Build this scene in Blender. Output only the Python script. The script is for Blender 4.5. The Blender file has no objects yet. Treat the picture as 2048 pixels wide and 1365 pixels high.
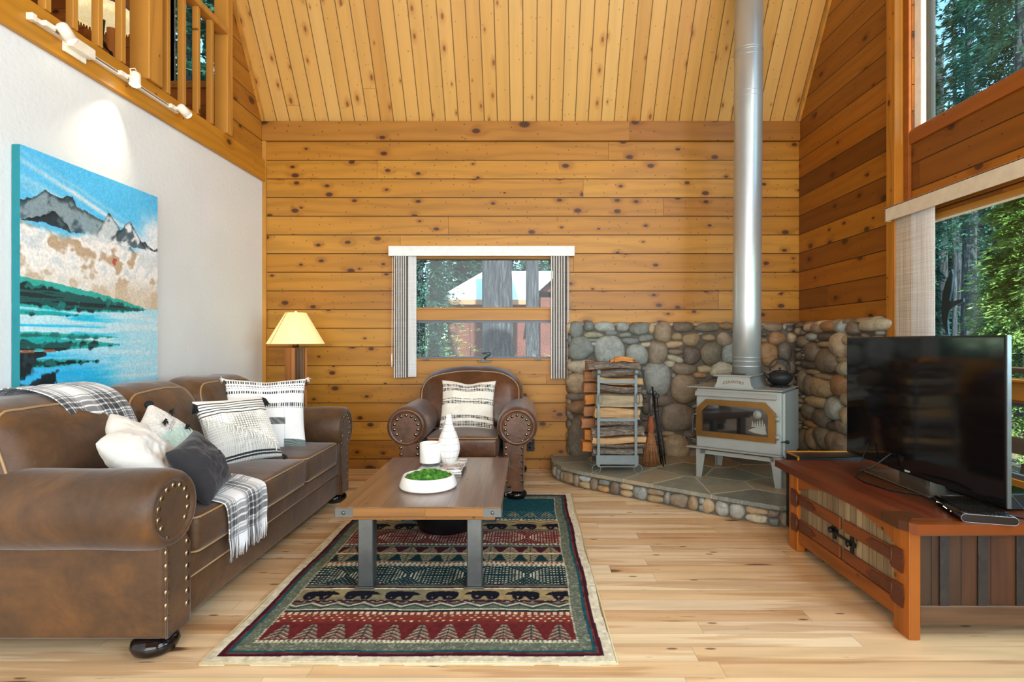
import bpy, bmesh, math, random
import numpy as np
from mathutils import Vector, Matrix, Euler, noise as mnoise

SC = bpy.context.scene
COL = SC.collection
PI = math.pi

# ------------------------------------------------------------ camera, sky, sun, exposure
cam_d = bpy.data.cameras.new('camera')
cam_d.lens = 1100 / 2048 * 36.0
cam_d.sensor_width = 36.0
cam_d.shift_x = -33 / 2048
cam_d.clip_start = 0.05
cam_d.clip_end = 300
cam = bpy.data.objects.new('camera', cam_d)
cam.location = (0, 0, 1.2)
cam.rotation_euler = (PI / 2, 0, 0)
COL.objects.link(cam)
SC.camera = cam

W = bpy.data.worlds.new('sky_world')
SC.world = W
W.use_nodes = True
wn = W.node_tree
sky = wn.nodes.new('ShaderNodeTexSky')
sky.sky_type = 'NISHITA'
sky.sun_disc = False
sky.sun_elevation = math.radians(38)
sky.sun_rotation = math.radians(180)
sky.altitude = 1800
sky.air_density = 1.0
sky.dust_density = 0.6
tint = wn.nodes.new('ShaderNodeMix')
tint.data_type = 'RGBA'
tint.blend_type = 'MULTIPLY'
tint.inputs[0].default_value = 1.0
tint.inputs[7].default_value = (0.85, 1.12, 1.0, 1)
wn.links.new(sky.outputs[0], tint.inputs[6])
wn.links.new(tint.outputs[2], wn.nodes['Background'].inputs[0])
wn.nodes['Background'].inputs[1].default_value = 0.52

SC.view_settings.view_transform = 'Standard'
SC.view_settings.look = 'None'
SC.view_settings.exposure = 0.16
SC.view_settings.gamma = 1.0
SC.view_settings.use_curve_mapping = False


def light(name, kind, loc, direction, energy, color, size=None, size_y=None, **kw):
    d = bpy.data.lights.new(name, kind)
    d.energy = energy
    d.color = color
    if kind == 'AREA':
        d.shape = 'RECTANGLE'
        d.size = size
        d.size_y = size_y or size
    for k, v in kw.items():
        setattr(d, k, v)
    o = bpy.data.objects.new(name, d)
    o.location = loc
    o.rotation_euler = Vector(direction).to_track_quat('-Z', 'Y').to_euler()
    COL.objects.link(o)
    return o


# the sun stands behind the photographer and grazes along the window wall
light('sun', 'SUN', (0, -5, 9), (-0.096, 0.80, -0.60), 10.5, (1.0, 0.93, 0.82), angle=0.01)
# daylight through the long window wall at the right, its near half and the clerestory above it
light('window_daylight', 'AREA', (2.50, 0.35, 1.45), (-1, 0.12, -0.12), 150, (0.58, 0.80, 1.0), 3.4, 1.3)
light('clerestory_daylight', 'AREA', (2.50, 0.6, 3.7), (-1, 0.15, -0.25), 170, (0.82, 0.92, 1.0), 3.2, 1.9)
# added fill light in front of the solid wall behind the photographer
light('rear_fill_light', 'AREA', (-0.2, -2.35, 2.1), (0, 1, 0.05), 240, (0.93, 0.97, 1.0), 4.4, 3.2)

# ------------------------------------------------------------ mesh helpers
def srgb(h, a=1.0):
    if isinstance(h, str):
        h = h.lstrip('#')
        c = [int(h[i:i + 2], 16) / 255 for i in (0, 2, 4)]
    else:
        c = [x / 255 for x in h]
    return tuple((x / 12.92 if x <= 0.04045 else ((x + 0.055) / 1.055) ** 2.4) for x in c) + (a,)


class MB:
    def __init__(s):
        s.v = []
        s.f = []
        s.sm = []

    def add(s, vs, fs, M=None, smooth=False):
        b = len(s.v)
        if M is not None:
            vs = [M @ Vector(p) for p in vs]
        s.v.extend([tuple(p) for p in vs])
        s.f.extend([tuple(b + i for i in f) for f in fs])
        s.sm.extend([smooth] * len(fs))
        return s

    def box(s, x0, x1, y0, y1, z0, z1, M=None, bev=0):
        if bev > 0:
            return s.rbox(((x0 + x1) / 2, (y0 + y1) / 2, (z0 + z1) / 2), (x1 - x0, y1 - y0, z1 - z0), bev, 1, 0, M, False)
        vs = [(x0, y0, z0), (x1, y0, z0), (x1, y1, z0), (x0, y1, z0), (x0, y0, z1), (x1, y0, z1), (x1, y1, z1), (x0, y1, z1)]
        fs = [(0, 3, 2, 1), (4, 5, 6, 7), (0, 1, 5, 4), (1, 2, 6, 5), (2, 3, 7, 6), (3, 0, 4, 7)]
        return s.add(vs, fs, M)

    def rbox(s, c, size, r, seg=3, mid=0, M=None, smooth=True, fn=None):
        h = [x / 2 for x in size]
        r = min(r, min(h) * 0.999)
        ax = []
        for k in range(3):
            a = [-h[k] + r * (1 - math.cos(i / seg * PI / 2) if seg > 1 else i) for i in range(seg + 1)]
            a = [-h[k] + r * i / seg for i in range(seg + 1)]
            b = [-x for x in reversed(a)]
            m = [a[-1] + (b[0] - a[-1]) * (i + 1) / (mid + 1) for i in range(mid)]
            L = a + m + b
            out = []
            for x in L:
                if not out or abs(x - out[-1]) > 1e-7:
                    out.append(x)
            out[-1] = h[k]
            ax.append(out)
        idx = {}
        vs = []
        fs = []

        def vid(p):
            key = tuple(round(q, 6) for q in p)
            if key not in idx:
                inner = [max(-h[k] + r, min(h[k] - r, p[k])) for k in range(3)]
                d = Vector([p[k] - inner[k] for k in range(3)])
                nz = sum(1 for k in range(3) if abs(d[k]) > 1e-7)
                if d.length > 1e-9:
                    if seg > 1 or nz > 1:
                        q = [math.tan(d[k] / r * PI / 4) for k in range(3)]
                        dd = Vector(q)
                        dd = dd.normalized() * r if seg > 1 else d.normalized() * r * (1.0 if nz == 1 else 1.0)
                        if seg == 1:
                            dd = d * (1.0 if nz == 1 else (0.7071 * 1.0 if nz == 2 else 0.577))
                            # plain chamfer
                            dd = Vector([d[k] for k in range(3)])
                    else:
                        dd = d
                    P = Vector(inner) + dd
                else:
                    P = Vector(inner)
                if fn:
                    P = Vector(fn(P[0], P[1], P[2]))
                idx[key] = len(vs)
                vs.append((P[0] + c[0], P[1] + c[1], P[2] + c[2]))
            return idx[key]

        if seg == 1:
            # chamfered box: 24 points
            cx = []
            for sx in (-1, 1):
                for sy in (-1, 1):
                    for sz in (-1, 1):
                        b0 = (sx * h[0], sy * (h[1] - r), sz * (h[2] - r))
                        b1 = (sx * (h[0] - r), sy * h[1], sz * (h[2] - r))
                        b2 = (sx * (h[0] - r), sy * (h[1] - r), sz * h[2])
                        cx += [b0, b1, b2]
            bm = bmesh.new()
            for p in cx:
                bm.verts.new((p[0] + c[0], p[1] + c[1], p[2] + c[2]))
            bmesh.ops.convex_hull(bm, input=bm.verts)
            bmesh.ops.dissolve_limit(bm, angle_limit=0.01, verts=bm.verts, edges=bm.edges)
            bm.verts.index_update()
            V = [v.co.copy() for v in bm.verts]
            F = [tuple(v.index for v in f.verts) for f in bm.faces]
            bm.free()
            return s.add(V, F, M, False)
        for k in range(3):
            i, j = (k + 1) % 3, (k + 2) % 3
            for sg in (-1, 1):
                A, B = ax[i], ax[j]
                for a in range(len(A) - 1):
                    for b in range(len(B) - 1):
                        q = []
                        for (u, v) in ((a, b), (a + 1, b), (a + 1, b + 1), (a, b + 1)):
                            p = [0, 0, 0]
                            p[k] = sg * h[k]
                            p[i] = A[u]
                            p[j] = B[v]
                            q.append(vid(p))
                        fs.append(tuple(q) if sg > 0 else tuple(reversed(q)))
        return s.add(vs, fs, M, smooth)

    def cyl(s, p0, p1, r0, r1=None, seg=16, smooth=True, cap=True):
        r1 = r0 if r1 is None else r1
        return s.tube([p0, p1], [r0, r1], seg, cap=cap, smooth=smooth)

    def tube(s, path, r, seg=8, closed=False, cap=True, smooth=True, flat=None, up=None):
        P = [Vector(p) for p in path]
        n = len(P)
        R = r if hasattr(r, '__len__') else [r] * n
        T = []
        for i in range(n):
            if closed:
                t = P[(i + 1) % n] - P[i - 1]
            elif i == 0:
                t = P[1] - P[0]
            elif i == n - 1:
                t = P[-1] - P[-2]
            else:
                t = (P[i + 1] - P[i]).normalized() + (P[i] - P[i - 1]).normalized()
            T.append(t.normalized() if t.length > 1e-9 else Vector((0, 0, 1)))
        ref = Vector(up) if up else (Vector((0, 0, 1)) if abs(T[0].z) < 0.9 else Vector((1, 0, 0)))
        N = (ref - T[0] * ref.dot(T[0])).normalized()
        vs = []
        fs = []
        for i in range(n):
            N = (N - T[i] * N.dot(T[i]))
            N = N.normalized() if N.length > 1e-9 else T[i].orthogonal().normalized()
            B = T[i].cross(N)
            for k in range(seg):
                a = 2 * PI * k / seg
                fx = flat if flat else 1.0
                vs.append(P[i] + (N * math.cos(a) * fx + B * math.sin(a)) * R[i])
        m = n if closed else n - 1
        for i in range(m):
            for k in range(seg):
                a, b = i * seg, ((i + 1) % n) * seg
                fs.append((a + k, a + (k + 1) % seg, b + (k + 1) % seg, b + k))
        s.add(vs, fs, None, smooth)
        if cap and not closed:
            s.f.append(tuple(len(s.v) - n * seg + k for k in reversed(range(seg))))
            s.f.append(tuple(len(s.v) - seg + k for k in range(seg)))
            s.sm += [False, False]
        return s

    def lathe(s, prof, c=(0, 0, 0), seg=32, smooth=True, M=None, sq=1.0):
        vs = []
        fs = []
        n = len(prof)
        for (r, z) in prof:
            for k in range(seg):
                a = 2 * PI * k / seg
                vs.append((c[0] + r * math.cos(a), c[1] + r * math.sin(a) * sq, c[2] + z))
        for i in range(n - 1):
            for k in range(seg):
                fs.append((i * seg + k, i * seg + (k + 1) % seg, (i + 1) * seg + (k + 1) % seg, (i + 1) * seg + k))
        if prof[0][0] > 1e-6:
            fs.append(tuple(reversed(range(seg))))
        if prof[-1][0] > 1e-6:
            fs.append(tuple((n - 1) * seg + k for k in range(seg)))
        return s.add(vs, fs, M, smooth)

    def prism(s, poly, axis, d0, d1, M=None, smooth=False):
        # poly: 2D points; axis 0: (y,z), 1: (x,z), 2: (x,y)
        def P(p, d):
            return {0: (d, p[0], p[1]), 1: (p[0], d, p[1]), 2: (p[0], p[1], d)}[axis]
        n = len(poly)
        vs = [P(p, d0) for p in poly] + [P(p, d1) for p in poly]
        fs = [tuple(reversed(range(n))), tuple(range(n, 2 * n))]
        s.add(vs, fs, M, False)
        b = len(s.v) - 2 * n
        for i in range(n):
            j = (i + 1) % n
            s.f.append((b + i, b + j, b + n + j, b + n + i))
            s.sm.append(smooth)
        return s

    def grid(s, fn, nu, nv, M=None, smooth=True, wu=False):
        vs = [fn(i / (nu - (0 if wu else 1)), j / (nv - 1)) for j in range(nv) for i in range(nu)]
        fs = []
        for j in range(nv - 1):
            for i in range(nu if wu else nu - 1):
                i2 = (i + 1) % nu
                fs.append((j * nu + i, j * nu + i2, (j + 1) * nu + i2, (j + 1) * nu + i))
        return s.add(vs, fs, M, smooth)

    def mesh(s, name):
        me = bpy.data.meshes.new(name)
        me.from_pydata(s.v, [], s.f)
        me.polygons.foreach_set('use_smooth', s.sm)
        bm = bmesh.new()
        bm.from_mesh(me)
        bmesh.ops.recalc_face_normals(bm, faces=bm.faces)
        bm.to_mesh(me)
        bm.free()
        me.update()
        return me


def fastmesh(name, V, F, smooth=True):
    """numpy quads/tris without normal recalculation"""
    V = np.asarray(V, dtype=np.float32)
    F = np.asarray(F, dtype=np.int32)
    me = bpy.data.meshes.new(name)
    me.vertices.add(len(V))
    me.vertices.foreach_set('co', V.ravel())
    k = F.shape[1]
    me.loops.add(F.size)
    me.loops.foreach_set('vertex_index', F.ravel())
    me.polygons.add(len(F))
    me.polygons.foreach_set('loop_start', np.arange(0, F.size, k, dtype=np.int32))
    me.polygons.foreach_set('use_smooth', np.full(len(F), smooth))
    me.update(calc_edges=True)
    return me


def obj(name, mb, m, parent=None, label=None):
    me = mb.mesh(name) if isinstance(mb, MB) else mb
    o = bpy.data.objects.new(name, me)
    COL.objects.link(o)
    if m is not None:
        me.materials.clear()
        me.materials.append(m)
    if parent is not None:
        o.parent = parent
    if label:
        o['label'] = label
    return o


def tag(o, label, cat, group=None, kind=None):
    o['label'] = label
    o['category'] = cat
    if group:
        o['group'] = group
    if kind:
        o['kind'] = kind
    return o


def thing(name, label, cat, loc=(0, 0, 0), rz=0, group=None):
    o = bpy.data.objects.new(name, None)
    o.empty_display_size = 0.1
    COL.objects.link(o)
    o.location = loc
    o.rotation_euler = (0, 0, rz)
    return tag(o, label, cat, group)


def struct(name, mb, m, parent=None):
    o = obj(name, mb, m, parent)
    if parent is None:
        o['kind'] = 'structure'
    return o


def copy_tree(o, parent=None):
    c = o.copy()
    COL.objects.link(c)
    c.parent = parent
    for ch in list(o.children):
        copy_tree(ch, c)
    return c


def frame_matrix(origin, xax, zax):
    """matrix whose local x / z point along xax / zax"""
    z = Vector(zax).normalized()
    x = Vector(xax)
    x = (x - z * x.dot(z)).normalized()
    y = z.cross(x)
    M = Matrix((x, y, z)).transposed().to_4x4()
    M.translation = Vector(origin)
    return M


def smooth01(x):
    x = np.clip(x, 0, 1)
    return x * x * (3 - 2 * x)


def vnoise(x, y, seed=0):
    """cheap tileable-free value noise on numpy arrays"""
    x = np.asarray(x, dtype=np.float64) + seed * 17.17
    y = np.asarray(y, dtype=np.float64) + seed * 5.31
    xi = np.floor(x).astype(np.int64)
    yi = np.floor(y).astype(np.int64)
    fx = x - xi
    fy = y - yi
    fx = fx * fx * (3 - 2 * fx)
    fy = fy * fy * (3 - 2 * fy)

    def h(a, b):
        n = (a * 374761393 + b * 668265263 + seed * 1013904223) & 0xffffffff
        n = ((n ^ (n >> 13)) * 1274126177) & 0xffffffff
        return ((n ^ (n >> 16)) & 0xffff) / 65535.0
    return (h(xi, yi) * (1 - fx) + h(xi + 1, yi) * fx) * (1 - fy) + (h(xi, yi + 1) * (1 - fx) + h(xi + 1, yi + 1) * fx) * fy


def fbm(x, y, seed=0, oct=4):
    s = 0
    a = 0.5
    t = 0
    for k in range(oct):
        s = s + a * vnoise(x * 2 ** k, y * 2 ** k, seed + k * 7)
        t += a
        a *= 0.5
    return s / t
# ------------------------------------------------------------ material helpers
class S:
    """a node socket with arithmetic"""
    def __init__(s, g, sock):
        s.g = g
        s.k = sock

    def _m(s, op, *o):
        return s.g.m(op, s, *o)

    def __add__(s, o): return s._m('ADD', o)
    def __radd__(s, o): return s._m('ADD', o)
    def __sub__(s, o): return s._m('SUBTRACT', o)
    def __rsub__(s, o): return s.g.m('SUBTRACT', o, s)
    def __mul__(s, o): return s._m('MULTIPLY', o)
    def __rmul__(s, o): return s._m('MULTIPLY', o)
    def __truediv__(s, o): return s._m('DIVIDE', o)
    def floor(s): return s._m('FLOOR')
    def fract(s): return s._m('FRACT')
    def abs(s): return s._m('ABSOLUTE')
    def sin(s): return s._m('SINE')
    def pow(s, o): return s._m('POWER', o)
    def lt(s, o): return s._m('LESS_THAN', o)
    def gt(s, o): return s._m('GREATER_THAN', o)
    def min(s, o): return s._m('MINIMUM', o)
    def max(s, o): return s._m('MAXIMUM', o)


class G:
    def __init__(s, name):
        s.mat = bpy.data.materials.new(name)
        s.mat.use_nodes = True
        s.nt = s.mat.node_tree
        s.b = s.nt.nodes['Principled BSDF']

    def n(s, t, **kw):
        x = s.nt.nodes.new(t)
        for k, v in kw.items():
            setattr(x, k, v)
        return x

    def set(s, sock, v):
        if isinstance(v, S):
            s.nt.links.new(v.k, sock)
        elif v is not None:
            if isinstance(v, (int, float)) and hasattr(sock.default_value, '__len__'):
                v = (v,) * len(sock.default_value)
            sock.default_value = v

    def m(s, op, *a, clamp=False):
        x = s.n('ShaderNodeMath', operation=op, use_clamp=clamp)
        for i, v in enumerate(a):
            s.set(x.inputs[i], v)
        return S(s, x.outputs[0])

    def coord(s, kind='Object'):
        x = s.n('ShaderNodeTexCoord')
        return S(s, x.outputs[kind])

    def sep(s, v):
        x = s.n('ShaderNodeSeparateXYZ')
        s.set(x.inputs[0], v)
        return [S(s, o) for o in x.outputs]

    def comb(s, x=0, y=0, z=0):
        c = s.n('ShaderNodeCombineXYZ')
        for i, v in enumerate((x, y, z)):
            s.set(c.inputs[i], v)
        return S(s, c.outputs[0])

    def scale(s, v, k):
        c = s.n('ShaderNodeMapping')
        s.set(c.inputs[0], v)
        c.inputs['Scale'].default_value = k if hasattr(k, '__len__') else (k, k, k)
        return S(s, c.outputs[0])

    def noise(s, v, scale=5, detail=3, rough=0.5, dist=0, col=False):
        x = s.n('ShaderNodeTexNoise')
        s.set(x.inputs['Vector'], v)
        s.set(x.inputs['Scale'], scale)
        x.inputs['Detail'].default_value = detail
        x.inputs['Roughness'].default_value = rough
        x.inputs['Distortion'].default_value = dist
        return S(s, x.outputs[1 if col else 0])

    def white(s, v):
        x = s.n('ShaderNodeTexWhiteNoise', noise_dimensions='3D')
        s.set(x.inputs['Vector'], v)
        return S(s, x.outputs[0])

    def vor(s, v, scale=5, feat='F1', dim='2D', rnd=1.0):
        x = s.n('ShaderNodeTexVoronoi', feature=feat, voronoi_dimensions=dim)
        s.set(x.inputs['Vector'], v)
        x.inputs['Scale'].default_value = scale
        x.inputs['Randomness'].default_value = rnd
        return S(s, x.outputs[0]), (S(s, x.outputs[1]) if feat != 'DISTANCE_TO_EDGE' else None)

    def ramp(s, f, stops, interp='LINEAR'):
        x = s.n('ShaderNodeValToRGB')
        e = x.color_ramp.elements
        while len(e) < len(stops):
            e.new(0.5)
        for i, (p, c) in enumerate(stops):
            e[i].position = p
            e[i].color = c if hasattr(c, '__len__') else (c, c, c, 1)
        x.color_ramp.interpolation = interp
        s.set(x.inputs[0], f)
        return S(s, x.outputs[0])

    def sstep(s, v, a, b):
        x = s.n('ShaderNodeMapRange', interpolation_type='SMOOTHSTEP')
        s.set(x.inputs[0], v)
        x.inputs[1].default_value = a
        x.inputs[2].default_value = b
        return S(s, x.outputs[0])

    def mix(s, f, a, b, mode='MIX'):
        x = s.n('ShaderNodeMix', data_type='RGBA', blend_type=mode)
        s.set(x.inputs[0], f)
        s.set(x.inputs[6], a)
        s.set(x.inputs[7], b)
        return S(s, x.outputs[2])

    def bump(s, h, strength=0.3, dist=0.01):
        x = s.n('ShaderNodeBump')
        x.inputs['Strength'].default_value = strength
        x.inputs['Distance'].default_value = dist
        s.set(x.inputs['Height'], h)
        s.nt.links.new(x.outputs[0], s.b.inputs['Normal'])

    def out(s, base=None, rough=None, metal=None, **kw):
        s.set(s.b.inputs['Base Color'], base)
        s.set(s.b.inputs['Roughness'], rough)
        s.set(s.b.inputs['Metallic'], metal)
        for k, v in kw.items():
            s.set(s.b.inputs[k.replace('_', ' ')], v)
        return s.mat


def plain(name, c, rough=0.5, metal=0.0, var=0.08, scale=18, bump=0.0, bscale=60, **kw):
    g = G(name)
    co = g.coord()
    nz = g.noise(co, scale, 4, 0.6)
    c = srgb(c)
    hi = tuple(min(1, x * (1 + var)) for x in c[:3]) + (1,)
    lo = tuple(x * (1 - var) for x in c[:3]) + (1,)
    base = g.ramp(nz, [(0.3, lo), (0.7, hi)])
    if bump:
        g.bump(g.noise(co, bscale, 3, 0.6), bump, 0.005)
    return g.out(base, rough, metal, **kw)


def wood(name, cols, width=0.176, length=2.6, U=0, V=2, off=(0.0, 0.0), knots=0.5, ks=0.16, kr=0.06, grain=0.5, rough=0.45,
         groove=0.5, gw=0.006, bump=0.25, uscale=1.0, ring=1.0, seed=0.0, knot_col='2a1408', spec=0.4, cracks=0.0, gdark=0.12, coat=0.0, kst=1.0, heart=0.0):
    """boards: U is the axis along the boards, V the axis across them (0,1,2)"""
    g = G(name)
    xyz = g.sep(g.coord())
    u = xyz[U] * uscale + off[0]
    v = xyz[V] + off[1] + 100 * width
    vi = (v / width).floor()
    fv = (v / width).fract()
    r1 = g.white(g.comb(vi, seed, 0.5))
    uu = (u + r1 * 17.3 + 50) / length
    ui = uu.floor()
    fu = uu.fract()
    r = g.white(g.comb(vi, ui, seed + 3.0))
    rr = g.white(g.comb(ui, vi, seed + 9.0))
    base = g.ramp(r, [(i / max(1, len(cols) - 1), srgb(c)) for i, c in enumerate(cols)])
    # knots
    d, kc = g.vor(g.comb(u / ks * 0.6 / kst + r * 31, v / ks + r * 7, 0), 1.0)
    kv = g.sep(kc)
    # second smaller knot family
    d2, kc2 = g.vor(g.comb(u / ks * 1.7 / kst + r * 13, v / ks * 2.2 + r * 3, 0), 1.0)
    kv2 = g.sep(kc2)
    has = kv[0].lt(knots)
    size = (kv[1] * 0.7 + 0.35) * (kr / ks)
    km = (1.0 - g.sstep(d / size, 0.55, 1.1)) * has
    halo = (1.0 - g.sstep(d / size, 0.8, 3.2)) * has
    km2 = (1.0 - g.sstep(d2, 0.04, 0.085)) * kv2[0].lt(knots * 0.8)
    # grain: warped rings and fine streaks
    warp = g.noise(g.comb(u * 0.9 + rr * 40, v * 5.0, r * 20), 1.0, 2, 0.5)
    phase = (v * 55 + warp * 16 * ring + halo * 3.0 + rr * 30)
    rings = (phase.sin() * 0.5 + 0.5)
    fine = g.noise(g.comb(u * 3.5 + r * 9, v * 130, rr * 10), 1.0, 3, 0.6)
    blot = g.noise(g.comb(u * 1.4 + rr * 9, v * 7 + r * 30, 0), 1.0, 3, 0.55)
    gr = rings.pow(2.0) * 0.35 * ring + fine * 0.65 + (blot - 0.5) * 0.7
    dark = (1.0 - gr * grain * 0.9)
    base = g.mix(1.0, base, g.comb(dark + grain * 0.42, dark + grain * 0.38, dark + grain * 0.32), 'MULTIPLY')
    base = g.mix(halo * 0.45, base, g.mix(1.0, base, (0.62, 0.42, 0.25, 1), 'MULTIPLY'))
    base = g.mix((km * 0.85 + km2 * 0.7).min(1.0), base, srgb(knot_col))
    if heart:
        hn = g.noise(g.comb(u * 0.7 + rr * 30, v * 9 + r * 10, 7.7), 1.0, 3, 0.55)
        base = g.mix(g.sstep(hn, 0.54, 0.60) * heart, base, g.mix(1.0, base, (0.62, 0.46, 0.34, 1), 'MULTIPLY'))
    if cracks:
        ck = g.noise(g.comb(u * 2.2 + r * 9, v * 34, 3.3), 1.0, 4, 0.7)
        cm = g.sstep(ck, 0.655, 0.70) * cracks
        base = g.mix(cm, base, srgb('1e0f07'))
    # joints
    ev = (fv - 0.5).abs() * 2.0
    gv = g.sstep(ev, 1.0 - gw / width, 1.0 - gw * 0.35 / width)
    eu = ((fu - 0.5).abs() * 2.0)
    gu = g.sstep(eu, 1.0 - 0.004 / length, 1.0 - 0.001 / length)
    gg = gv.max(gu * 0.8)
    base = g.mix(gg * groove, base, tuple(x * gdark for x in srgb(cols[0])[:3]) + (1,))
    g.bump(fine * 0.12 + rings * 0.05 - gg * 1.0 - km * 0.15, bump, 0.006)
    rg = g.m('ADD', fine * 0.18, rough - 0.09)
    return g.out(base, rg, 0.0, Specular_IOR_Level=spec, Coat_Weight=coat, Coat_Roughness=0.15)


def vcol_mat(name, rough=0.8, bump=0.2, bscale=300, sheen=0.0, spec=0.3, coat=0.0, mixf=0.22):
    g = G(name)
    a = g.n('ShaderNodeVertexColor', layer_name='pattern')
    co = g.coord()
    nz = g.noise(co, bscale, 2, 0.6)
    base = g.mix(mixf, S(g, a.outputs[0]), g.ramp(nz, [(0.25, 0.25), (0.75, 1.0)]), 'OVERLAY')
    g.bump(nz, bump, 0.003)
    return g.out(base, rough, 0.0, Specular_IOR_Level=spec, Sheen_Weight=sheen, Coat_Weight=coat)


def set_vcol(me, rgb):
    """rgb: (nverts,3) sRGB 0..1 -> stored linear"""
    rgb = np.clip(rgb, 0, 1)
    lin = np.where(rgb <= 0.04045, rgb / 12.92, ((rgb + 0.055) / 1.055) ** 2.4)
    ca = me.color_attributes.new('pattern', 'FLOAT_COLOR', 'POINT')
    ca.data.foreach_set('color', np.concatenate([lin, np.ones((len(lin), 1))], 1).astype(np.float32).ravel())


# ------------------------------------------------------------ materials
M = {}
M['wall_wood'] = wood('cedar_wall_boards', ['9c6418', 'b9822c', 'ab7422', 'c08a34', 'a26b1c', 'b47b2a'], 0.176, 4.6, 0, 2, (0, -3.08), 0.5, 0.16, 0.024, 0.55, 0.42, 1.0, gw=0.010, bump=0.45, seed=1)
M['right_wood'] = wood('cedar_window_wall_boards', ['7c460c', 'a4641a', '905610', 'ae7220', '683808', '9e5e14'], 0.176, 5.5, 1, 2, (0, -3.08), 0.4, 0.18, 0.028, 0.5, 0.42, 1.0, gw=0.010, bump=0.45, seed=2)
M['left_wood'] = wood('cedar_loft_wall_boards', ['a0641a', 'b67a26', 'a86c1e', 'bd842c'], 0.176, 2.4, 1, 2, (0, -3.08), 0.5, 0.17, 0.04, 0.45, 0.42, 1.0, gw=0.010, bump=0.45, seed=3)
M['loft_wood'] = wood('loft_back_wall_boards', ['8a4d1c', 'a8672a', '9a5a22'], 0.176, 2.4, 0, 2, (0, 0), 0.4, 0.17, 0.04, 0.5, 0.5, 0.9, seed=4)
M['ceil_wood'] = wood('pine_ceiling_boards', ['c8944a', 'd4a358', 'cc9a4e', 'd8ab62', 'c18b40'], 0.1225, 60, 2, 0, (0, 0.049), 0.3, 0.13, 0.015, 0.28, 0.4, 0.9, gw=0.012, bump=0.45, seed=5, knot_col='7c4a1e', gdark=0.2, ring=0.6)
M['trim_wood'] = wood('cedar_trim', ['9c6624', 'a8722c'], 5, 4.5, 0, 2, (0, 0), 0.5, 0.2, 0.04, 0.5, 0.45, 0.6, seed=6)
M['trim_wood_y'] = wood('fascia_wood', ['bf8426', 'b87d22'], 5, 60, 1, 2, (0, 0), 0.3, 0.25, 0.03, 0.45, 0.4, 0.6, seed=7, ring=1.2)
M['trim_dark_y'] = wood('window_trim_wood', ['98541c', '8e4c16'], 5, 60, 1, 2, (0, 0), 0.2, 0.25, 0.03, 0.4, 0.4, 0.6, seed=8)
M['post_wood'] = wood('post_wood', ['c28a3a', 'c99142'], 5, 90, 2, 1, (0, 0), 0.3, 0.25, 0.03, 0.5, 0.42, 0.3, seed=9, ring=1.4)
M['window_post_wood'] = wood('window_post_wood', ['b0701e', 'a96a1a'], 5, 90, 2, 1, (0, 0), 0.3, 0.25, 0.02, 0.5, 0.42, 0.3, seed=14, ring=1.4)
M['baluster_wood'] = wood('baluster_wood', ['bc8436', 'c48c3e'], 5, 90, 2, 1, (0, 0), 0.15, 0.25, 0.02, 0.4, 0.42, 0.3, seed=10)
M['frame_wood'] = wood('window_frame_wood', ['b67e30', 'b0782c'], 5, 90, 0, 2, (0, 0), 0.1, 0.3, 0.02, 0.4, 0.42, 0.3, seed=11)
M['floor_wood'] = wood('oak_floor_boards', ['d6b488', 'e4cba4', 'dcbd92', 'cca67a', 'e8d4b2', 'd8b78a', 'c09468'], 0.098, 1.5, 0, 1, (0, 0), 0.22, 0.24, 0.022, 0.42, 0.34, 0.55, gw=0.0022, bump=0.1, seed=12, knot_col='3a1c0a', cracks=0.85, gdark=0.25, spec=0.45, coat=0.2, kst=2.4, heart=0.55)


def plaster():
    g = G('white_textured_plaster')
    co = g.coord()
    g.bump(g.noise(co, 30, 4, 0.6), 0.35, 0.01)
    return g.out(g.ramp(g.noise(co, 2, 2), [(0.2, srgb('e0e4e1')), (0.8, srgb('e9edea'))]), 0.75)


M['plaster'] = plaster()
M['glass'] = plain('window_glass', 'ffffff', 0.0, var=0)


def clear_glass(name, tint=(0.93, 0.98, 0.97, 1), rough=0.0):
    g = G(name)
    nt = g.nt
    tr = g.n('ShaderNodeBsdfTransparent')
    tr.inputs[0].default_value = tint
    gl = g.n('ShaderNodeBsdfGlossy')
    gl.inputs['Roughness'].default_value = rough
    fr = g.n('ShaderNodeFresnel')
    fr.inputs[0].default_value = 1.45
    mx = g.n('ShaderNodeMixShader')
    geo = g.n('ShaderNodeNewGeometry')
    f2 = g.m('MULTIPLY', S(g, fr.outputs[0]), 0.8) * (1.0 - S(g, geo.outputs['Backfacing']))
    nt.links.new(f2.k, mx.inputs[0])
    nt.links.new(tr.outputs[0], mx.inputs[1])
    nt.links.new(gl.outputs[0], mx.inputs[2])
    nt.links.new(mx.outputs[0], nt.nodes['Material Output'].inputs[0])
    return g.mat


M['glass'] = clear_glass('window_glass_pane')


def leather(name, dark, mid, hi, rough=0.5, scale=3.0, sheen=0.25, coat=0.0):
    g = G(name)
    co = g.coord()
    a = g.noise(co, scale, 6, 0.68, 0.9)
    b = g.noise(co, scale * 9, 3, 0.6)
    c = g.noise(co, 180, 2, 0.5)
    base = g.ramp(a * 0.8 + b * 0.2, [(0.3, srgb(dark)), (0.5, srgb(mid)), (0.72, srgb(hi))])
    g.bump(g.noise(co, 11, 3, 0.6, 0.5) * 1.2 + b * 0.3 + c * 0.08, 0.22, 0.012)
    return g.out(base, rough, 0.0, Sheen_Weight=sheen, Sheen_Roughness=0.4, Specular_IOR_Level=0.4, Coat_Weight=coat, Coat_Roughness=0.3)


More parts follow.
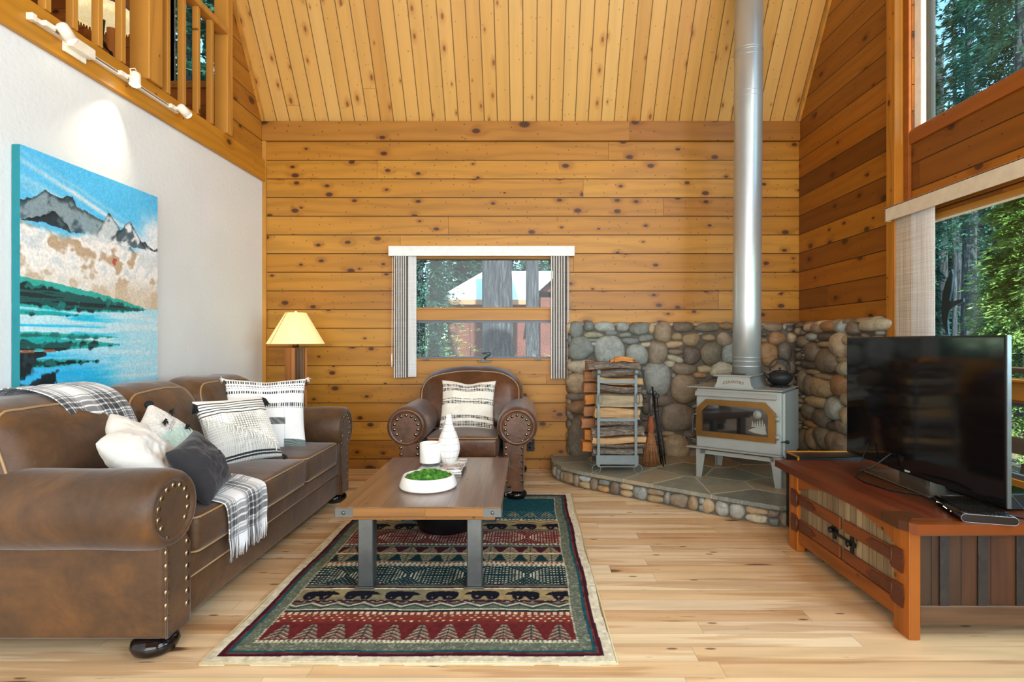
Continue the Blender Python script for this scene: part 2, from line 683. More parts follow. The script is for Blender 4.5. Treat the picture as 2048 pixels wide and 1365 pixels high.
M['leather'] = leather('brown_suede_leather', '3a2716', '523820', '704a24', 0.5)
M['leather_front'] = leather('grey_brown_suede_leather', '4a3523', '5f452c', '745234', 0.6)
M['leather_chair'] = leather('chair_leather', '3a2415', '57351f', '744a2e', 0.33, 4.0, 0.15, 0.15)
M['welt'] = plain('tan_welt', 'a08058', 0.6)
M['nail'] = plain('brass_nailhead', 'b8a480', 0.28, 1.0)
M['foot'] = plain('black_lacquer', '120c0a', 0.12)
M['canvas_edge'] = plain('teal_canvas_edge', '0d7f88', 0.6)
M['white_metal'] = plain('white_enamel', 'f2ead6', 0.3)
M['track_slot'] = plain('track_slot', '8a8a90', 0.3, 0.6)


def emit(name, col, strength):
    g = G(name)
    g.b.inputs['Emission Color'].default_value = srgb(col)
    g.b.inputs['Emission Strength'].default_value = strength
    return g.out(srgb(col), 0.5)


M['bulb'] = emit('lit_bulb', 'fff0d0', 18)
M['steel'] = plain('gun_grey_steel', '6d7272', 0.38, 0.85, 0.15, 12)
M['rack_steel'] = plain('rack_grey_steel', '6f7876', 0.5, 0.5, 0.1, 12)
M['iron'] = plain('black_iron', '1c1c1e', 0.4, 0.6)
M['cast_iron'] = plain('black_cast_iron', '1a1a1c', 0.55, 0.3, bump=0.3, bscale=220)
M['black_plastic'] = plain('black_plastic', '0b0b0d', 0.3)
M['black_gloss'] = plain('black_gloss_plastic', '08090b', 0.08)
M['cable'] = plain('black_cable', '0c0c0e', 0.5)
M['ceramic'] = plain('white_ceramic', 'f0ece4', 0.25, var=0.02)
M['bronze'] = plain('dark_bronze_frame', '3b3630', 0.4, 0.4)
M['grey_frame'] = plain('grey_sash', '5a6068', 0.4, 0.2)
M['stove'] = plain('stove_grey_paint', '989a94', 0.42, 0.35, 0.05, 6)
M['stove_side'] = M['stove']
M['pipe'] = plain('pipe_silver_paint', 'b6bab8', 0.36, 0.6, 0.05, 4)
M['brass'] = plain('aged_brass', '7d5a2e', 0.36, 0.85, 0.15, 9)
M['firebox'] = plain('dark_firebox', '14110e', 0.9)
# ------------------------------------------------------------ the room
YB, XL, XR, ZE, SL = 5.18, -2.5, 2.547, 3.27, 1.513   # back wall, side walls, eave height, roof slope


def wall_with_holes(axis, d0, d1, a0, a1, b0, b1, holes):
    """slab between d0..d1 on axis, spanning a (horizontal) and b (vertical), with rectangular holes"""
    mb = MB()
    As = sorted({a0, a1, *[h[0] for h in holes], *[h[1] for h in holes]})
    Bs = sorted({b0, b1, *[h[2] for h in holes], *[h[3] for h in holes]})
    for i in range(len(As) - 1):
        for j in range(len(Bs) - 1):
            ca, cb = (As[i] + As[i + 1]) / 2, (Bs[j] + Bs[j + 1]) / 2
            if any(h[0] < ca < h[1] and h[2] < cb < h[3] for h in holes):
                continue
            if axis == 1:
                mb.box(As[i], As[i + 1], d0, d1, Bs[j], Bs[j + 1])
            else:
                mb.box(d0, d1, As[i], As[i + 1], Bs[j], Bs[j + 1])
    return mb


struct('floor', MB().box(-2.6, 2.66, -2.6, 5.3, -0.12, 0), M['floor_wood'])
WX0, WX1, WZ0, WZ1 = -1.14, 0.273, 0.89, 2.06
struct('wall_back', wall_with_holes(1, YB, YB + 0.12, -2.6, 2.66, 0, 3.27, [(WX0, WX1, WZ0, WZ1)]), M['wall_wood'])
struct('wall_left', MB().box(XL - 0.1, XL, -2.5, YB, 0, 2.72), M['plaster'])
UY0, UY1, UZ0, UZ1 = 2.72, 3.65, 2.59, 5.6        # clerestory window
LY0, LY1, LZ0, LZ1 = 1.3, 3.60, 0.42, 2.0         # long lower window
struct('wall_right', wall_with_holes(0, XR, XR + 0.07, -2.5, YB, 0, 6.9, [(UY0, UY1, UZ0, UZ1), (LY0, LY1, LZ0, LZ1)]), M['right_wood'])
struct('wall_front', MB().box(-5.4, 2.66, -2.6, -2.5, 0, 7.0), M['plaster'])
# sloping plank ceiling: rises from the eave over the back wall towards the photographer
RY = 2.75
RZ = ZE + SL * (YB - RY)
cm = MB()
t = 0.1
cm.prism([(YB + 0.12, ZE - 0.1 * SL), (RY, RZ), (-2.6, RZ - 0.4), (-2.6, RZ - 0.3), (RY, RZ + 0.12), (YB + 0.3, ZE - 0.3)], 0, XL - 0.02, XR + 0.08)
struct('ceiling', cm, M['ceil_wood'])
struct('ceiling_loft', MB().box(-5.4, XL, -2.6, 5.1, 5.3, 5.4), M['ceil_wood'])
# triangular boarded wall between the loft post and the slope
lw = MB()
lw.prism([(4.56, 2.88), (YB, 2.88), (YB, ZE), (4.56, ZE + SL * (YB - 4.56))], 0, XL - 0.06, XL)
struct('wall_left_upper', lw, M['left_wood'])
up = MB()
up.prism([(-2.5, 5.3), (4.56 - SL * 0, 5.3), (3.8, 5.3), (RY, RZ), (-2.5, RZ - 0.4)], 0, XL - 0.05, XL - 0.01)
struct('wall_left_gable', up, M['left_wood'])
# trims
struct('trim_1', MB().box(XL, XR, YB - 0.03, YB + 0.01, 3.08, 3.262, bev=0.004), M['trim_wood'])
rk = MB()
for x0, x1 in ((XL, XL + 0.02), (XR - 0.02, XR)):
    a, b = (YB - 0.03, ZE + SL * 0.03), (3.6, ZE + SL * (YB - 3.6))
    rk.prism([(a[0], a[1] - 0.055), (b[0], b[1] - 0.055), (b[0], b[1] + 0.02), (a[0], a[1] + 0.02)], 0, x0, x1)
struct('trim_2', rk, M['post_wood'])
struct('trim_3', MB().box(XL, XL + 0.035, YB - 0.018, YB, 0, 3.08), M['post_wood'])
struct('trim_4', MB().box(XL - 0.03, XL + 0.03, -2.5, YB, 2.70, 2.895, bev=0.004), M['trim_wood_y'])
struct('baseboard_back', MB().box(XL, 0.3, YB - 0.016, YB, 0, 0.085, bev=0.003), M['trim_wood'])
struct('baseboard_right', MB().box(XR - 0.016, XR, -2.4, 3.5, 0, 0.085, bev=0.003), M['trim_dark_y'])
# structural post on the window wall
struct('trim_5', MB().box(XR - 0.077, XR + 0.01, 3.71, 3.80, 0, 5.4, bev=0.004), M['window_post_wood'])
struct('trim_6', MB().box(XR - 0.02, XR, 3.655, 3.705, 2.02, 5.3, bev=0.003), M['trim_dark_y'])
struct('trim_7', MB().box(XR - 0.018, XR + 0.002, 0.5, 3.655, 2.505, 2.588, bev=0.003), M['trim_dark_y'])
struct('floor_loft', MB().box(-5.4, XL - 0.03, -2.5, 5.0, 2.8, 2.88), M['loft_wood'])
struct('wall_loft_back', wall_with_holes(1, 5.0, 5.08, -5.4, XL - 0.06, 2.88, 5.3, [(-3.26, -2.80, 3.56, 4.55)]), M['loft_wood'])
struct('wall_loft_side', MB().box(-5.4, -5.3, -2.5, 5.0, 2.8, 5.3), M['loft_wood'])

# ---- window over the armchair
w1 = struct('window_1', wall_with_holes(1, YB - 0.012, YB + 0.1, WX0 + 0.001, WX1 - 0.001, WZ0 + 0.001, WZ1 - 0.001,
            [(-1.09, 0.235, 1.03, 1.395), (-1.09, 0.235, 1.51, 1.975)]), M['frame_wood'])
obj('window_frame', wall_with_holes(1, YB + 0.015, YB + 0.05, -1.09, 0.235, 1.03, 1.395, [(-1.068, 0.213, 1.052, 1.372)]), M['grey_frame'], w1)
sl_ = MB().box(-1.10, 0.245, YB - 0.022, YB + 0.02, 1.495, 1.515, bev=0.003)
sl_.box(-1.10, 0.245, YB - 0.03, YB + 0.02, 1.02, 1.036, bev=0.003)
obj('window_bead', sl_, M['frame_wood'], w1)
obj('pane', MB().box(-1.068, 0.213, YB + 0.03, YB + 0.034, 1.052, 1.372), M['glass'], w1)
obj('pane', MB().box(-1.09, 0.235, YB + 0.055, YB + 0.059, 1.51, 1.975), M['glass'], w1)
hd = MB()
hd.box(-0.475, -0.35, YB - 0.05, YB - 0.02, 1.005, 1.02, bev=0.004)
hd.box(-0.435, -0.40, YB - 0.045, YB - 0.02, 1.015, 1.04, bev=0.004)
hd.tube([(-0.415, YB - 0.04, 1.03), (-0.395, YB - 0.06, 1.055), (-0.365, YB - 0.075, 1.07), (-0.37, YB - 0.075, 1.085), (-0.43, YB - 0.07, 1.085)], 0.008, 8)
obj('crank_handle', hd, M['steel'], w1)
lt = MB()
for x in (-0.96, 0.09):
    lt.box(x - 0.035, x + 0.035, YB - 0.035, YB - 0.012, 1.018, 1.03, bev=0.003)
obj('latch', lt, M['grey_frame'], w1)

# ---- clerestory window
wf = MB()
wf = wall_with_holes(0, XR + 0.015, XR + 0.07, UY0, UY1, UZ0, UZ1, [(UY0 + 0.05, UY1 - 0.06, UZ0 + 0.025, UZ1 - 0.05)])
w2 = struct('window_2', wf, M['white_metal'])
obj('sash', wall_with_holes(0, XR + 0.05, XR + 0.08, UY0 + 0.05, UY1 - 0.06, UZ0 + 0.012, UZ1 - 0.05, [(UY0 + 0.09, UY1 - 0.10, UZ0 + 0.025, UZ1 - 0.09)]), M['bronze'], w2)
obj('pane', MB().box(XR + 0.062, XR + 0.066, UY0 + 0.09, UY1 - 0.10, UZ0 + 0.025, UZ1 - 0.09), M['glass'], w2)
obj('sill', MB().box(XR - 0.012, XR + 0.06, UY0, UY1, UZ0 - 0.002, UZ0 + 0.012, bev=0.003), M['trim_dark_y'], w2)

# ---- long lower window behind the television
wf = wall_with_holes(0, XR + 0.012, XR + 0.07, LY0, LY1, LZ0, LZ1, [(LY0 + 0.05, LY1 - 0.04, 1.0, LZ1 - 0.03), (LY0 + 0.05, LY1 - 0.04, LZ0 + 0.05, 0.875)])
w3 = struct('window_3', wf, M['frame_wood'])
obj('sash', wall_with_holes(0, XR + 0.03, XR + 0.06, LY0 + 0.05, LY1 - 0.04, LZ0 + 0.05, 0.875, [(LY0 + 0.08, LY1 - 0.07, LZ0 + 0.075, 0.853)]), M['grey_frame'], w3)
obj('pane', MB().box(XR + 0.05, XR + 0.054, LY0 + 0.05, LY1 - 0.04, 1.0, LZ1 - 0.03), M['glass'], w3)
obj('pane', MB().box(XR + 0.05, XR + 0.054, LY0 + 0.08, LY1 - 0.07, LZ0 + 0.075, 0.853), M['glass'], w3)
obj('window_bead', MB().box(XR + 0.045, XR + 0.062, LY0 + 0.05, LY1 - 0.04, LZ1 - 0.04, LZ1 - 0.028), M['white_metal'], w3)
obj('sill', MB().box(XR - 0.02, XR + 0.05, LY0 - 0.03, LY1 + 0.02, 0.985, 1.0, bev=0.003), M['frame_wood'], w3)

# ---- loft window
w4 = struct('window_4', wall_with_holes(1, 4.985, 5.06, -3.30, -2.76, 3.50, 4.6, [(-3.26, -2.80, 3.56, 4.55)]), M['trim_wood'])
obj('pane', MB().box(-3.26, -2.80, 5.03, 5.034, 3.56, 4.55), M['glass'], w4)

# ------------------------------------------------------------ loft railing
T = thing('loft_railing', 'golden pine railing with square balusters along the loft edge', 'railing', (XL, 0, 2.895))
for y in (2.49, 2.665, 2.84, 3.01, 3.185, 3.365, 3.785, 3.957, 4.13, 4.305):
    obj('baluster', MB().box(-0.005, 0.038, y - 0.036, y, 0, 0.81, bev=0.003), M['baluster_wood'], T)
obj('newel_post', MB().box(-0.075, 0.055, 3.545, 3.68, 0, 2.3, bev=0.005), M['post_wood'], T)
obj('newel_post', MB().box(-0.06, 0.05, 4.475, 4.56, 0, 1.6, bev=0.005), M['post_wood'], T)
obj('handrail', MB().box(-0.03, 0.06, 2.3, 4.475, 0.80, 0.85, bev=0.006), M['baluster_wood'], T)

# wall outlet
T = thing('wall_outlet', 'small black electrical outlet low on the cedar wall beside the armchair', 'outlet', (0.02, YB, 0.22))
obj('cover_plate', MB().box(-0.036, 0.036, -0.006, 0, -0.058, 0.058, bev=0.002), M['black_plastic'], T)
pl = MB()
for z in (-0.022, 0.022):
    pl.rbox((0, -0.006, z), (0.034, 0.008, 0.028), 0.003, 2)
obj('socket', pl, M['black_gloss'], T)
# ------------------------------------------------------------ upholstery
def arc_nails(side):
    """nail positions (x,z) on the keyhole panel, relative to the roll centre; side=+1 when the inner side is +x"""
    pts = []
    r = 0.090
    for k in range(11):
        a = math.radians(-38 + k * (180 + 76) / 10)
        pts.append((r * math.cos(a), r * math.sin(a)))
    out = []
    z = -0.055 - 0.05
    while z > -0.45:
        out.append((0.062 + side * 0.022 if True else 0, z))
        out.append((-0.062 + side * 0.022, z))
        z -= 0.05
    return pts + out


def make_seating(name, label, cat, loc, rz, half, cushions, backs, leather_m, group=None, depth=1.0, seat_top=0.47, back_top=0.96, arch=0.0):
    T = thing(name, label, cat, loc, rz, group)
    RC, RR = 0.555, 0.152
    nail = MB().lathe([(0.0001, -0.007), (0.0075, -0.007), (0.0115, -0.003), (0.0125, 0.001)], seg=10)
    nme = nail.mesh('nailhead')
    nme.materials.append(M['nail'])
    for side in (-1, 1):
        inner = -side
        cx = side * half
        mb = MB()
        # rolled top with a padded lip round the front panel
        prof = [(0.104, 0.010), (0.108, -0.006), (0.120, -0.016), (0.134, -0.014), (0.146, 0.004), (RR, 0.035), (RR * 1.01, 0.12), (RR * 0.985, 0.3),
                (RR, 0.5), (RR * 0.99, 0.7), (RR, depth - 0.12), (RR - 0.02, depth - 0.03), (0.06, depth - 0.02)]
        Mr = Matrix.Translation((cx, 0, RC)) @ Matrix.Rotation(-PI / 2, 4, 'X')
        mb.lathe(prof, seg=40, M=Mr)
        bx0, bx1 = cx - 0.078 + inner * 0.028, cx + 0.078 + inner * 0.028
        mb.rbox(((bx0 + bx1) / 2, depth / 2, 0.29), (bx1 - bx0, depth, 0.44), 0.022, 3)
        arm = obj('arm', mb, leather_m, T)
        # keyhole front panel
        pts = []
        r = 0.106
        a0 = math.degrees(math.asin(0.068 / r))
        for k in range(29):
            a = math.radians(-60 + k * 300 / 28)
            pts.append((cx + r * math.cos(a), RC + r * math.sin(a)))
        pts += [(cx - 0.070 + inner * 0.028, RC - 0.16), (cx - 0.070 + inner * 0.028, 0.075), (cx + 0.070 + inner * 0.028, 0.075), (cx + 0.070 + inner * 0.028, RC - 0.16)]
        pm = MB().prism(pts, 1, -0.008, 0.012)
        obj('front_panel', pm, leather_m, arm)
        w = MB().tube([(p[0], -0.008, p[1]) for p in pts], 0.004, 6, closed=True)
        obj('panel_welt', w, leather_m, arm)
        for (nx, nz) in arc_nails(inner):
            o = bpy.data.objects.new('nailhead', nme)
            COL.objects.link(o)
            o.parent = arm
            o.location = (cx + nx, -0.008, RC + nz)
            o.rotation_euler = (-PI / 2, 0, 0)
            o.rotation_euler = (-PI / 2 + PI, 0, 0) if False else (PI / 2, PI, 0)
        for y in (0.07, depth - 0.08):
            f = MB().lathe([(0.045, 0.072), (0.062, 0.066), (0.079, 0.052), (0.084, 0.035), (0.074, 0.012), (0.055, 0.0), (0.0001, 0.0)], (cx + inner * 0.01, y, 0), 28)
            obj('foot', f, M['foot'], T)
    # rail, back frame
    ix = half - 0.06
    obj('front_rail', MB().rbox((0, 0.06, 0.148), (2 * ix, 0.07, 0.155), 0.012, 2).rbox((0, 0.05, 0.27), (2 * ix, 0.07, 0.10), 0.02, 3), leather_m, T)
    obj('rail_welt', MB().tube([(-ix, 0.02, 0.226), (ix, 0.02, 0.226)], 0.004, 6), M['welt'], T)
    obj('base', MB().rbox((0, depth / 2 + 0.04, 0.2), (2 * ix, depth - 0.1, 0.25), 0.02, 2), leather_m, T)
    obj('back_frame', MB().rbox((0, depth - 0.09, 0.47), (2 * half + 0.06, 0.20, 0.80), 0.09, 4), leather_m, T)
    for (x0, x1) in cushions:
        w = x1 - x0 - 0.006
        cx = (x0 + x1) / 2
        hz = (seat_top - 0.317)

        def fn(x, y, z, w=w):
            a = max(0, 1 - (2 * x / w) ** 2)
            b = max(0, 1 - (y / 0.31) ** 2)
            k = 0.032 * a * b
            return (x, y - 0.008 * a * (1 - abs(2 * z / hz) ** 2) * (1 if y < -0.2 else 0), z + (k if z > 0 else 0) + 0.004 * mnoise.noise((x * 9 + cx * 5, y * 9, z * 9)))
        mb = MB().rbox((cx, 0.305, seat_top - hz / 2), (w, 0.62, hz), 0.03, 3, 9, fn=fn)
        c = obj('seat_cushion', mb, leather_m, T)
        wl = MB()
        for z in (seat_top - 0.006, 0.323):
            hw = w / 2 - 0.006
            wl.tube([(cx - hw, 0.45, z), (cx - hw, 0.03, z), (cx - hw + 0.012, 0.008, z), (cx - hw + 0.03, 0.001, z), (cx, -0.004, z + 0.002), (cx + hw - 0.03, 0.001, z),
                     (cx + hw - 0.012, 0.008, z), (cx + hw, 0.03, z), (cx + hw, 0.45, z)], 0.0048, 6)
        obj('welt', wl, M['welt'], c)
    for (x0, x1, r) in backs:
        w = x1 - x0 - 0.004
        cx = (x0 + x1) / 2
        H = back_top - 0.43
        zc = back_top - H / 2

        def fn(x, y, z, w=w, H=H, cx=cx):
            a = max(0.0, 1 - (2 * x / w) ** 2)
            zz = z / H
            dz = -arch * abs(2 * x / w) ** 3 * max(0, zz + 0.5)
            puff = -0.035 * a * max(0, 1 - (2 * zz) ** 2) if y < 0 else 0
            wr = 0.010 * mnoise.noise((x * 5 + cx * 3, y * 5, z * 6)) + 0.006 * mnoise.noise((x * 14 + cx * 3, y * 12, z * 14))
            return (x, y + z * 0.34 + puff + wr, z + dz + 0.016 * a * max(0, zz) + wr)
        mb = MB().rbox((cx, depth - 0.27, zc), (w, 0.32, H), 0.125, 5, 9, fn=fn)
        c = obj('back_cushion', mb, leather_m, T)
        path = []
        hx, hz_, cr = w / 2 - 0.036, H / 2 - 0.036, 0.10
        for (sx, sz, s0) in ((1, 1, 0), (-1, 1, 90), (-1, -1, 180), (1, -1, 270)):
            for k in range(7):
                a = math.radians(s0 + k * 15)
                path.append((sx * (hx - cr) + cr * math.cos(a), sz * (hz_ - cr) + cr * math.sin(a)))
        full = []
        for i in range(len(path)):
            p, q = path[i], path[(i + 1) % len(path)]
            nsub = max(1, int(math.hypot(q[0] - p[0], q[1] - p[1]) / 0.04))
            for k in range(nsub):
                full.append((p[0] + (q[0] - p[0]) * k / nsub, p[1] + (q[1] - p[1]) * k / nsub))
        pts = []
        for (x, z) in full:
            P = fn(x, -0.126, z)
            pts.append((P[0] + cx, P[1] + depth - 0.27, P[2] + zc))
        obj('welt', MB().tube(pts, 0.0055, 6, closed=True), M['welt'], c)
    return T


sofa = make_seating('sofa', 'long brown suede leather sofa with rolled nailhead arms along the white wall', 'sofa', (-1.375, 3.12, 0), PI / 2, 1.0,
                    [(-0.85, -0.285), (-0.285, 0.285), (0.285, 0.85)], [(-1.08, -0.37, 0.1), (-0.37, 0.24, 0.1), (0.24, 0.98, 0.1)], M['leather'])
armchair = make_seating('armchair', 'brown leather armchair with rolled nailhead arms below the window', 'armchair', (-0.50, 4.12, 0), 0, 0.415,
                        [(-0.272, 0.272)], [(-0.455, 0.455, 0.2)], M['leather_chair'], depth=0.98, seat_top=0.475, back_top=0.965, arch=0.10)


# ------------------------------------------------------------ pillows
def pillow(name, label, w, h, th, Mx, colfn, mat, n=90, chop=0.0, pinch=0.07, group=None, wr=0.5, cat='pillow', seed=0):
    a = np.linspace(-1, 1, n)
    A, B = np.meshgrid(a, a)
    A = np.sign(A) * (1 - (1 - np.abs(A)) ** 1.25)
    B = np.sign(B) * (1 - (1 - np.abs(B)) ** 1.25)
    out = []
    cols = []
    for sg in (1, -1):
        x = A * w / 2 * (1 - pinch * (1 - B ** 2))
        y = B * h / 2 * (1 - pinch * (1 - A ** 2))
        t = th / 2 * (np.clip((1 - A ** 2), 0, 1) ** 0.5 * np.clip((1 - B ** 2), 0, 1) ** 0.5) ** 0.85
        y = y - chop * np.exp(-(A / 0.35) ** 2) * np.clip((B + 0.1), 0, 1) ** 1.2
        wrk = (fbm(A * 2.5 + 5, B * 2.5 + 5, seed + 3, 3) - 0.5) * 0.05 * wr * np.clip(t / (th / 2), 0, 1)
        z = sg * (t + wrk)
        out.append(np.stack([x, y, z], -1).reshape(-1, 3))
        cols.append(colfn(A if sg > 0 else -A, B, sg).reshape(-1, 3))
    V = np.concatenate(out)
    idx = np.arange(n * n).reshape(n, n)
    back = idx + n * n
    back[0, :], back[-1, :], back[:, 0], back[:, -1] = idx[0, :], idx[-1, :], idx[:, 0], idx[:, -1]   # shared seam
    q = np.stack([idx[:-1, :-1], idx[:-1, 1:], idx[1:, 1:], idx[1:, :-1]], -1).reshape(-1, 4)
    q2 = np.stack([back[:-1, :-1], back[:-1, 1:], back[1:, 1:], back[1:, :-1]], -1).reshape(-1, 4)
    F = np.concatenate([q, q2[:, ::-1]])
    used = np.unique(F)
    remap = np.full(len(V), -1)
    remap[used] = np.arange(len(used))
    me = fastmesh(name, V[used], remap[F])
    set_vcol(me, np.concatenate(cols)[used])
    o = bpy.data.objects.new(name, me)
    me.materials.append(mat)
    COL.objects.link(o)
    o.matrix_world = Mx
    tag(o, label, cat, group)
    return o


def solid(c):
    c = np.array([int(c[i:i + 2], 16) / 255 for i in (0, 2, 4)])

    def f(A, B, sg):
        return np.ones(A.shape + (3,)) * c
    return f


def lerp(c, m, d):
    return c * (1 - m[..., None]) + np.array(d) * m[..., None]


def hx(s):
    return [int(s[i:i + 2], 16) / 255 for i in (0, 2, 4)]


M['linen'] = vcol_mat('woven_cotton', 0.85, 0.25, 420, 0.2)
M['knit'] = vcol_mat('chunky_knit', 0.9, 0.6, 160, 0.3)


def pat_chair(A, B, sg):
    c = np.ones(A.shape + (3,)) * np.array(hx('e9e1cf'))
    for (b, rows) in ((0.80, 3), (0.62, 3), (0.17, 1), (0.07, 3), (-0.55, 3), (-0.80, 4)):
        for k in range(rows):
            bb = b - k * 0.045 + 0.03 * (1 - A ** 2)
            m = (np.abs(B - bb) < 0.018) & (np.mod(A * 17, 1) < 0.7)
            c = lerp(c, m * 1.0, hx('1c1d26'))
    return c


def pat_black_squares(A, B, sg):
    c = np.ones(A.shape + (3,)) * np.array(hx('f1efe9'))
    for b, th in ((0.90, 0.045), (0.60, 0.045), (0.22, 0.04)):
        m = (np.abs(B - b) < th) & (np.mod(A * 17, 1) < 0.55)
        c = lerp(c, m * 1.0, hx('17181c'))
    for b in (0.79, 0.72):
        m = (np.abs(B - b) < 0.010) & (np.mod(A * 14 + b * 3, 1) < 0.6)
        c = lerp(c, m * 0.9, hx('2a2a2e'))
    for b in (0.28, 0.15):
        m = (np.abs(B - b) < 0.008) & (np.mod(A * 17, 1) < 0.6)
        c = lerp(c, m * 0.7, hx('2a2a2e'))
    tw = np.mod(A * 60 + B * 60, 1) * 0.5
    m = (np.abs(B + 0.26) < 0.10) & (A > -0.12) & (A < 0.48)
    c = lerp(c, m * (0.75 + 0.25 * (tw > 0.2)), hx('5b5f5c'))
    m = (B < -0.74) & (A > 0.42)
    c = lerp(c, m * (0.75 + 0.25 * (tw > 0.2)), hx('5b6560'))
    m = (np.abs(A - 0.45) < 0.006) & (B < 0.4)
    return lerp(c, m * 0.3, hx('8a8a86'))


def pat_textured(A, B, sg):
    c = np.ones(A.shape + (3,)) * np.array(hx('efece2'))
    for b in (0.84, 0.75, 0.66, 0.57, 0.48):
        c = lerp(c, (np.abs(B - b) < 0.018) * 0.95, hx('1d2024'))
    diag = -0.15 - 0.55 * A           # the knotted field ends on a slanting line of fringe
    field = (B < 0.42) & (B > diag)
    g = (np.mod(A * 15, 1) < 0.22) & (np.mod(B * 13, 1) < 0.45)
    c = lerp(c, (field & g) * 0.75, hx('5b5850'))
    low = (B <= diag)
    g2 = (np.mod(A * 42, 1) < 0.45) & (np.mod(B * 40, 1) < 0.5)
    c = lerp(c, low * (0.22 + 0.4 * g2), hx('6f7570'))
    for b in (-0.83, -0.91):
        c = lerp(c, (np.abs(B - b) < 0.025) * 0.95, hx('181b20'))
    return c


def pat_mint(A, B, sg):
    n = fbm(A * 30, B * 30, 5, 2)
    c = np.ones(A.shape + (3,)) * np.array(hx('eeebe0'))
    mint = smooth01((-B * 1.0 - A * 0.35 + 0.05) * 6)
    c = lerp(c, mint * 0.75, hx('b4dccb'))
    c = c * (0.82 + 0.25 * n[..., None])
    for s in (1, -1):
        m = (np.abs(B - 0.10 - s * 0.05 * np.sin(A * 24)) < 0.012) & (A > -0.35) & (A < 0.6)
        c = lerp(c, m * 0.95, hx('14161a'))
    return c


p = pillow('throw_pillow', 'cream cotton pillow with rows of black stitches on the armchair', 0.45, 0.42, 0.16,
           frame_matrix((-0.50, 4.53, 0.672), (1, 0.02, -0.02), (0.02, -0.93, 0.36)), pat_chair, M['linen'], 130, 0.02, wr=1.0)
p5 = pillow('throw_pillow', 'white pillow with black square stitching and grey patches at the far sofa arm', 0.50, 0.50, 0.17,
            frame_matrix((-1.755, 3.68, 0.705), (0.86, 0.45, -0.02), (0.46, -0.82, 0.34)), pat_black_squares, M['linen'], 130, 0.01, wr=0.7)
p4 = pillow('throw_pillow', 'knotted white pillow with black stripes and slanting fringe', 0.43, 0.43, 0.15,
            frame_matrix((-1.735, 3.30, 0.665), (0.50, 0.85, 0.0), (0.74, -0.44, 0.52)), pat_textured, M['knit'], 130, 0.0, wr=0.7)
p2 = pillow('throw_pillow', 'small white and mint knitted pillow with black pompoms and tassels', 0.27, 0.28, 0.11,
            frame_matrix((-1.80, 2.74, 0.74), (-0.40, 0.85, 0.3), (0.70, 0.0, 0.62)), pat_mint, M['knit'], 90)
p1 = pillow('throw_pillow', 'plain cream white pillow tucked against the near sofa arm', 0.34, 0.36, 0.18,
            frame_matrix((-1.71, 2.42, 0.705), (-0.5, 0.82, 0.2), (0.66, 0.2, 0.62)), solid('dcd7cb'), M['linen'], 90, 0.03, wr=0.9, seed=4)
p3 = pillow('throw_pillow', 'plain charcoal black pillow in front of the cream white one', 0.28, 0.29, 0.15,
            frame_matrix((-1.49, 2.50, 0.63), (-0.30, 0.95, 0.10), (0.86, 0.05, 0.50)), solid('2b2a2c'), M['linen'], 70, 0.0, wr=1.0, seed=9)


def on_pillow(o, mb, m, name, label=None):
    """details modelled in the pillow's own frame"""
    return obj(name, mb, m, o, label)


rnd = random.Random(5)
M['tassel_black'] = plain('black_yarn', '141417', 0.9, bump=0.5)
M['tassel_white'] = plain('white_yarn', 'efebe0', 0.9, bump=0.3)
# p2: pompoms at the corners, little black bows
for (x, y) in ((-0.132, 0.137), (0.132, 0.137), (-0.132, -0.137), (0.132, -0.137)):
    mb = MB()
    mb.rbox((x, y, 0), (0.042, 0.042, 0.042), 0.0209, 4, fn=lambda a, b, c: (a * (1 + 0.1 * mnoise.noise((a * 90, b * 90, c * 90))), b, c))
    on_pillow(p2, mb, M['tassel_black'], 'pompom')
for (x, y) in ((-0.04, 0.06), (0.07, 0.05), (0.03, -0.05)):
    mb = MB()
    for k in range(9):
        a = rnd.uniform(0, 2 * PI)
        L = rnd.uniform(0.02, 0.04)
        mb.tube([(x, y, 0.058), (x + L * 0.6 * math.cos(a), y + 0.3 * L * math.sin(a), 0.072), (x + L * math.cos(a), y + 0.4 * L * math.sin(a) - 0.008, 0.064)], [0.004, 0.003, 0.001], 5)
    on_pillow(p2, mb, M['tassel_black'], 'tassel')
# p4: fringe along the slanting line and dark corner tassels
mb = MB()
for k in range(17):
    a = -0.92 + k * 1.75 / 16
    b = -0.15 - 0.55 * a
    x, y = a * 0.2, b * 0.2
    z = 0.07 * math.sqrt(max(0, (1 - a * a))) * math.sqrt(max(0, 1 - b * b)) + 0.006
    dx = rnd.uniform(-0.016, 0.004)
    L = rnd.uniform(0.05, 0.062)
    mb.tube([(x, y, z), (x + dx * 0.4, y - L * 0.5, z + 0.006), (x + dx, y - L, z - 0.004)], [0.0045, 0.0042, 0.003], 6)
on_pillow(p4, mb, M['tassel_white'], 'fringe', 'white yarn fringe')
for (x, y) in ((-0.21, 0.20), (0.21, 0.20), (0.21, -0.2), (-0.21, -0.2)):
    mb = MB()
    for k in range(12):
        a = rnd.uniform(-0.02, 0.02)
        mb.tube([(x, y, 0), (x * 1.02 + a * 0.5, y - 0.02, 0.01 + abs(a) * 0.3), (x * 1.03 + a, y - 0.06, rnd.uniform(-0.005, 0.02))], [0.005, 0.004, 0.003], 5)
    on_pillow(p4, mb, M['tassel_black'], 'tassel')
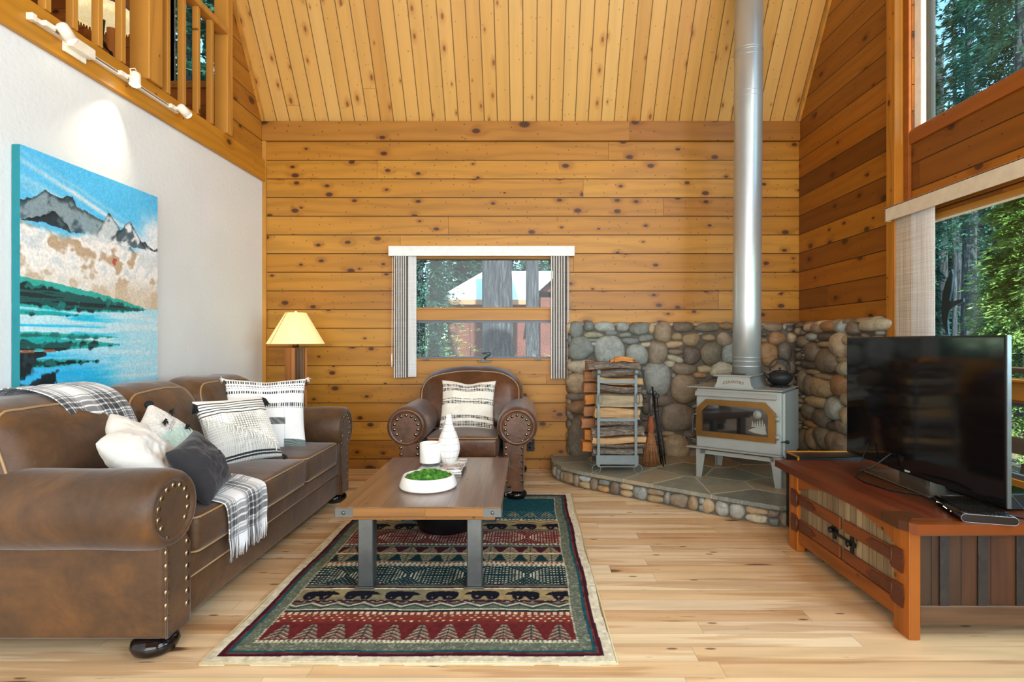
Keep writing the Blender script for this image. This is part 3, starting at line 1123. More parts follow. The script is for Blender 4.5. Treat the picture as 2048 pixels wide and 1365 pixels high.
# p4 raised knots
mb = MB()
for i in range(24):
    for j in range(22):
        a, b = -0.92 + i * 0.08, 0.40 - j * 0.073
        if b < -0.12 - 0.55 * a or b < -0.78:
            continue
        x = a * 0.215 * (1 - 0.07 * (1 - b * b))
        y = b * 0.215 * (1 - 0.07 * (1 - a * a))
        z = 0.075 * (math.sqrt(1 - a * a) * math.sqrt(1 - b * b)) ** 0.85
        mb.lathe([(0.0075, -0.002), (0.0065, 0.003), (0.0035, 0.0055), (0.0001, 0.0062)], (x, y, z), 7)
on_pillow(p4, mb, M['tassel_white'], 'knots')
# p5 corner tassels
for (x, y) in ((-0.245, 0.245), (0.245, 0.245), (0.245, -0.24)):
    mb = MB()
    for k in range(16):
        a = rnd.uniform(0, 2 * PI)
        s = 1 if x > 0 else -1
        t = 1 if y > 0 else -1
        mb.tube([(x, y, 0), (x + s * 0.015 + 0.008 * math.cos(a), y + t * 0.006, 0.008 * math.sin(a)), (x + s * rnd.uniform(0.015, 0.04), y + t * rnd.uniform(-0.02, 0.02), 0.02 * math.sin(a))], [0.004, 0.003, 0.0015], 5)
    on_pillow(p5, mb, M['tassel_white'] if x * y > 0 else M['tassel_white'], 'tassel')


# ------------------------------------------------------------ plaid throws
def plaid_col(u, v):
    """u, v in metres over the cloth"""
    def bands(t):
        t = np.mod(t, 0.26)
        k = np.zeros_like(t)
        for a, b, s in ((0.0, 0.028, 0.9), (0.036, 0.042, 0.7), (0.050, 0.072, 0.55), (0.078, 0.083, 0.8), (0.090, 0.098, 0.5), (0.185, 0.191, 0.55), (0.2, 0.222, 0.6), (0.228, 0.252, 0.85)):
            k = np.maximum(k, s * ((t > a) & (t < b)))
        return k
    a, b = bands(u), bands(v + 0.07)
    d = np.clip(0.62 * a + 0.62 * b, 0, 1)
    thin = (np.abs(np.mod(u, 0.065) - 0.03) < 0.002) | (np.abs(np.mod(v, 0.065) - 0.03) < 0.002)
    c = np.ones(u.shape + (3,)) * np.array(hx('f0f0ec'))
    c = lerp(c, d, hx('15181c'))
    c = lerp(c, (thin & (d > 0.4)) * 0.6, hx('e8eaea'))
    w = (np.mod(u * 500 + v * 500, 1) < 0.5) * 0.12
    return c * (1 - w[..., None] * d[..., None])


def cloth(name, label, path, x0, x1, mat, group=None, skew=0.0, parent=None, fringe=0.1, wave=0.01, cat='blanket', flare=0.0):
    """drape a cloth along path [(y,z)...] (local of the sofa), from x0 to x1"""
    P = [Vector((0, p[0], p[1])) for p in path]
    seg = [0]
    for i in range(1, len(P)):
        seg.append(seg[-1] + (P[i] - P[i - 1]).length)
    L = seg[-1]
    nu, nv = 150, int(L / 0.003)
    V = np.zeros((nv, nu, 3))
    U = np.linspace(0, 1, nu)
    for j in range(nv):
        s = L * j / (nv - 1)
        i = max(k for k in range(len(seg)) if seg[k] <= s + 1e-9)
        i = min(i, len(P) - 2)
        t = (s - seg[i]) / (seg[i + 1] - seg[i])
        # catmull-rom
        p0, p1, p2_, p3_ = P[max(0, i - 1)], P[i], P[i + 1], P[min(len(P) - 1, i + 2)]
        q = 0.5 * ((2 * p1) + (p2_ - p0) * t + (2 * p0 - 5 * p1 + 4 * p2_ - p3_) * t * t + (3 * p1 - p0 - 3 * p2_ + p3_) * t ** 3)
        sn = s / L
        xs = x0 + (x1 - x0) * U + skew * sn - flare * sn * (0.5 - U)
        amp = wave * sn
        V[j, :, 0] = xs
        V[j, :, 1] = q.y - amp * (0.6 + 0.5 * np.sin(U * 17 + sn * 2) + 0.3 * np.sin(U * 31 + 1))
        V[j, :, 2] = q.z + 0.002 * np.sin(U * 23 + sn * 9)
    idx = np.arange(nu * nv).reshape(nv, nu)
    q = np.stack([idx[:-1, :-1], idx[:-1, 1:], idx[1:, 1:], idx[1:, :-1]], -1).reshape(-1, 4)
    me = fastmesh(name, V.reshape(-1, 3), q)
    uu, vv = np.meshgrid((x1 - x0) * U, np.linspace(0, L, nv))
    set_vcol(me, plaid_col(uu, vv).reshape(-1, 3))
    o = bpy.data.objects.new(name, me)
    me.materials.append(mat)
    COL.objects.link(o)
    m = o.modifiers.new('thickness', 'SOLIDIFY')
    m.thickness = 0.005
    m.offset = 1
    o.location = (-1.375, 3.12, 0)
    o.rotation_euler = (0, 0, PI / 2)
    tag(o, label, cat, group)
    if fringe:
        mb = MB()
        fc = []
        for k in range(0, nu, 2):
            ct = plaid_col(np.array([(x1 - x0) * U[k]]), np.array([L]))[0].mean()
            p = V[-1, k]
            dx = rnd.uniform(-0.008, 0.008)
            l = fringe * rnd.uniform(0.85, 1.05)
            mb.tube([tuple(p), (p[0] + dx * 0.5, p[1] - 0.003, p[2] - l * 0.5), (p[0] + dx, p[1] + rnd.uniform(-0.004, 0.004), p[2] - l)], [0.0022, 0.002, 0.0014], 4)
            fc += [[ct] * 3] * 12
        fm = mb.mesh('fringe')
        set_vcol(fm, np.array(fc))
        obj('fringe', fm, mat, o)
    return o


M['plaid'] = vcol_mat('plaid_wool', 0.9, 0.3, 500, 0.4)
cloth('plaid_throw', 'black and white plaid throw with fringe hanging over the front of the sofa seat',
      [(0.34, 0.515), (0.22, 0.517), (0.12, 0.510), (0.04, 0.492), (0.0, 0.478), (-0.016, 0.46), (-0.022, 0.42), (-0.022, 0.36), (-0.018, 0.295)],
      -0.70, -0.28, M['plaid'], skew=0.03, fringe=0.10, wave=0.008, flare=-0.06)
cloth('plaid_throw', 'black and white plaid throw folded over the top of the sofa back',
      [(0.96, 0.86), (0.95, 0.95), (0.90, 0.992), (0.83, 0.997), (0.76, 0.985), (0.69, 0.955), (0.635, 0.90), (0.605, 0.84), (0.585, 0.78), (0.565, 0.70)],
      -0.76, -0.40, M['plaid'], skew=0.05, fringe=0, wave=0.004)
# ------------------------------------------------------------ rug
def bear(A, B):
    """silhouette mask of a walking bear in a unit box, A to the right, B up"""
    def el(cx, cy, rx, ry, rot=0):
        c, s = math.cos(rot), math.sin(rot)
        x, y = A - cx, B - cy
        return ((x * c + y * s) / rx) ** 2 + ((-x * s + y * c) / ry) ** 2 < 1
    m = el(0.42, 0.58, 0.30, 0.27, -0.06) | el(0.24, 0.55, 0.19, 0.27) | el(0.64, 0.60, 0.19, 0.24) | el(0.83, 0.60, 0.13, 0.15, 0.2) | el(0.94, 0.52, 0.08, 0.07, -0.3)
    m = m | el(0.79, 0.78, 0.035, 0.07) | el(0.15, 0.25, 0.075, 0.26, 0.25) | el(0.33, 0.22, 0.07, 0.24, -0.25) | el(0.58, 0.22, 0.065, 0.24, 0.2) | el(0.74, 0.24, 0.065, 0.26, -0.2)
    return m


def fir(A, B):
    """little fir tree, A in -1..1, B 0..1"""
    w = (1 - B) * 0.95
    env = (np.abs(A) < w)
    ribs = np.mod((B - np.abs(A) * 0.45) * 7.0, 1) < 0.62
    return env & (B > 0) & (B < 1) & (ribs | (np.abs(A) < 0.08))


def build_rug():
    W_, L_ = 1.55, 2.27
    nx, ny = 390, 570
    xs = np.linspace(0, W_, nx)
    ys = np.linspace(0, L_, ny)
    X, Y = np.meshgrid(xs, ys)
    red, dred, teal, dteal, grn, tan, cream, navy, rust = [hx(c) for c in ('5e2022', '3c1422', '184a52', '122e32', '5b6354', '96835a', 'd2c8ac', '11121f', '86402a')]
    C = np.ones(X.shape + (3,)) * np.array(cream)
    wob = 0.006 * np.sin(Y * 9 + 1) + 0.004 * np.sin(X * 11)
    D = np.minimum(np.minimum(X, W_ - X), np.minimum(Y, L_ - Y)) + wob * 0.7
    C = lerp(C, (D > 0.048) * 1.0, dred)
    C = lerp(C, (D > 0.074) * 1.0, teal)
    C = lerp(C, (D > 0.088) * 1.0, grn)
    C = lerp(C, ((D > 0.066) & (D < 0.072)) * 0.7, rust)
    C = lerp(C, (D > 0.088) * (vnoise(X * 160, Y * 160, 31) > 0.72) * 0.35, cream)
    inner = D > 0.145
    C = lerp(C, ((D > 0.138) & (D < 0.150)) * (np.mod((X + Y) * 60, 1) < 0.6) * 0.8, cream)
    y = Y + wob

    def band(a, b, col, f=1.0):
        nonlocal C
        C = lerp(C, (inner & (y >= a) & (y < b)) * f, col)

    def paint(mask, a, b, col, f=1.0):
        nonlocal C
        C = lerp(C, (mask & inner & (y >= a) & (y < b)) * f, col)
    y0 = 0.145

    # --- sequence from the near end
    def rust_trees(a, flip=False):
        band(a, a + 0.215, red)
        t = (y - a) / 0.215
        g = smooth01((t - 0.45) * 3) if not flip else smooth01((0.55 - t) * 3)
        C_ = lerp(C, (inner & (y >= a) & (y < a + 0.215)) * g * 0.7, rust)
        return C_

    def trees(a, h, col, edge, up=True, n=12):
        nonlocal C
        cell = (W_ - 0.30) / n
        u = np.mod((X - 0.15) / cell, 1) * 2 - 1
        b = (y - a) / h
        b = b if up else 1 - b
        aa = np.abs(u * 1.1)
        env = (aa < (1 - b) ** 0.7 * 0.92) & inner & (b > 0) & (b < 1)
        k = np.mod((b + aa * 0.30) * 5.0, 1)
        C = lerp(C, (env & (k < 0.62)) * 0.75, edge)
        C = lerp(C, (env & (k < 0.42)) * 0.95, col)
        C = lerp(C, (env & (aa < 0.07)) * 0.6, dteal)

    def dots(a, b, col, sx=42, sy=60, f=0.9, dens=0.55):
        nonlocal C
        r = np.mod(np.floor(y * sy), 2) * 0.5
        m = (np.mod(X * sx + r, 1) < 0.33) & (np.mod(y * sy, 1) < 0.4) & (vnoise(X * sx, y * sy, 77) > 0.3)
        C = lerp(C, (m & inner & (y >= a) & (y < b)) * f, col)

    def teeth(a, h, col, n=60):
        nonlocal C
        m = (np.mod(X * n / W_, 1) < 0.55)
        C = lerp(C, (m & inner & (y >= a) & (y < a + h)) * 0.9, col)

    def zigzag(a, h, bg, ln):
        band(a, a + h, bg)
        z = np.abs(np.mod(X * 8.5, 1) * 2 - 1)
        for k, c in enumerate((ln, cream, dred)):
            paint(np.abs((y - a) / h - 0.12 - 0.26 * k - 0.5 * z) < 0.07, a, a + h, c, 0.9)

    def diamonds(a, h, bg, dot):
        band(a, a + h, bg)
        t = (y - a) / h
        z = np.abs(np.sin(PI * X * 3.3))
        for k in range(4):
            m = (np.abs(np.abs(t - 0.5) * 2 - z * (0.92 - k * 0.25)) < 0.045) & (np.mod(X * 58, 1) < 0.5) & (z > 0.12)
            paint(m, a, a + h, dot, 0.85)
        m = (np.abs(t - 0.5) * 2 > z * 1.05) & (np.mod(X * 46 + np.mod(np.floor(y * 62), 2) * 0.5, 1) < 0.3) & (np.mod(y * 62, 1) < 0.42)
        paint(m, a, a + h, dot, 0.65)

    def bears(a, h, flipv=False):
        nonlocal C
        band(a, a + h, tan)
        blot = smooth01((vnoise(X * 5, y * 9, 3) - 0.35) * 3)
        C = lerp(C, (inner & (y >= a) & (y < a + h)) * blot * 0.45, grn)
        cell = 0.19
        k = np.floor((X - 0.15) / cell)
        u = np.mod((X - 0.15) / cell, 1)
        u = np.where(X < W_ * 0.55, u, 1 - u)
        m = bear(u * 1.12 - 0.06, (y - a) / h * 1.0)
        C = lerp(C, (m & inner & (y >= a) & (y < a + h)) * 1.0, navy)

    def stripe(a, h, col):
        band(a, a + h, col)

    a = y0
    teeth(a, 0.018, cream, 80)
    a += 0.02
    C = rust_trees(a)
    trees(a + 0.006, 0.112, grn, cream, True, 11)
    dots(a + 0.135, a + 0.195, cream, 30, 50)
    teeth(a + 0.19, 0.022, cream, 55)
    a += 0.215
    stripe(a, 0.016, dteal)
    stripe(a + 0.016, 0.008, cream)
    zigzag(a + 0.024, 0.065, grn, dteal)
    stripe(a + 0.089, 0.02, dred)
    dots(a + 0.09, a + 0.108, cream, 26, 60)
    a += 0.112
    bears(a, 0.11)
    a += 0.112
    stripe(a, 0.012, cream)
    stripe(a + 0.012, 0.014, dred)
    stripe(a + 0.026, 0.02, grn)
    stripe(a + 0.046, 0.01, dred)
    a += 0.058
    diamonds(a, 0.215, dteal, cream)
    a += 0.217
    teeth(a, 0.02, cream, 60)
    stripe(a + 0.022, 0.008, cream)
    stripe(a + 0.03, 0.022, rust)
    teeth(a + 0.032, 0.016, cream, 62)
    stripe(a + 0.052, 0.012, grn)
    a += 0.064
    stripe(a, 0.085, dteal)
    trees(a - 0.02, 0.105, tan, cream, False, 11)
    a += 0.085
    stripe(a, 0.03, tan)
    stripe(a + 0.01, 0.01, cream)
    a += 0.03
    stripe(a, 0.085, dred)
    trees(a, 0.085, tan, cream, True, 11)
    a += 0.087
    stripe(a, 0.02, grn)
    dots(a, a + 0.02, cream, 40, 50)
    stripe(a + 0.02, 0.008, dteal)
    teeth(a + 0.03, 0.02, cream, 60)
    a += 0.052
    diamonds(a, 0.22, red, cream)
    a += 0.222
    stripe(a, 0.02, grn)
    stripe(a + 0.02, 0.01, dred)
    a += 0.03
    bears(a, 0.12)
    a += 0.122
    zigzag(a, 0.05, tan, dred)
    teeth(a + 0.05, 0.02, cream, 60)
    a += 0.072
    stripe(a, max(0.01, L_ - 0.145 - a), teal)
    trees(a + 0.05, 0.10, grn, cream, True, 11)
    dots(a, a + 0.045, cream, 44, 60)
    dots(a + 0.045, a + 0.16, cream, 44, 48, 0.5)
    n = fbm(X * 60, Y * 60, 2, 2)
    C = C * (0.82 + 0.3 * n[..., None])
    Z = 0.010 + 0.0015 * vnoise(X * 120, Y * 120, 9) + np.minimum(0, (D - 0.012)) * 0.3
    Z = np.where(D < 0.006, 0.001, Z)
    V = np.stack([X, Y, Z], -1).reshape(-1, 3)
    idx = np.arange(nx * ny).reshape(ny, nx)
    q = np.stack([idx[:-1, :-1], idx[:-1, 1:], idx[1:, 1:], idx[1:, :-1]], -1).reshape(-1, 4)
    me = fastmesh('area_rug', V, q)
    set_vcol(me, C.reshape(-1, 3))
    mat = vcol_mat('wool_rug', 0.9, 0.5, 260, 0.0, 0.12)
    T = thing('area_rug', 'burgundy, teal and tan lodge rug with bears and fir trees under the coffee table', 'rug', (-1.218, 2.03, 0))
    o = obj('pile', me, mat, T)
    bd = MB().tube([(0.004, 0.004, 0.005), (W_ - 0.004, 0.004, 0.005), (W_ - 0.004, L_ - 0.004, 0.005), (0.004, L_ - 0.004, 0.005)], 0.006, 8, closed=True)
    obj('binding', bd, plain('rug_binding', 'cdbb8e', 0.8, bump=0.5, bscale=400), T, 'cream bound edge')


build_rug()

# ------------------------------------------------------------ coffee table
M['table_top'] = wood('rustic_mango_top', ['745540', '856550', '64482f', '7d5d45'], 0.157, 3.0, 1, 0, (0, 0.02), 0.12, 0.3, 0.02, 0.8, 0.34, 0.5, gw=0.003, bump=0.5, seed=21, spec=1.0, gdark=0.3, coat=0.5)
M['table_edge'] = wood('rustic_mango_edge', ['80562a', '8e6232'], 5, 0.6, 0, 2, (0, 0), 0.1, 0.2, 0.02, 0.7, 0.45, 0.3, bump=0.4, seed=22)
T = thing('coffee_table', 'square-legged coffee table with a rustic plank top on the patterned rug', 'table', (-0.5225, 3.16, 0.0115))
TW, TL, TZ = 0.785, 1.11, 0.4015
top = obj('table_top', MB().box(-TW / 2, TW / 2, -TL / 2, TL / 2, TZ - 0.004, TZ, bev=0.0015).box(-TW / 2 + 0.002, TW / 2 - 0.002, -TL / 2 + 0.002, TL / 2 - 0.002, TZ - 0.045, TZ - 0.004), M['table_top'], T)
obj('apron', MB().box(-TW / 2 + 0.03, TW / 2 - 0.03, -TL / 2 + 0.03, TL / 2 - 0.03, TZ - 0.07, TZ - 0.045), M['table_edge'], T)
obj('edge_board', MB().box(-TW / 2 - 0.001, TW / 2 + 0.001, -TL / 2 - 0.004, -TL / 2 + 0.002, TZ - 0.044, TZ - 0.005, bev=0.001), M['table_edge'], T)
for sx in (-1, 1):
    for sy in (-1, 1):
        cx, cy = sx * 0.262, sy * (TL / 2 - 0.075)
        lg = MB().box(cx - 0.036, cx + 0.036, cy - 0.036, cy + 0.036, 0.006, TZ - 0.07, bev=0.004)
        lg.box(cx - 0.048, cx + 0.048, cy - 0.048, cy + 0.048, 0, 0.008, bev=0.002)
        obj('leg', lg, M['steel'], T)
        br = MB()
        x0, x1 = (sx * TW / 2 - sx * 0.085, sx * (TW / 2 + 0.003))
        y0_, y1_ = (sy * TL / 2 - sy * 0.085, sy * (TL / 2 + 0.005))
        br.box(min(x0, x1), max(x0, x1), min(sy * (TL / 2 + 0.001), y1_), max(sy * (TL / 2 + 0.001), y1_), TZ - 0.046, TZ - 0.006)
        br.box(min(sx * (TW / 2 + 0.001), x1 + sx * 0.001), max(sx * (TW / 2 + 0.001), x1 + sx * 0.001), min(y0_, y1_), max(y0_, y1_), TZ - 0.046, TZ - 0.006)
        b = obj('corner_bracket', br, M['steel'], T)
        Mr = Matrix.Translation((cx + sx * 0.09, sy * (TL / 2 + 0.006), TZ - 0.026)) @ Matrix.Rotation(-PI / 2 * -sy, 4, 'X')
        obj('bolt', MB().lathe([(0.009, -0.001), (0.009, 0.003), (0.006, 0.007), (0.0001, 0.008)], seg=8, M=Matrix.Translation((sx * (TW / 2 - 0.04), sy * (TL / 2 + 0.005), TZ - 0.026)) @ Matrix.Rotation(PI / 2 * (1 if sy < 0 else -1), 4, 'X')), M['steel'], b)
st = MB()
for sx in (-1, 1):
    st.box(sx * 0.262 - 0.012, sx * 0.262 + 0.012, -TL / 2 + 0.1, TL / 2 - 0.1, TZ - 0.095, TZ - 0.068)
obj('side_rail', st, M['steel'], T)
pulls = MB().tube([(TW / 2 + 0.002, -0.05, TZ - 0.075), (TW / 2 + 0.03, -0.05, TZ - 0.07), (TW / 2 + 0.034, 0.0, TZ - 0.06), (TW / 2 + 0.03, 0.07, TZ - 0.07), (TW / 2 + 0.002, 0.07, TZ - 0.075)], 0.005, 8)
pulls.box(TW / 2 - 0.002, TW / 2 + 0.006, -0.07, 0.09, TZ - 0.085, TZ - 0.066, bev=0.002)
obj('pull_handle', pulls, M['steel'], T)
TT = 0.413   # world height of the top

# black drum under the table
T = thing('drum_stool', 'black round drum stool under the coffee table', 'stool', (-0.525, 3.53, 0.0115))
obj('drum', MB().lathe([(0.0001, 0), (0.172, 0), (0.18, 0.012), (0.198, 0.10), (0.198, 0.20), (0.18, 0.262)], seg=48), M['black_plastic'], T)
obj('seat_pad', MB().lathe([(0.18, 0.262), (0.183, 0.275), (0.17, 0.288), (0.0001, 0.291)], seg=48), M['cable'], T)

# bowl with moss
T = thing('planter_bowl', 'low round white bowl filled with green moss on the coffee table', 'bowl', (-0.54, 2.965, TT))
obj('bowl', MB().lathe([(0.0001, 0.0), (0.125, 0.0), (0.150, 0.006), (0.153, 0.016), (0.145, 0.042), (0.135, 0.066), (0.132, 0.068), (0.128, 0.064), (0.12, 0.03), (0.0001, 0.03)], seg=64), M['ceramic'], T)


def moss():
    g = G('moss_green')
    co = g.coord()
    n = g.noise(co, 40, 4, 0.7)
    g.bump(g.noise(co, 160, 3, 0.7), 1.0, 0.01)
    return g.out(g.ramp(n, [(0.3, srgb('1c4a10')), (0.5, srgb('3f8a22')), (0.68, srgb('8fbf48'))]), 0.85)


M['moss'] = moss()
mb = MB()


def mossf(u, v):
    r = 0.129 * v
    a = 2 * PI * u
    x, y = r * math.cos(a), r * math.sin(a)
    h = 0.052 + 0.034 * (1 - v ** 2) + 0.012 * mnoise.noise((x * 40, y * 40, 0.3)) + 0.006 * mnoise.noise((x * 110, y * 110, 2.3))
    return (x, y, h)


mb.grid(mossf, 90, 40, wu=True)
for k in range(1500):
    r = 0.127 * math.sqrt(rnd.random())
    a = rnd.uniform(0, 2 * PI)
    x, y = r * math.cos(a), r * math.sin(a)
    z = mossf(a / (2 * PI), r / 0.129)[2] - 0.004
    d = Vector((rnd.uniform(-1, 1), rnd.uniform(-1, 1), rnd.uniform(0.5, 1.6))).normalized()
    s = rnd.uniform(0.006, 0.013)
    e = d.orthogonal().normalized() * s * 0.22
    mb.add([Vector((x, y, z)) - e, Vector((x, y, z)) + e, Vector((x, y, z)) + d * s], [(0, 1, 2)])
mo = obj('moss', mb, M['moss'], T)
mo['kind'] = 'stuff'

# two books, candle, vase
B0 = (-0.52, 3.365, TT)
T = thing('book', 'white hardback book with dark spine, lower of the two under the vase', 'book', (B0[0] - 0.005, B0[1] + 0.005, TT), 0.06)
M['cover_dark'] = plain('dark_cover', '27303a', 0.35)
M['paper'] = plain('book_pages', 'e8e4d8', 0.8)


def cover_mat():
    g = G('photo_book_cover')
    co = g.coord()
    n = g.noise(co, 9, 4, 0.6)
    x = g.sep(co)
    m = g.sstep(n, 0.5, 0.55)
    c = g.mix(m, srgb('e9e6e0'), g.ramp(g.noise(co, 30, 3), [(0.35, srgb('3b4038')), (0.55, srgb('8c5a44')), (0.7, srgb('c9bba5'))]))
    return g.out(c, 0.2, 0, Coat_Weight=0.5)


M['cover_photo'] = cover_mat()


def book(T, w, d, h, cov):
    obj('pages', MB().box(-w / 2 + 0.003, w / 2 - 0.004, -d / 2 + 0.004, d / 2 - 0.004, 0.002, h - 0.002), M['paper'], T)
    c = MB().box(-w / 2, w / 2, -d / 2, d / 2, h - 0.0025, h, bev=0.0008).box(-w / 2, w / 2, -d / 2, d / 2, 0, 0.0025, bev=0.0008).box(-w / 2, -w / 2 + 0.003, -d / 2, d / 2, 0, h)
    obj('cover', c, cov, T)


book(T, 0.25, 0.30, 0.018, M['cover_dark'])
T = thing('book', 'glossy photo book with white cover directly below the candle and vase', 'book', (B0[0], B0[1], TT + 0.018), 0.0)
book(T, 0.255, 0.295, 0.018, M['cover_photo'])
BZ = TT + 0.036
T = thing('candle_jar', 'white candle in a clear glass jar on the books', 'candle', (-0.595, 3.33, BZ))
obj('candle', MB().lathe([(0.0001, 0.018), (0.0600, 0.018), (0.0622, 0.021), (0.0625, 0.134), (0.0605, 0.136), (0.0585, 0.134), (0.0575, 0.118), (0.0001, 0.116)], seg=48), M['ceramic'], T)
g = G('jar_glass')
M['jar_glass'] = clear_glass('jar_glass', (0.9, 0.94, 0.96, 1))
obj('jar', MB().lathe([(0.0001, 0), (0.056, 0), (0.061, 0.003), (0.0625, 0.010), (0.0625, 0.0205), (0.060, 0.0175), (0.0001, 0.0172)], seg=48), M['jar_glass'], T)


def vase_mat():
    g = G('vase_line_pattern')
    x, y, z = g.sep(g.coord())
    ang = g.m('ARCTAN2', y, x) / (2 * PI) * 14
    la = (ang.fract() - 0.5).abs().gt(0.48)
    lz = ((z * 25).fract() - 0.5).abs().gt(0.475)
    ln = la.max(lz)
    return g.out(g.mix(ln * 0.75, srgb('efeae0'), srgb('5d6a72')), 0.35)


T = thing('vase', 'tall white bottle vase with fine grid lines on the books', 'vase', (-0.492, 3.39, BZ))
obj('body', MB().lathe([(0.0001, 0.0), (0.034, 0.0), (0.038, 0.003), (0.052, 0.025), (0.064, 0.055), (0.0695, 0.085), (0.068, 0.115), (0.060, 0.150), (0.047, 0.185), (0.034, 0.215),
                          (0.024, 0.245), (0.019, 0.275), (0.0175, 0.297), (0.0165, 0.299), (0.0150, 0.297), (0.0150, 0.27), (0.0001, 0.26)], seg=56), vase_mat(), T)

# ------------------------------------------------------------ painting
def painting():
    nx, ny = 330, 430
    W_, H_ = 0.985, 1.255
    xs = np.linspace(0, 1, nx)
    ys = np.linspace(0, 1, ny)
    U, V = np.meshgrid(xs, ys)      # V: 0 top, 1 bottom
    n1 = fbm(U * 4 + 1, V * 14, 1, 4)
    n2 = fbm(U * 9, V * 9, 2, 4)
    n3 = fbm(U * 22 + V * 20, V * 22 - U * 20, 3, 3)
    st = fbm(U * 3, V * 60, 4, 3)
    C = np.ones(U.shape + (3,)) * np.array(hx('55c2f2'))
    # sky: blue with diagonal white clouds
    d = V - 0.22 * U
    for c0, wd, f in ((0.055, 0.012, 0.85), (0.12, 0.016, 0.6), (0.155, 0.02, 0.35), (0.02, 0.01, 0.3)):
        m = np.exp(-((d - c0 + 0.02 * (n1 - 0.5)) / wd) ** 2) * f * smooth01((0.95 - np.abs(U - 0.45)))
        C = lerp(C, np.clip(m * (0.6 + 0.8 * n1), 0, 1), hx('f0eeea'))
    C = lerp(C, smooth01((U - 0.72 - 0.25 * (n2 - 0.5)) * 5) * smooth01((V - 0.06) * 8) * 0.95, hx('f1f2f2'))
    C = lerp(C, smooth01((0.25 - np.abs(V - 0.27)) * 6) * smooth01((0.55 - U) * 3) * 0.25, hx('7cd0ee'))
    # mountains
    jag = 0.03 * (n3 - 0.5)

    def mount(px, py, sl, sr, base, col, col2, sd):
        nonlocal C
        top = py + np.where(U < px, (px - U) * sl, (U - px) * sr) + jag
        m = (V > top) & (V < base + 0.05 * (n2 - 0.5))
        sh = fbm(U * 10 + V * 16, V * 6 - U * 10, sd, 4)
        a = smooth01((sh - 0.42) * 7)
        cc = np.array(hx(col)) * (1 - a[..., None]) + np.array(hx(col2)) * a[..., None]
        edge = np.exp(-((V - top) / 0.012) ** 2)
        cc = cc * (1 - 0.5 * edge[..., None])
        mm = (m * 1.0)[..., None] * 0.93
        C = C * (1 - mm) + cc * mm
    mount(0.46, 0.245, 0.9, 0.8, 0.32, '5c7680', '8fa6ac', 16)
    mount(0.31, 0.135, 0.26, 1.7, 0.290, '344c58', '6f8a94', 11)
    mount(0.14, 0.150, 0.45, 0.15, 0.285, '3f5a64', '8aa0a6', 15)
    mount(0.57, 0.160, 1.25, 0.75, 0.325, '41565f', 'cdd8d8', 12)
    mount(0.74, 0.165, 0.8, 0.85, 0.295, '4e626b', 'eef0f0', 13)
    mount(0.20, 0.225, 0.35, 0.6, 0.295, '22363f', '4e636a', 14)
    # misty foothills
    m = smooth01((V - 0.285 - 0.07 * (n2 - 0.5) - 0.02 * np.sin(U * 9)) * 30) * (V < 0.62)
    blot = smooth01((n3 - 0.5) * 6)
    n4 = fbm(U * 12 + V * 9, V * 16 - U * 6, 21, 3)
    base = np.array(hx('f4f2ea')) * np.ones_like(C)
    base = lerp(base, smooth01((n4 - 0.52) * 7) * 0.75, hx('b0906a'))
    base = lerp(base, smooth01((0.44 - n4) * 7) * 0.7, hx('cfd9da'))
    base = lerp(base, smooth01((V - 0.42) * 8) * 0.55, hx('e6ddca'))
    base = lerp(base, smooth01((V - 0.43) * 9) * smooth01((U - 0.45) * 4) * 0.45, hx('cdb593'))
    C = C * (1 - m[..., None]) + base * m[..., None]
    C = lerp(C, (np.hypot((U - 0.62), (V - 0.385) * 1.27) < 0.022) * (n3 > 0.42) * 0.8, hx('b5483a'))
    # far shore and water
    sh = 0.575 + 0.02 * np.sin(U * 5 + 0.6) + 0.05 * U + 0.02 * (n2 - 0.5)
    water = smooth01((V - 0.585 - 0.02 * (n1 - 0.5)) * 60)
    wc = np.array(hx('7fdcf2')) * np.ones_like(C)
    wc = lerp(wc, smooth01((st - 0.48) * 8) * 0.7, hx('dfeff2'))
    wc = lerp(wc, smooth01((0.46 - st) * 8) * smooth01((0.75 - U) * 3) * 0.85, hx('10c0e4'))
    wc = lerp(wc, smooth01((U - 0.45) * 3) * 0.55, hx('d3e6ea'))
    wc = lerp(wc, smooth01((V - 0.76) * 9) * smooth01((0.7 - U) * 2.5) * 0.75, hx('1cb4f0'))
    wc = lerp(wc, smooth01((V - 0.93) * 15) * smooth01((U - 0.45) * 5) * 0.7, hx('4cb4ea'))
    C = C * (1 - water[..., None]) + wc * water[..., None]
    # dark islands with teal rims
    for (cv, hgt, ue, amp, col) in ((0.575, 0.045, 0.90, 0.035, '1a3032'), (0.645, 0.010, 0.35, 0.01, '1c3a3e'), (0.735, 0.012, 0.65, 0.012, '1d6a68'), (0.775, 0.022, 0.66, 0.006, '16292c'), (0.85, 0.014, 0.50, 0.0, '101c20')):
        wdt = np.clip(1 - (U / ue) ** 2.2, 0, 1)
        cen = cv + amp * U + 0.012 * (n1 - 0.5)
        rim = (np.abs(V - cen + hgt * 0.15) < hgt * wdt * 1.25 + 0.012 * (n3 - 0.45)) & (wdt > 0)
        C = lerp(C, rim * 0.85, hx('12a89a' if col[0] == '1' else '1d9aa8'))
        core = smooth01((hgt * wdt + 0.03 * (n3 - 0.5) + 0.012 * (st - 0.5) - np.abs(V - cen)) / 0.006) * (wdt > 0.02)
        C = lerp(C, core * (0.70 + 0.3 * (st > 0.45)), hx(col))
        C = lerp(C, core * (n4 > 0.62) * 0.6, hx('1f8f88'))
    dab = 0.55 * fbm(U * 7, V * 12, 8, 3) + 0.25 * fbm(np.floor(U * 34) / 2, V * 30, 9, 2) + 0.3 * fbm(U * 3, V * 5, 19, 2)
    m = smooth01((dab - 0.40 - 0.62 * U - 0.35 * np.abs(V - 0.92)) * 16) * (V > 0.80)
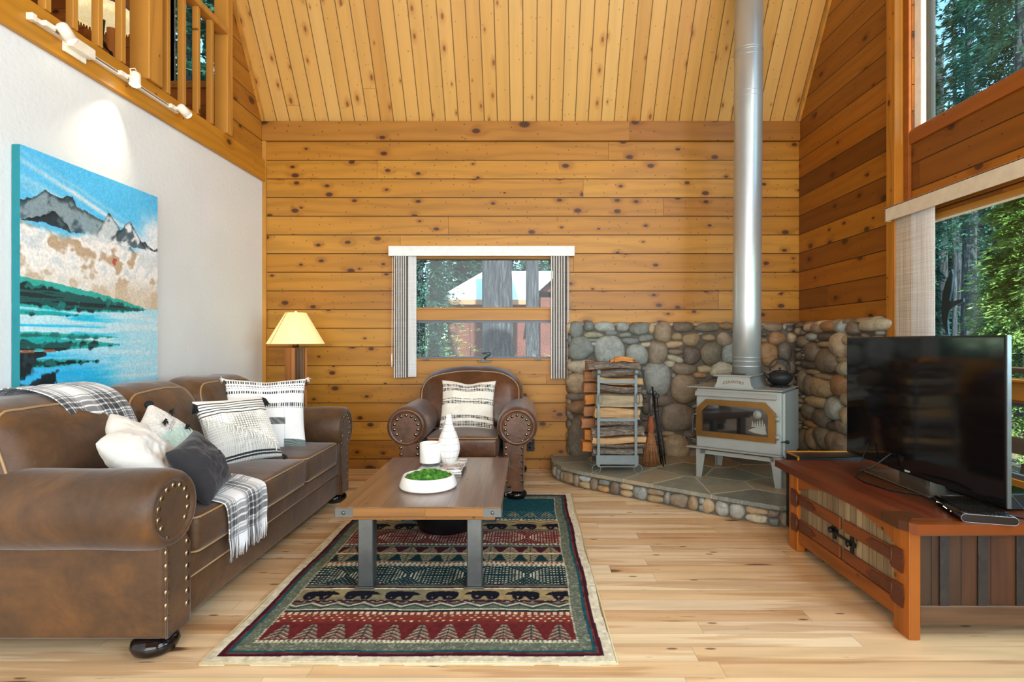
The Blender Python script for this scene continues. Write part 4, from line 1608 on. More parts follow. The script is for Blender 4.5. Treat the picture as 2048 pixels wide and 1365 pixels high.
    C = lerp(C, m * 0.92, hx('0c1417'))
    C = lerp(C, m * (n3 > 0.58) * 0.5, hx('2f4a54'))
    m = (np.abs(V - 0.80 + 0.06 * U * 0) < 0.006) & (U < 0.2) & (n3 > 0.4)
    C = lerp(C, m * 0.7, hx('c86a4c'))
    C = C * (0.9 + 0.2 * fbm(U * 120, V * 160, 6, 2)[..., None])
    X = np.zeros_like(U)
    Zr = 0.0018 * n3
    P = np.stack([Zr, U * W_, (1 - V) * H_], -1).reshape(-1, 3)
    idx = np.arange(nx * ny).reshape(ny, nx)
    q = np.stack([idx[:-1, :-1], idx[1:, :-1], idx[1:, 1:], idx[:-1, 1:]], -1).reshape(-1, 4)
    me = fastmesh('painted_canvas', P, q)
    set_vcol(me, C.reshape(-1, 3))
    T = thing('painting', 'large canvas painting of blue lake and snowy mountains on the white wall', 'painting', (XL + 0.003, 2.655, 0.897))
    obj('stretcher', MB().box(0, 0.041, 0, W_, 0, H_, bev=0.003), M['canvas_edge'], T, 'teal painted canvas edge')
    o = obj('painted_canvas', me, vcol_mat('acrylic_paint', 0.45, 0.3, 60, 0, 0.4, 0.0, 0.06), T)
    o.location = (0.0415, 0.0, 0)


painting()

# ------------------------------------------------------------ track light
T = thing('track_light', 'white three-head track light on the wooden fascia under the loft', 'light fixture', (XL + 0.03, 2.72, 2.80))
obj('track', MB().box(0, 0.028, 0, 1.12, -0.012, 0.012, bev=0.003).box(0.0, 0.034, -0.02, 0.01, -0.018, 0.018, bev=0.003), M['white_metal'], T)
obj('track_slot', MB().box(0.0285, 0.0295, 0.06, 1.10, -0.005, 0.005), M['track_slot'], T)
obj('power_box', MB().box(0.0, 0.05, 0.20, 0.36, -0.028, 0.03, bev=0.006).box(0.0, 0.012, 0.19, 0.34, -0.06, 0.03, bev=0.003), M['white_metal'], T)
heads = [(0.09, (0.25, 0.55, -0.75), 7), (0.60, (0.10, -0.20, -0.95), 22), (1.06, (0.45, 0.62, -0.60), 8)]
for k, (y, d, e) in enumerate(heads):
    dv = Vector(d).normalized()
    piv = Vector((0.075, y + 0.03, 0.005))
    hd = MB()
    hd.tube([(0.03, y - 0.01, 0), (0.055, y + 0.0, 0.002), tuple(piv)], [0.010, 0.008, 0.008], 10)
    hd.box(0.026, 0.05, y - 0.05, y + 0.01, -0.014, 0.014, bev=0.003)
    a = piv - dv * 0.030
    b = piv + dv * 0.045
    hd.tube([tuple(a - dv * 0.006), tuple(a), tuple(a + dv * 0.01), tuple(b)], [0.012, 0.024, 0.029, 0.030], 24)
    hd.tube([tuple(b), tuple(b + dv * 0.004)], [0.031, 0.031], 24)
    h = obj('lamp_head', hd, M['white_metal'], T)
    c = b + dv * 0.001
    obj('bulb', MB().tube([tuple(c), tuple(c + dv * 0.010), tuple(c + dv * 0.014)], [0.024, 0.020, 0.008], 20), M['bulb'], h)
    if k == 1:
        hd2 = MB().tube([tuple(piv + Vector((-0.01, -0.02, 0.0))), tuple(piv + Vector((-0.01, -0.03, 0.04))), tuple(piv + Vector((0, -0.005, 0.055))), tuple(piv + Vector((0.0, 0.02, 0.035)))], 0.004, 8)
        obj('cord', hd2, M['white_metal'], h)
    wp = Vector(T.location) + b + dv * 0.03
    aim = {0: Vector((-2.1, 3.4, 1.6)), 1: Vector((-2.47, 3.12, 1.9)), 2: Vector((-1.9, 4.6, 1.0))}[k]
    light('track_spot', 'SPOT', tuple(wp), tuple(aim - wp), e, (1.0, 0.86, 0.66), spot_size=math.radians(78 if k == 1 else 58), spot_blend=1.0, shadow_soft_size=0.02)

# ------------------------------------------------------------ post lamp behind the sofa
T = thing('post_lamp', 'floor lamp with a weathered timber post and cream cone shade in the corner', 'lamp', (-2.03, 4.80, 0))
M['barn_a'] = wood('weathered_timber', ['6b4a2c', '7d5a38', '5e4633'], 0.04, 90, 2, 0, (0, 0), 0.1, 0.2, 0.02, 0.95, 0.7, 0.7, gw=0.004, bump=0.9, seed=31, ring=1.4)
M['barn_b'] = wood('reddish_timber', ['a8642a', 'b5702e'], 5, 90, 2, 0, (0, 0), 0.3, 0.2, 0.02, 0.9, 0.6, 0.4, bump=0.7, seed=32)
Mz = Matrix.Rotation(0.75, 4, 'Z')
obj('post', MB().prism([(-0.07, -0.07), (0.07, -0.07), (0.07, 0.07), (-0.07, 0.07)], 2, 0.0, 1.14, M=Mz), M['barn_b'], T)
obj('post_slab', MB().prism([(0.0, -0.078), (0.075, -0.078), (0.08, 0.0), (0.075, 0.07), (0.0, -0.0)], 2, 0.0, 1.143, M=Matrix.Rotation(0.25, 4, 'Z')).prism([(0.02, -0.09), (0.04, -0.095), (0.05, -0.07), (0.03, -0.06)], 2, 0, 1.138, M=Matrix.Rotation(0.2, 4, 'Z')), M['barn_a'], T, 'weathered grey timber face')
obj('socket', MB().cyl((0, 0, 1.14), (0, 0, 1.20), 0.026, 0.02, 20), M['brass'], T)


def shade_mat(name='parchment_shade', e=0.55, c='f3dfa0'):
    g = G(name)
    co = g.coord()
    n = g.noise(co, 45, 3)
    col = g.ramp(n, [(0.3, srgb('e6cf8c')), (0.7, srgb(c))])
    g.set(g.b.inputs['Emission Color'], col)
    g.b.inputs['Emission Strength'].default_value = e
    return g.out(col, 0.8, 0, Transmission_Weight=0.0)


M['shade'] = shade_mat()
sh = MB().lathe([(0.236, 1.175), (0.237, 1.178), (0.085, 1.447), (0.083, 1.447), (0.233, 1.176)], seg=48)
so = obj('lamp_shade', sh, M['shade'], T)
seam = MB()
for a in (-2.15, 0.6, 2.6):
    seam.tube([(0.2375 * math.cos(a), 0.2375 * math.sin(a), 1.178), (0.086 * math.cos(a), 0.086 * math.sin(a), 1.447)], 0.003, 6)
obj('seam', seam, plain('shade_seam', 'b79a5c', 0.8), so)
obj('finial', MB().cyl((0, 0, 1.20), (0, 0, 1.45), 0.003).cyl((0, 0, 1.447), (0, 0, 1.462), 0.012, 0.009, 16), M['white_metal'], T)
light('lamp_bulb', 'POINT', (-2.03, 4.80, 1.31), (0, 0, -1), 7, (1.0, 0.78, 0.45), shadow_soft_size=0.04)

# ------------------------------------------------------------ loft lamp seen through the balusters
T = thing('loft_lamp', 'table lamp with a fringed cream shade on a dark stand up in the loft', 'lamp', (-3.36, 4.35, 2.88))
obj('lamp_shade', MB().lathe([(0.20, 0.93), (0.12, 1.10), (0.118, 1.10), (0.198, 0.93)], seg=32), plain('rawhide_shade', '8a4a22', 0.6), T, 'brown rawhide lamp shade')
obj('shade_skirt', MB().lathe([(0.205, 0.86), (0.215, 0.87), (0.20, 0.935), (0.198, 0.93)], seg=32), shade_mat('cream_skirt', 0.7, 'f7ecc4'), T, 'lit cream shade border')
fr = MB()
for k in range(60):
    a = 2 * PI * k / 60
    fr.tube([(0.208 * math.cos(a), 0.208 * math.sin(a), 0.865), (0.208 * math.cos(a), 0.208 * math.sin(a), 0.865 - 0.02 - 0.02 * rnd.random())], [0.005, 0.002], 4)
obj('fringe', fr, M['shade'], T)
obj('stand', MB().tube([(0.08, 0, 0.0), (0.09, 0, 0.3), (0.06, 0, 0.6), (-0.02, 0, 0.7), (0.0, 0, 0.9)], 0.016, 10).box(-0.05, 0.15, -0.08, 0.08, 0, 0.03, bev=0.008), M['iron'], T)
obj('log', MB().tube([(0.05, 0.02, 0.03), (0.05, 0.02, 0.80)], 0.035, 14), M['barn_b'], T)
light('loft_bulb', 'POINT', (-3.36, 4.35, 3.77), (0, 0, -1), 5, (1.0, 0.74, 0.42), shadow_soft_size=0.05)
# ------------------------------------------------------------ river rock
def stone_mat():
    g = G('river_rock')
    a = g.n('ShaderNodeVertexColor', layer_name='pattern')
    co = g.coord()
    n1 = g.noise(co, 14, 5, 0.65, 0.8)
    n2 = g.noise(co, 140, 3, 0.7)
    n3 = g.noise(co, 45, 3, 0.6)
    base = g.mix(0.55, S(g, a.outputs[0]), g.ramp(n1 * 0.6 + n2 * 0.4, [(0.32, 0.12), (0.5, 0.5), (0.66, 0.95)]), 'OVERLAY')
    base = g.mix(g.sstep(n3, 0.6, 0.72) * 0.25, base, (0.45, 0.42, 0.36, 1))
    g.bump(n2 * 0.3 + n1 + n3 * 0.4, 0.45, 0.008)
    return g.out(base, 0.62, 0)


M['rock'] = stone_mat()
M['mortar'] = plain('mortar_grey', '5c554a', 0.9, var=0.2, scale=20, bump=0.6, bscale=90)
ROCKS = {'g': ['8a8c84', '7b7c74', '969890', '6f716b'], 't': ['9a8463', '8f7a5b', 'a69070', '83705a'], 'o': ['967049', '8c6844', 'a07a50'], 'b': ['6f6252', '63574a', '776a58'], 'l': ['a99f88', 'b2a78e', '9f9780']}


def add_stone(acc, cx, cy, w, h, rot, depth, tone, basis, seed, flat=2.6):
    """half-embedded cobble on a plane; basis = (origin, ex, ey, en)"""
    O, ex, ey, en = basis
    r = random.Random(seed)
    nr, na = 7, 22
    base = srgb(r.choice(ROCKS[tone]))[:3]
    k = r.uniform(0.85, 1.15)
    c0 = np.array([base[0] * k, base[1] * k * r.uniform(0.98, 1.02), base[2] * k * r.uniform(0.95, 1.03)])
    vs = []
    cr, sr = math.cos(rot), math.sin(rot)
    p = r.uniform(2.1, 2.9)
    ph = [r.uniform(0, 6.28) for _ in range(4)]
    skew = r.uniform(-0.15, 0.15)
    for i in range(nr + 1):
        t = i / nr * PI / 2 * 1.12
        rad = math.sin(min(t, PI / 2)) if t < PI / 2 else math.cos(t - PI / 2) ** 0.3
        hgt = math.cos(t)
        for j in range(na):
            a = 2 * PI * j / na
            ca, sa = math.cos(a), math.sin(a)
            q = (abs(ca) ** p + abs(sa) ** p) ** (-1 / p)
            q *= 1 + 0.05 * math.sin(2 * a + ph[0]) + 0.045 * math.sin(3 * a + ph[1]) + 0.02 * math.sin(5 * a + ph[2])
            x = rad * q * ca * w / 2 * 1.05
            y = rad * q * sa * h / 2 * 1.05 * (1 + skew * ca)
            z = depth * (hgt ** 0.75 if hgt > 0 else hgt)
            n = mnoise.noise((x * 18 + seed, y * 18, z * 18)) * 0.06 * min(w, h)
            X = cx + x * cr - y * sr
            Y = cy + x * sr + y * cr
            P = O + ex * X + ey * Y + en * (z + n * 0.8)
            vs.append(P)
    b = len(acc[0])
    acc[0].extend([tuple(v) for v in vs])
    for i in range(nr):
        for j in range(na):
            j2 = (j + 1) % na
            acc[1].append((b + i * na + j, b + i * na + j2, b + (i + 1) * na + j2, b + (i + 1) * na + j))
    acc[2].extend([tuple(c0)] * len(vs))


def stones_mesh(name, acc):
    me = bpy.data.meshes.new(name)
    me.from_pydata(acc[0], [], acc[1])
    me.polygons.foreach_set('use_smooth', [True] * len(me.polygons))
    ca = me.color_attributes.new('pattern', 'FLOAT_COLOR', 'POINT')
    c = np.array(acc[2], dtype=np.float32)
    ca.data.foreach_set('color', np.concatenate([c, np.ones((len(c), 1), dtype=np.float32)], 1).ravel())
    bm = bmesh.new()
    bm.from_mesh(me)
    bmesh.ops.remove_doubles(bm, verts=bm.verts, dist=1e-5)
    bmesh.ops.recalc_face_normals(bm, faces=bm.faces)
    bm.to_mesh(me)
    bm.free()
    return me


def pack(stones, x0, x1, y0, y1, seed, tones, sizes=((0.13, 60), (0.10, 120), (0.075, 300), (0.055, 900), (0.04, 1800)), gap=0.004):
    """fill what the placed stones leave free with smaller ones"""
    r = random.Random(seed)
    S_ = list(stones)
    nx, ny = int((x1 - x0) / 0.006), int((y1 - y0) / 0.006)
    gx, gy = np.meshgrid(np.linspace(x0, x1, nx), np.linspace(y0, y1, ny))
    occ = np.zeros(gx.shape, bool)

    def ell(cx, cy, w, h, rot, grow=0.0):
        c, s = math.cos(rot), math.sin(rot)
        dx, dy = gx - cx, gy - cy
        return (np.abs((dx * c + dy * s) / (w / 2 + grow)) ** 2.3 + np.abs((-dx * s + dy * c) / (h / 2 + grow)) ** 2.3) < 1
    for s in S_:
        occ |= ell(*s[:5])
    for size, tries in sizes:
        for _ in range(tries):
            w = size * r.uniform(1.0, 1.9)
            h = size * r.uniform(0.6, 1.0)
            cx = r.uniform(x0 + w * 0.35, x1 - w * 0.35)
            cy = r.uniform(y0 + h * 0.4, y1 - h * 0.5)
            i = min(nx - 1, int((cx - x0) / (x1 - x0) * nx))
            j = min(ny - 1, int((cy - y0) / (y1 - y0) * ny))
            if occ[j, i]:
                continue
            rot = r.uniform(-0.25, 0.25)
            m = ell(cx, cy, w, h, rot, gap * 0.3)
            if (occ & m).sum() > 0.05 * m.sum():
                continue
            occ |= ell(cx, cy, w, h, rot)
            S_.append((cx, cy, w, h, rot, r.choice(tones)))
    return S_


HZ = 0.14      # hearth height
SW = 5.08      # face of the rock on the back wall
# traced cobbles of the back wall, pixel crops turned into metres on the wall plane
PM = 1100 / SW


def bw(ox, oy, sc, lst):
    out = []
    for (cx, cy, w, h, *rest) in lst:
        px, py = ox + cx / sc, oy + cy / sc
        out.append(((px - 1057) / PM, 1.2 + (683 - py) / PM, w / sc / PM, h / sc / PM, -math.radians(rest[1]) if len(rest) > 1 else 0.0, rest[0]))
    return out


L1 = [(102, 115, 130, 145, 'g'), (218, 85, 92, 95, 'g'), (365, 90, 190, 90, 'g'), (525, 90, 120, 85, 'g'), (678, 108, 180, 110, 'g'), (790, 100, 62, 100, 't'), (895, 140, 165, 185, 't'),
      (1080, 92, 200, 88, 'b'), (262, 163, 165, 58, 'l'), (418, 145, 115, 55, 'g'), (550, 163, 112, 46, 'g'), (255, 212, 120, 36, 'g'), (268, 248, 64, 38, 'g'), (595, 217, 160, 60, 'g'),
      (738, 190, 130, 68, 'g', -6), (740, 253, 95, 50, 'l'), (145, 285, 235, 210, 'g'), (410, 310, 285, 270, 'g'), (655, 345, 195, 200, 'g'), (845, 330, 175, 225, 'b'), (1018, 178, 100, 66, 't'),
      (998, 250, 160, 68, 't'), (1150, 205, 158, 112, 't'), (1008, 318, 145, 60, 'b'), (1003, 380, 155, 65, 'l', 14), (1155, 350, 152, 168, 'b'), (955, 428, 100, 60, 'l'), (1090, 475, 228, 105, 'b'),
      (150, 455, 240, 130, 'l', 6), (45, 505, 45, 45, 't'), (740, 470, 95, 52, 'g'), (845, 565, 250, 295, 'g'), (988, 535, 44, 42, 'g'), (1088, 655, 240, 270, 't'), (120, 605, 215, 188, 't'),
      (130, 730, 225, 78, 'b'), (137, 825, 232, 142, 'o'), (60, 915, 66, 60, 'b'), (150, 1105, 250, 400, 'b'), (870, 762, 225, 105, 'b'), (1030, 915, 315, 238, 'b'), (740, 830, 75, 120, 'b'),
      (945, 1062, 130, 46, 't'), (1130, 1070, 115, 84, 'b'), (940, 1122, 100, 62, 'o'), (1030, 1190, 195, 245, 't'), (700, 1180, 130, 270, 'b'), (470, 560, 210, 160, 't'), (420, 760, 240, 150, 'g'),
      (560, 930, 220, 170, 'b'), (420, 1120, 260, 210, 'b')]
L2 = [(78, 102, 1, 1, 't')]
L2 = [(212, 102, 140, 50, 'b'), (325, 97, 84, 36, 'o'), (425, 100, 110, 52, 'b'), (590, 102, 112, 50, 't'), (655, 100, 20, 30, 'l'), (222, 160, 76, 38, 't'), (310, 170, 92, 82, 't'), (235, 248, 122, 128, 'b'),
      (340, 250, 80, 118, 'g'), (200, 340, 88, 42, 't'), (175, 375, 78, 32, 'o'), (298, 342, 128, 88, 'l'), (420, 180, 90, 80, 't'), (430, 270, 90, 90, 'b'), (612, 165, 105, 76, 'o'), (540, 142, 40, 26, 'b'),
      (535, 175, 40, 26, 'o'), (565, 257, 98, 132, 'o'), (655, 235, 78, 112, 'b'), (625, 350, 84, 84, 't'), (560, 380, 60, 60, 'o'), (698, 330, 60, 80, 'b'), (700, 160, 50, 60, 't'), (30, 780, 110, 150, 't'),
      (150, 830, 90, 70, 'b'), (690, 420, 70, 70, 'b'), (680, 520, 90, 110, 't'), (690, 640, 80, 110, 'b')]
st = [s for s in bw(1130, 635, 4.548, L1) + bw(1340, 620, 2.845, L2)]
TOPZ = 1.2 + (683 - 648) / PM
st = pack(st, 0.37, 2.45, HZ, TOPZ, 3, 'bbtbg')
acc = ([], [], [])
basis = (Vector((0, SW + 0.03, 0)), Vector((1, 0, 0)), Vector((0, 0, 1)), Vector((0, -1, 0)))
for i, s in enumerate(st):
    add_stone(acc, *s[:5], min(0.075, 0.030 + 0.22 * min(s[2], s[3])), s[5], basis, i + 11)
# left end of the veneer, turned round the corner
for k in range(11):
    z = HZ + 0.06 + k * 0.112
    add_stone(acc, SW + 0.055, z, 0.10, 0.10, 0, 0.035, 'gtb'[k % 3], (Vector((0.385, 0, 0)), Vector((0, 1, 0)), Vector((0, 0, 1)), Vector((-1, 0, 0))), 500 + k)
# top edge stones
x = 0.42
k = 0
while x < 2.42:
    w = random.Random(k + 90).uniform(0.08, 0.2)
    add_stone(acc, x + w / 2, SW + 0.06, w, 0.10, 0, 0.03, 'gtbtb'[k % 5], (Vector((0, 0, TOPZ - 0.012)), Vector((1, 0, 0)), Vector((0, 1, 0)), Vector((0, 0, 1))), 700 + k)
    x += w + 0.006
    k += 1
wsb = struct('wall_stone_back', stones_mesh('wall_stone_back', acc), M['rock'])
mt = MB().box(0.385, 2.5, SW + 0.022, YB, 0.1, TOPZ - 0.012)
obj('mortar', mt, M['mortar'], wsb)

# right wall
XS = 2.45


def rw(lst):
    out = []
    for (cx, cy, w, h, *rest) in lst:
        px, py = 1500 + cx / 4.55, 635 + cy / 4.55
        Y = XS * 1100 / (px - 1057)
        m = 1100 / Y
        Yl = XS * 1100 / (px - w / 9.1 - 1057)
        Yr = XS * 1100 / (px + w / 9.1 - 1057)
        Yc = min(Y, 5.0)
        out.append((Yc, 1.2 + (683 - py) / m, min(abs(Yl - Yr), 0.36), h / 4.55 / m, 0.0, rest[0]))
    return out


R1 = [(520, 95, 90, 70, 't'), (595, 105, 90, 100, 't'), (700, 85, 150, 95, 'o'), (815, 90, 100, 120, 'g'), (925, 100, 115, 120, 'b'), (1115, 72, 290, 115, 'l'), (545, 180, 90, 75, 'g'), (670, 180, 145, 66, 'b'),
      (470, 225, 100, 100, 'b'), (670, 250, 135, 62, 't'), (560, 315, 112, 170, 'b'), (700, 400, 200, 220, 'b'), (800, 250, 135, 222, 't'), (870, 210, 84, 90, 't'), (825, 388, 112, 66, 't'),
      (530, 435, 150, 70, 'b'), (555, 500, 118, 56, 't'), (650, 542, 180, 62, 't'), (850, 470, 132, 132, 'l'), (480, 590, 80, 220, 'b'), (540, 620, 90, 180, 'b'), (635, 640, 200, 170, 't'), (705, 605, 74, 50, 't'),
      (810, 625, 150, 200, 'o'), (590, 772, 190, 112, 't'), (760, 835, 155, 200, 'g'), (862, 750, 72, 135, 't'), (868, 900, 92, 160, 't'), (640, 922, 140, 170, 'b'), (520, 860, 100, 150, 'b'), (545, 976, 132, 62, 'o'),
      (740, 996, 108, 82, 'b'), (838, 1000, 122, 145, 'b'), (650, 1092, 130, 200, 'b'), (560, 1110, 104, 190, 't'), (480, 1120, 100, 200, 'b'), (790, 1150, 200, 220, 't'),
      (990, 300, 190, 200, 'g'), (1130, 230, 150, 110, 't'), (1010, 470, 190, 130, 'b'), (1150, 400, 150, 160, 'b')]
TOPR = 1.355
sr = pack(rw(R1), 3.80, 5.06, HZ, TOPR, 8, 'bbtbg')
acc = ([], [], [])
basis = (Vector((XS + 0.03, 0, 0)), Vector((0, 1, 0)), Vector((0, 0, 1)), Vector((-1, 0, 0)))
for i, s in enumerate(sr):
    add_stone(acc, *s[:5], min(0.085, 0.035 + 0.24 * min(s[2], s[3])), s[5], basis, i + 211)
y = 3.86
k = 0
while y < 5.05:
    w = random.Random(k + 190).uniform(0.10, 0.24)
    add_stone(acc, y + w / 2, XS + 0.05, w, 0.11, 0, 0.035, 'ltbt'[k % 4], (Vector((0, 0, TOPR - 0.012)), Vector((0, 1, 0)), Vector((1, 0, 0)), Vector((0, 0, 1))), 800 + k)
    y += w + 0.006
    k += 1
wsr = struct('wall_stone_right', stones_mesh('wall_stone_right', acc), M['rock'])
obj('mortar', MB().box(XS + 0.024, XR, 3.81, YB, 0.1, TOPR - 0.012), M['mortar'], wsr)

# ------------------------------------------------------------ hearth
HP = [(0.24, 5.18), (0.235, 4.86), (0.30, 4.66), (0.42, 4.505), (0.56, 4.385), (0.80, 4.1906), (1.03, 4.0043), (1.22, 3.8504), (1.45, 3.665), (1.62, 3.545), (1.80, 3.53), (2.53, 3.53), (2.53, 5.18)]
T = thing('hearth', 'raised corner hearth of grey flagstones on a river rock base', 'hearth', (0, 0, 0))


def slab_mat():
    g = G('flagstone')
    co = g.coord()
    n = g.noise(co, 7, 5, 0.65, 1.0)
    n2 = g.noise(g.scale(co, (1, 2.5, 1)), 45, 4, 0.7)
    pos = g.n('ShaderNodeObjectInfo')
    r = S(g, pos.outputs['Random'])
    warm = g.ramp(n * 0.7 + r * 0.45, [(0.35, srgb('6c6f66')), (0.55, srgb('85836f')), (0.72, srgb('9c8c6c')), (0.9, srgb('a88458'))])
    c = g.mix(g.sstep(n2, 0.45, 0.7) * 0.5, warm, srgb('9aa09a'))
    g.bump(n2 * 0.6 + n, 0.4, 0.006)
    return g.out(c, 0.42)


M['flag'] = slab_mat()
base = MB().prism(HP, 2, 0, HZ - 0.03)
obj('mortar_base', base, M['mortar'], T)
gr = [(p[0] - 0.012 if i < 2 else p[0] - 0.012 * 0.64, p[1] - (0.0 if i < 2 else 0.010)) for i, p in enumerate(HP)]
gr[-1], gr[-2] = HP[-1], (2.53, 3.52)
obj('grout', MB().prism(gr, 2, HZ - 0.03, HZ - 0.003), plain('light_grout', 'b3aa94', 0.85, bump=0.4), T, 'pale grout lines')
# flagstones: voronoi cells clipped to the outline
seeds = [(0.40, 4.95), (0.44, 4.68), (0.72, 4.92), (0.78, 4.48), (1.10, 4.86), (0.98, 4.30), (1.32, 4.55), (1.15, 4.07), (1.42, 4.05), (1.62, 4.38), (1.55, 3.72), (1.82, 4.02), (1.95, 4.5), (1.62, 4.85), (2.05, 3.68), (2.25, 4.15), (2.3, 4.8), (1.98, 4.93)]


def clip_poly(poly, n, d):
    out = []
    for i in range(len(poly)):
        a, b = poly[i], poly[(i + 1) % len(poly)]
        da, db = a[0] * n[0] + a[1] * n[1] - d, b[0] * n[0] + b[1] * n[1] - d
        if da <= 0:
            out.append(a)
        if (da < 0 < db) or (db < 0 < da):
            t_ = da / (da - db)
            out.append((a[0] + (b[0] - a[0]) * t_, a[1] + (b[1] - a[1]) * t_))
    return out


outl = [(0.205, 5.06), (0.205, 4.85), (0.275, 4.645), (0.40, 4.488), (0.545, 4.365), (0.785, 4.1706), (1.015, 3.9843), (1.205, 3.8304), (1.435, 3.645), (1.605, 3.525), (1.785, 3.505), (2.44, 3.505), (2.44, 5.06)]
for si, s in enumerate(seeds):
    poly = [(-1, 2), (4, 2), (4, 7), (-1, 7)]
    for sj, q in enumerate(seeds):
        if sj == si:
            continue
        n = (q[0] - s[0], q[1] - s[1])
        L = math.hypot(*n)
        n = (n[0] / L, n[1] / L)
        d = n[0] * (s[0] + q[0]) / 2 + n[1] * (s[1] + q[1]) / 2 - 0.009
        poly = clip_poly(poly, n, d)
    for i in range(len(outl)):      # outline is convex enough edge by edge
        a, b = outl[i], outl[(i + 1) % len(outl)]
        n = (-(b[1] - a[1]), b[0] - a[0])
        L = math.hypot(*n)
        n = (-n[0] / L * -1 * -1, -n[1] / L * -1 * -1)
        d = n[0] * a[0] + n[1] * a[1]
        if n[0] * s[0] + n[1] * s[1] - d > 0:
            n = (-n[0], -n[1])
            d = -d
        poly = clip_poly(poly, n, d)
    if len(poly) < 3:
        continue
    # ragged edge
    P = []
    for i in range(len(poly)):
        a, b = poly[i], poly[(i + 1) % len(poly)]
        L = math.hypot(b[0] - a[0], b[1] - a[1])
        m = max(1, int(L / 0.035))
        for k in range(m):
            t_ = k / m
            x, y = a[0] + (b[0] - a[0]) * t_, a[1] + (b[1] - a[1]) * t_
            jx = 0.005 * mnoise.noise((x * 30, y * 30, 1.0))
            jy = 0.005 * mnoise.noise((x * 30, y * 30, 7.0))
            P.append((x + jx, y + jy))
    mb = MB().prism(P, 2, HZ - 0.027, HZ + 0.0008 * (si % 3))
    obj('flagstone', mb, M['flag'], T)
# base cobbles along the front edge
acc = ([], [], [])
k = 0
tl = 'tgglgbtttbobtgtgbtg'
edge = [HP[i] for i in range(0, 12)]
for i in range(len(edge) - 1):
    a, b = Vector(edge[i] + (0,)), Vector(edge[i + 1] + (0,))
    if (b - a).length < 0.05:
        continue
    ex = (b - a).normalized()
    en = Vector((ex.y, -ex.x, 0))
    if en.dot(Vector((0.3, -1, 0))) < 0 and i > 0:
        en = -en
    if i == 0:
        en = Vector((-1, 0, 0))
    s = 0.0
    L = (b - a).length
    while s < L - 0.02:
        r_ = random.Random(k + 40)
        w = r_.uniform(0.07, 0.14)
        w = min(w, max(0.05, L - s))
        if r_.random() < 0.35:
            add_stone(acc, s + w / 2, 0.032, w, 0.05, 0, 0.03, tl[k % len(tl)], (a, ex, Vector((0, 0, 1)), en), 900 + k)
            add_stone(acc, s + w / 2, 0.082, w, 0.046, 0, 0.03, tl[(k + 5) % len(tl)], (a, ex, Vector((0, 0, 1)), en), 950 + k)
        else:
            add_stone(acc, s + w / 2, 0.055, w, 0.095, r_.uniform(-0.2, 0.2), 0.035, tl[k % len(tl)], (a, ex, Vector((0, 0, 1)), en), 900 + k)
        s += w + 0.004
        k += 1
obj('base_rocks', stones_mesh('base_rocks', acc), M['rock'], T)
def text_mesh(txt, size, extrude=0.001, spacing=1.0, bold=0.0):
    c = bpy.data.curves.new('lettering', 'FONT')
    c.body = txt
    c.size = size
    c.extrude = extrude
    c.align_x = 'CENTER'
    c.space_character = spacing
    c.offset = bold
    o = bpy.data.objects.new('lettering', c)
    COL.objects.link(o)
    bpy.context.view_layer.update()
    me = bpy.data.meshes.new_from_object(o.evaluated_get(bpy.context.evaluated_depsgraph_get()))
    bpy.data.objects.remove(o)
    me.materials.clear()
    return me


# ------------------------------------------------------------ wood stove
SA = -math.radians(36.87)
T = thing('wood_stove', 'grey steel wood stove with a brass framed glass door on the hearth', 'stove', (1.56, 4.12, HZ), SA)
hw, dp = 0.31, 0.50
body = MB().box(-hw, hw, 0.0, dp, 0.235, 0.695, bev=0.008)
obj('body', body, M['stove'], T)
obj('top_plate', MB().box(-hw - 0.065, hw + 0.015, -0.03, dp + 0.02, 0.697, 0.706, bev=0.003), M['stove'], T)
bx = MB()
fr_, bk_ = -0.012, 0.44
vs = [(-0.165, fr_, 0.706), (0.125, fr_, 0.706), (0.105, fr_, 0.735), (0.095, fr_, 0.795), (-0.135, fr_, 0.795), (-0.148, fr_, 0.74)]
bx.prism([(v[0], v[2]) for v in vs], 1, fr_, bk_)
bx.box(-0.165, 0.115, fr_ - 0.02, bk_ + 0.02, 0.795, 0.803, bev=0.002)
obj('raised_box', bx, M['stove'], T)
tm = text_mesh('COUNTRY', 0.030, 0.0008, 1.12, 0.0004)
tm.transform(Matrix.Translation((-0.022, fr_ - 0.0008, 0.744)) @ Matrix.Rotation(PI / 2, 4, 'X'))
co = np.empty(len(tm.vertices) * 3, dtype=np.float32)
tm.vertices.foreach_get('co', co)
co = co.reshape(-1, 3)
co[:, 2] -= 2.2 * (co[:, 0] + 0.022) ** 2
tm.vertices.foreach_set('co', co.ravel())
obj('lettering', tm, M['brass'], T, 'brass lettering in an arch')
# moulding under the top, ash lip
mo_ = MB().prism([(-0.0, 0.672), (-0.012, 0.672), (-0.020, 0.655), (-0.026, 0.640), (-0.022, 0.634), (0.0, 0.640)], 0, -hw, hw - 0.03)
obj('moulding', mo_, M['stove'], T)
lip = MB().prism([(0.02, 0.240), (-0.05, 0.242), (-0.072, 0.246), (-0.078, 0.240), (-0.070, 0.234), (0.02, 0.228)], 0, -hw - 0.05, hw + 0.01)
obj('ash_lip', lip, M['stove'], T)
und = MB().box(-hw + 0.03, hw - 0.05, 0.0, 0.02, 0.185, 0.215).box(-hw + 0.02, hw - 0.02, 0.02, dp, 0.218, 0.236)
obj('air_channel', und, M['stove'], T)
obj('air_slots', MB().box(-hw + 0.04, -0.08, -0.002, 0.01, 0.216, 0.228).box(0.05, hw - 0.06, -0.002, 0.01, 0.216, 0.228), M['firebox'], T, 'black air slots')
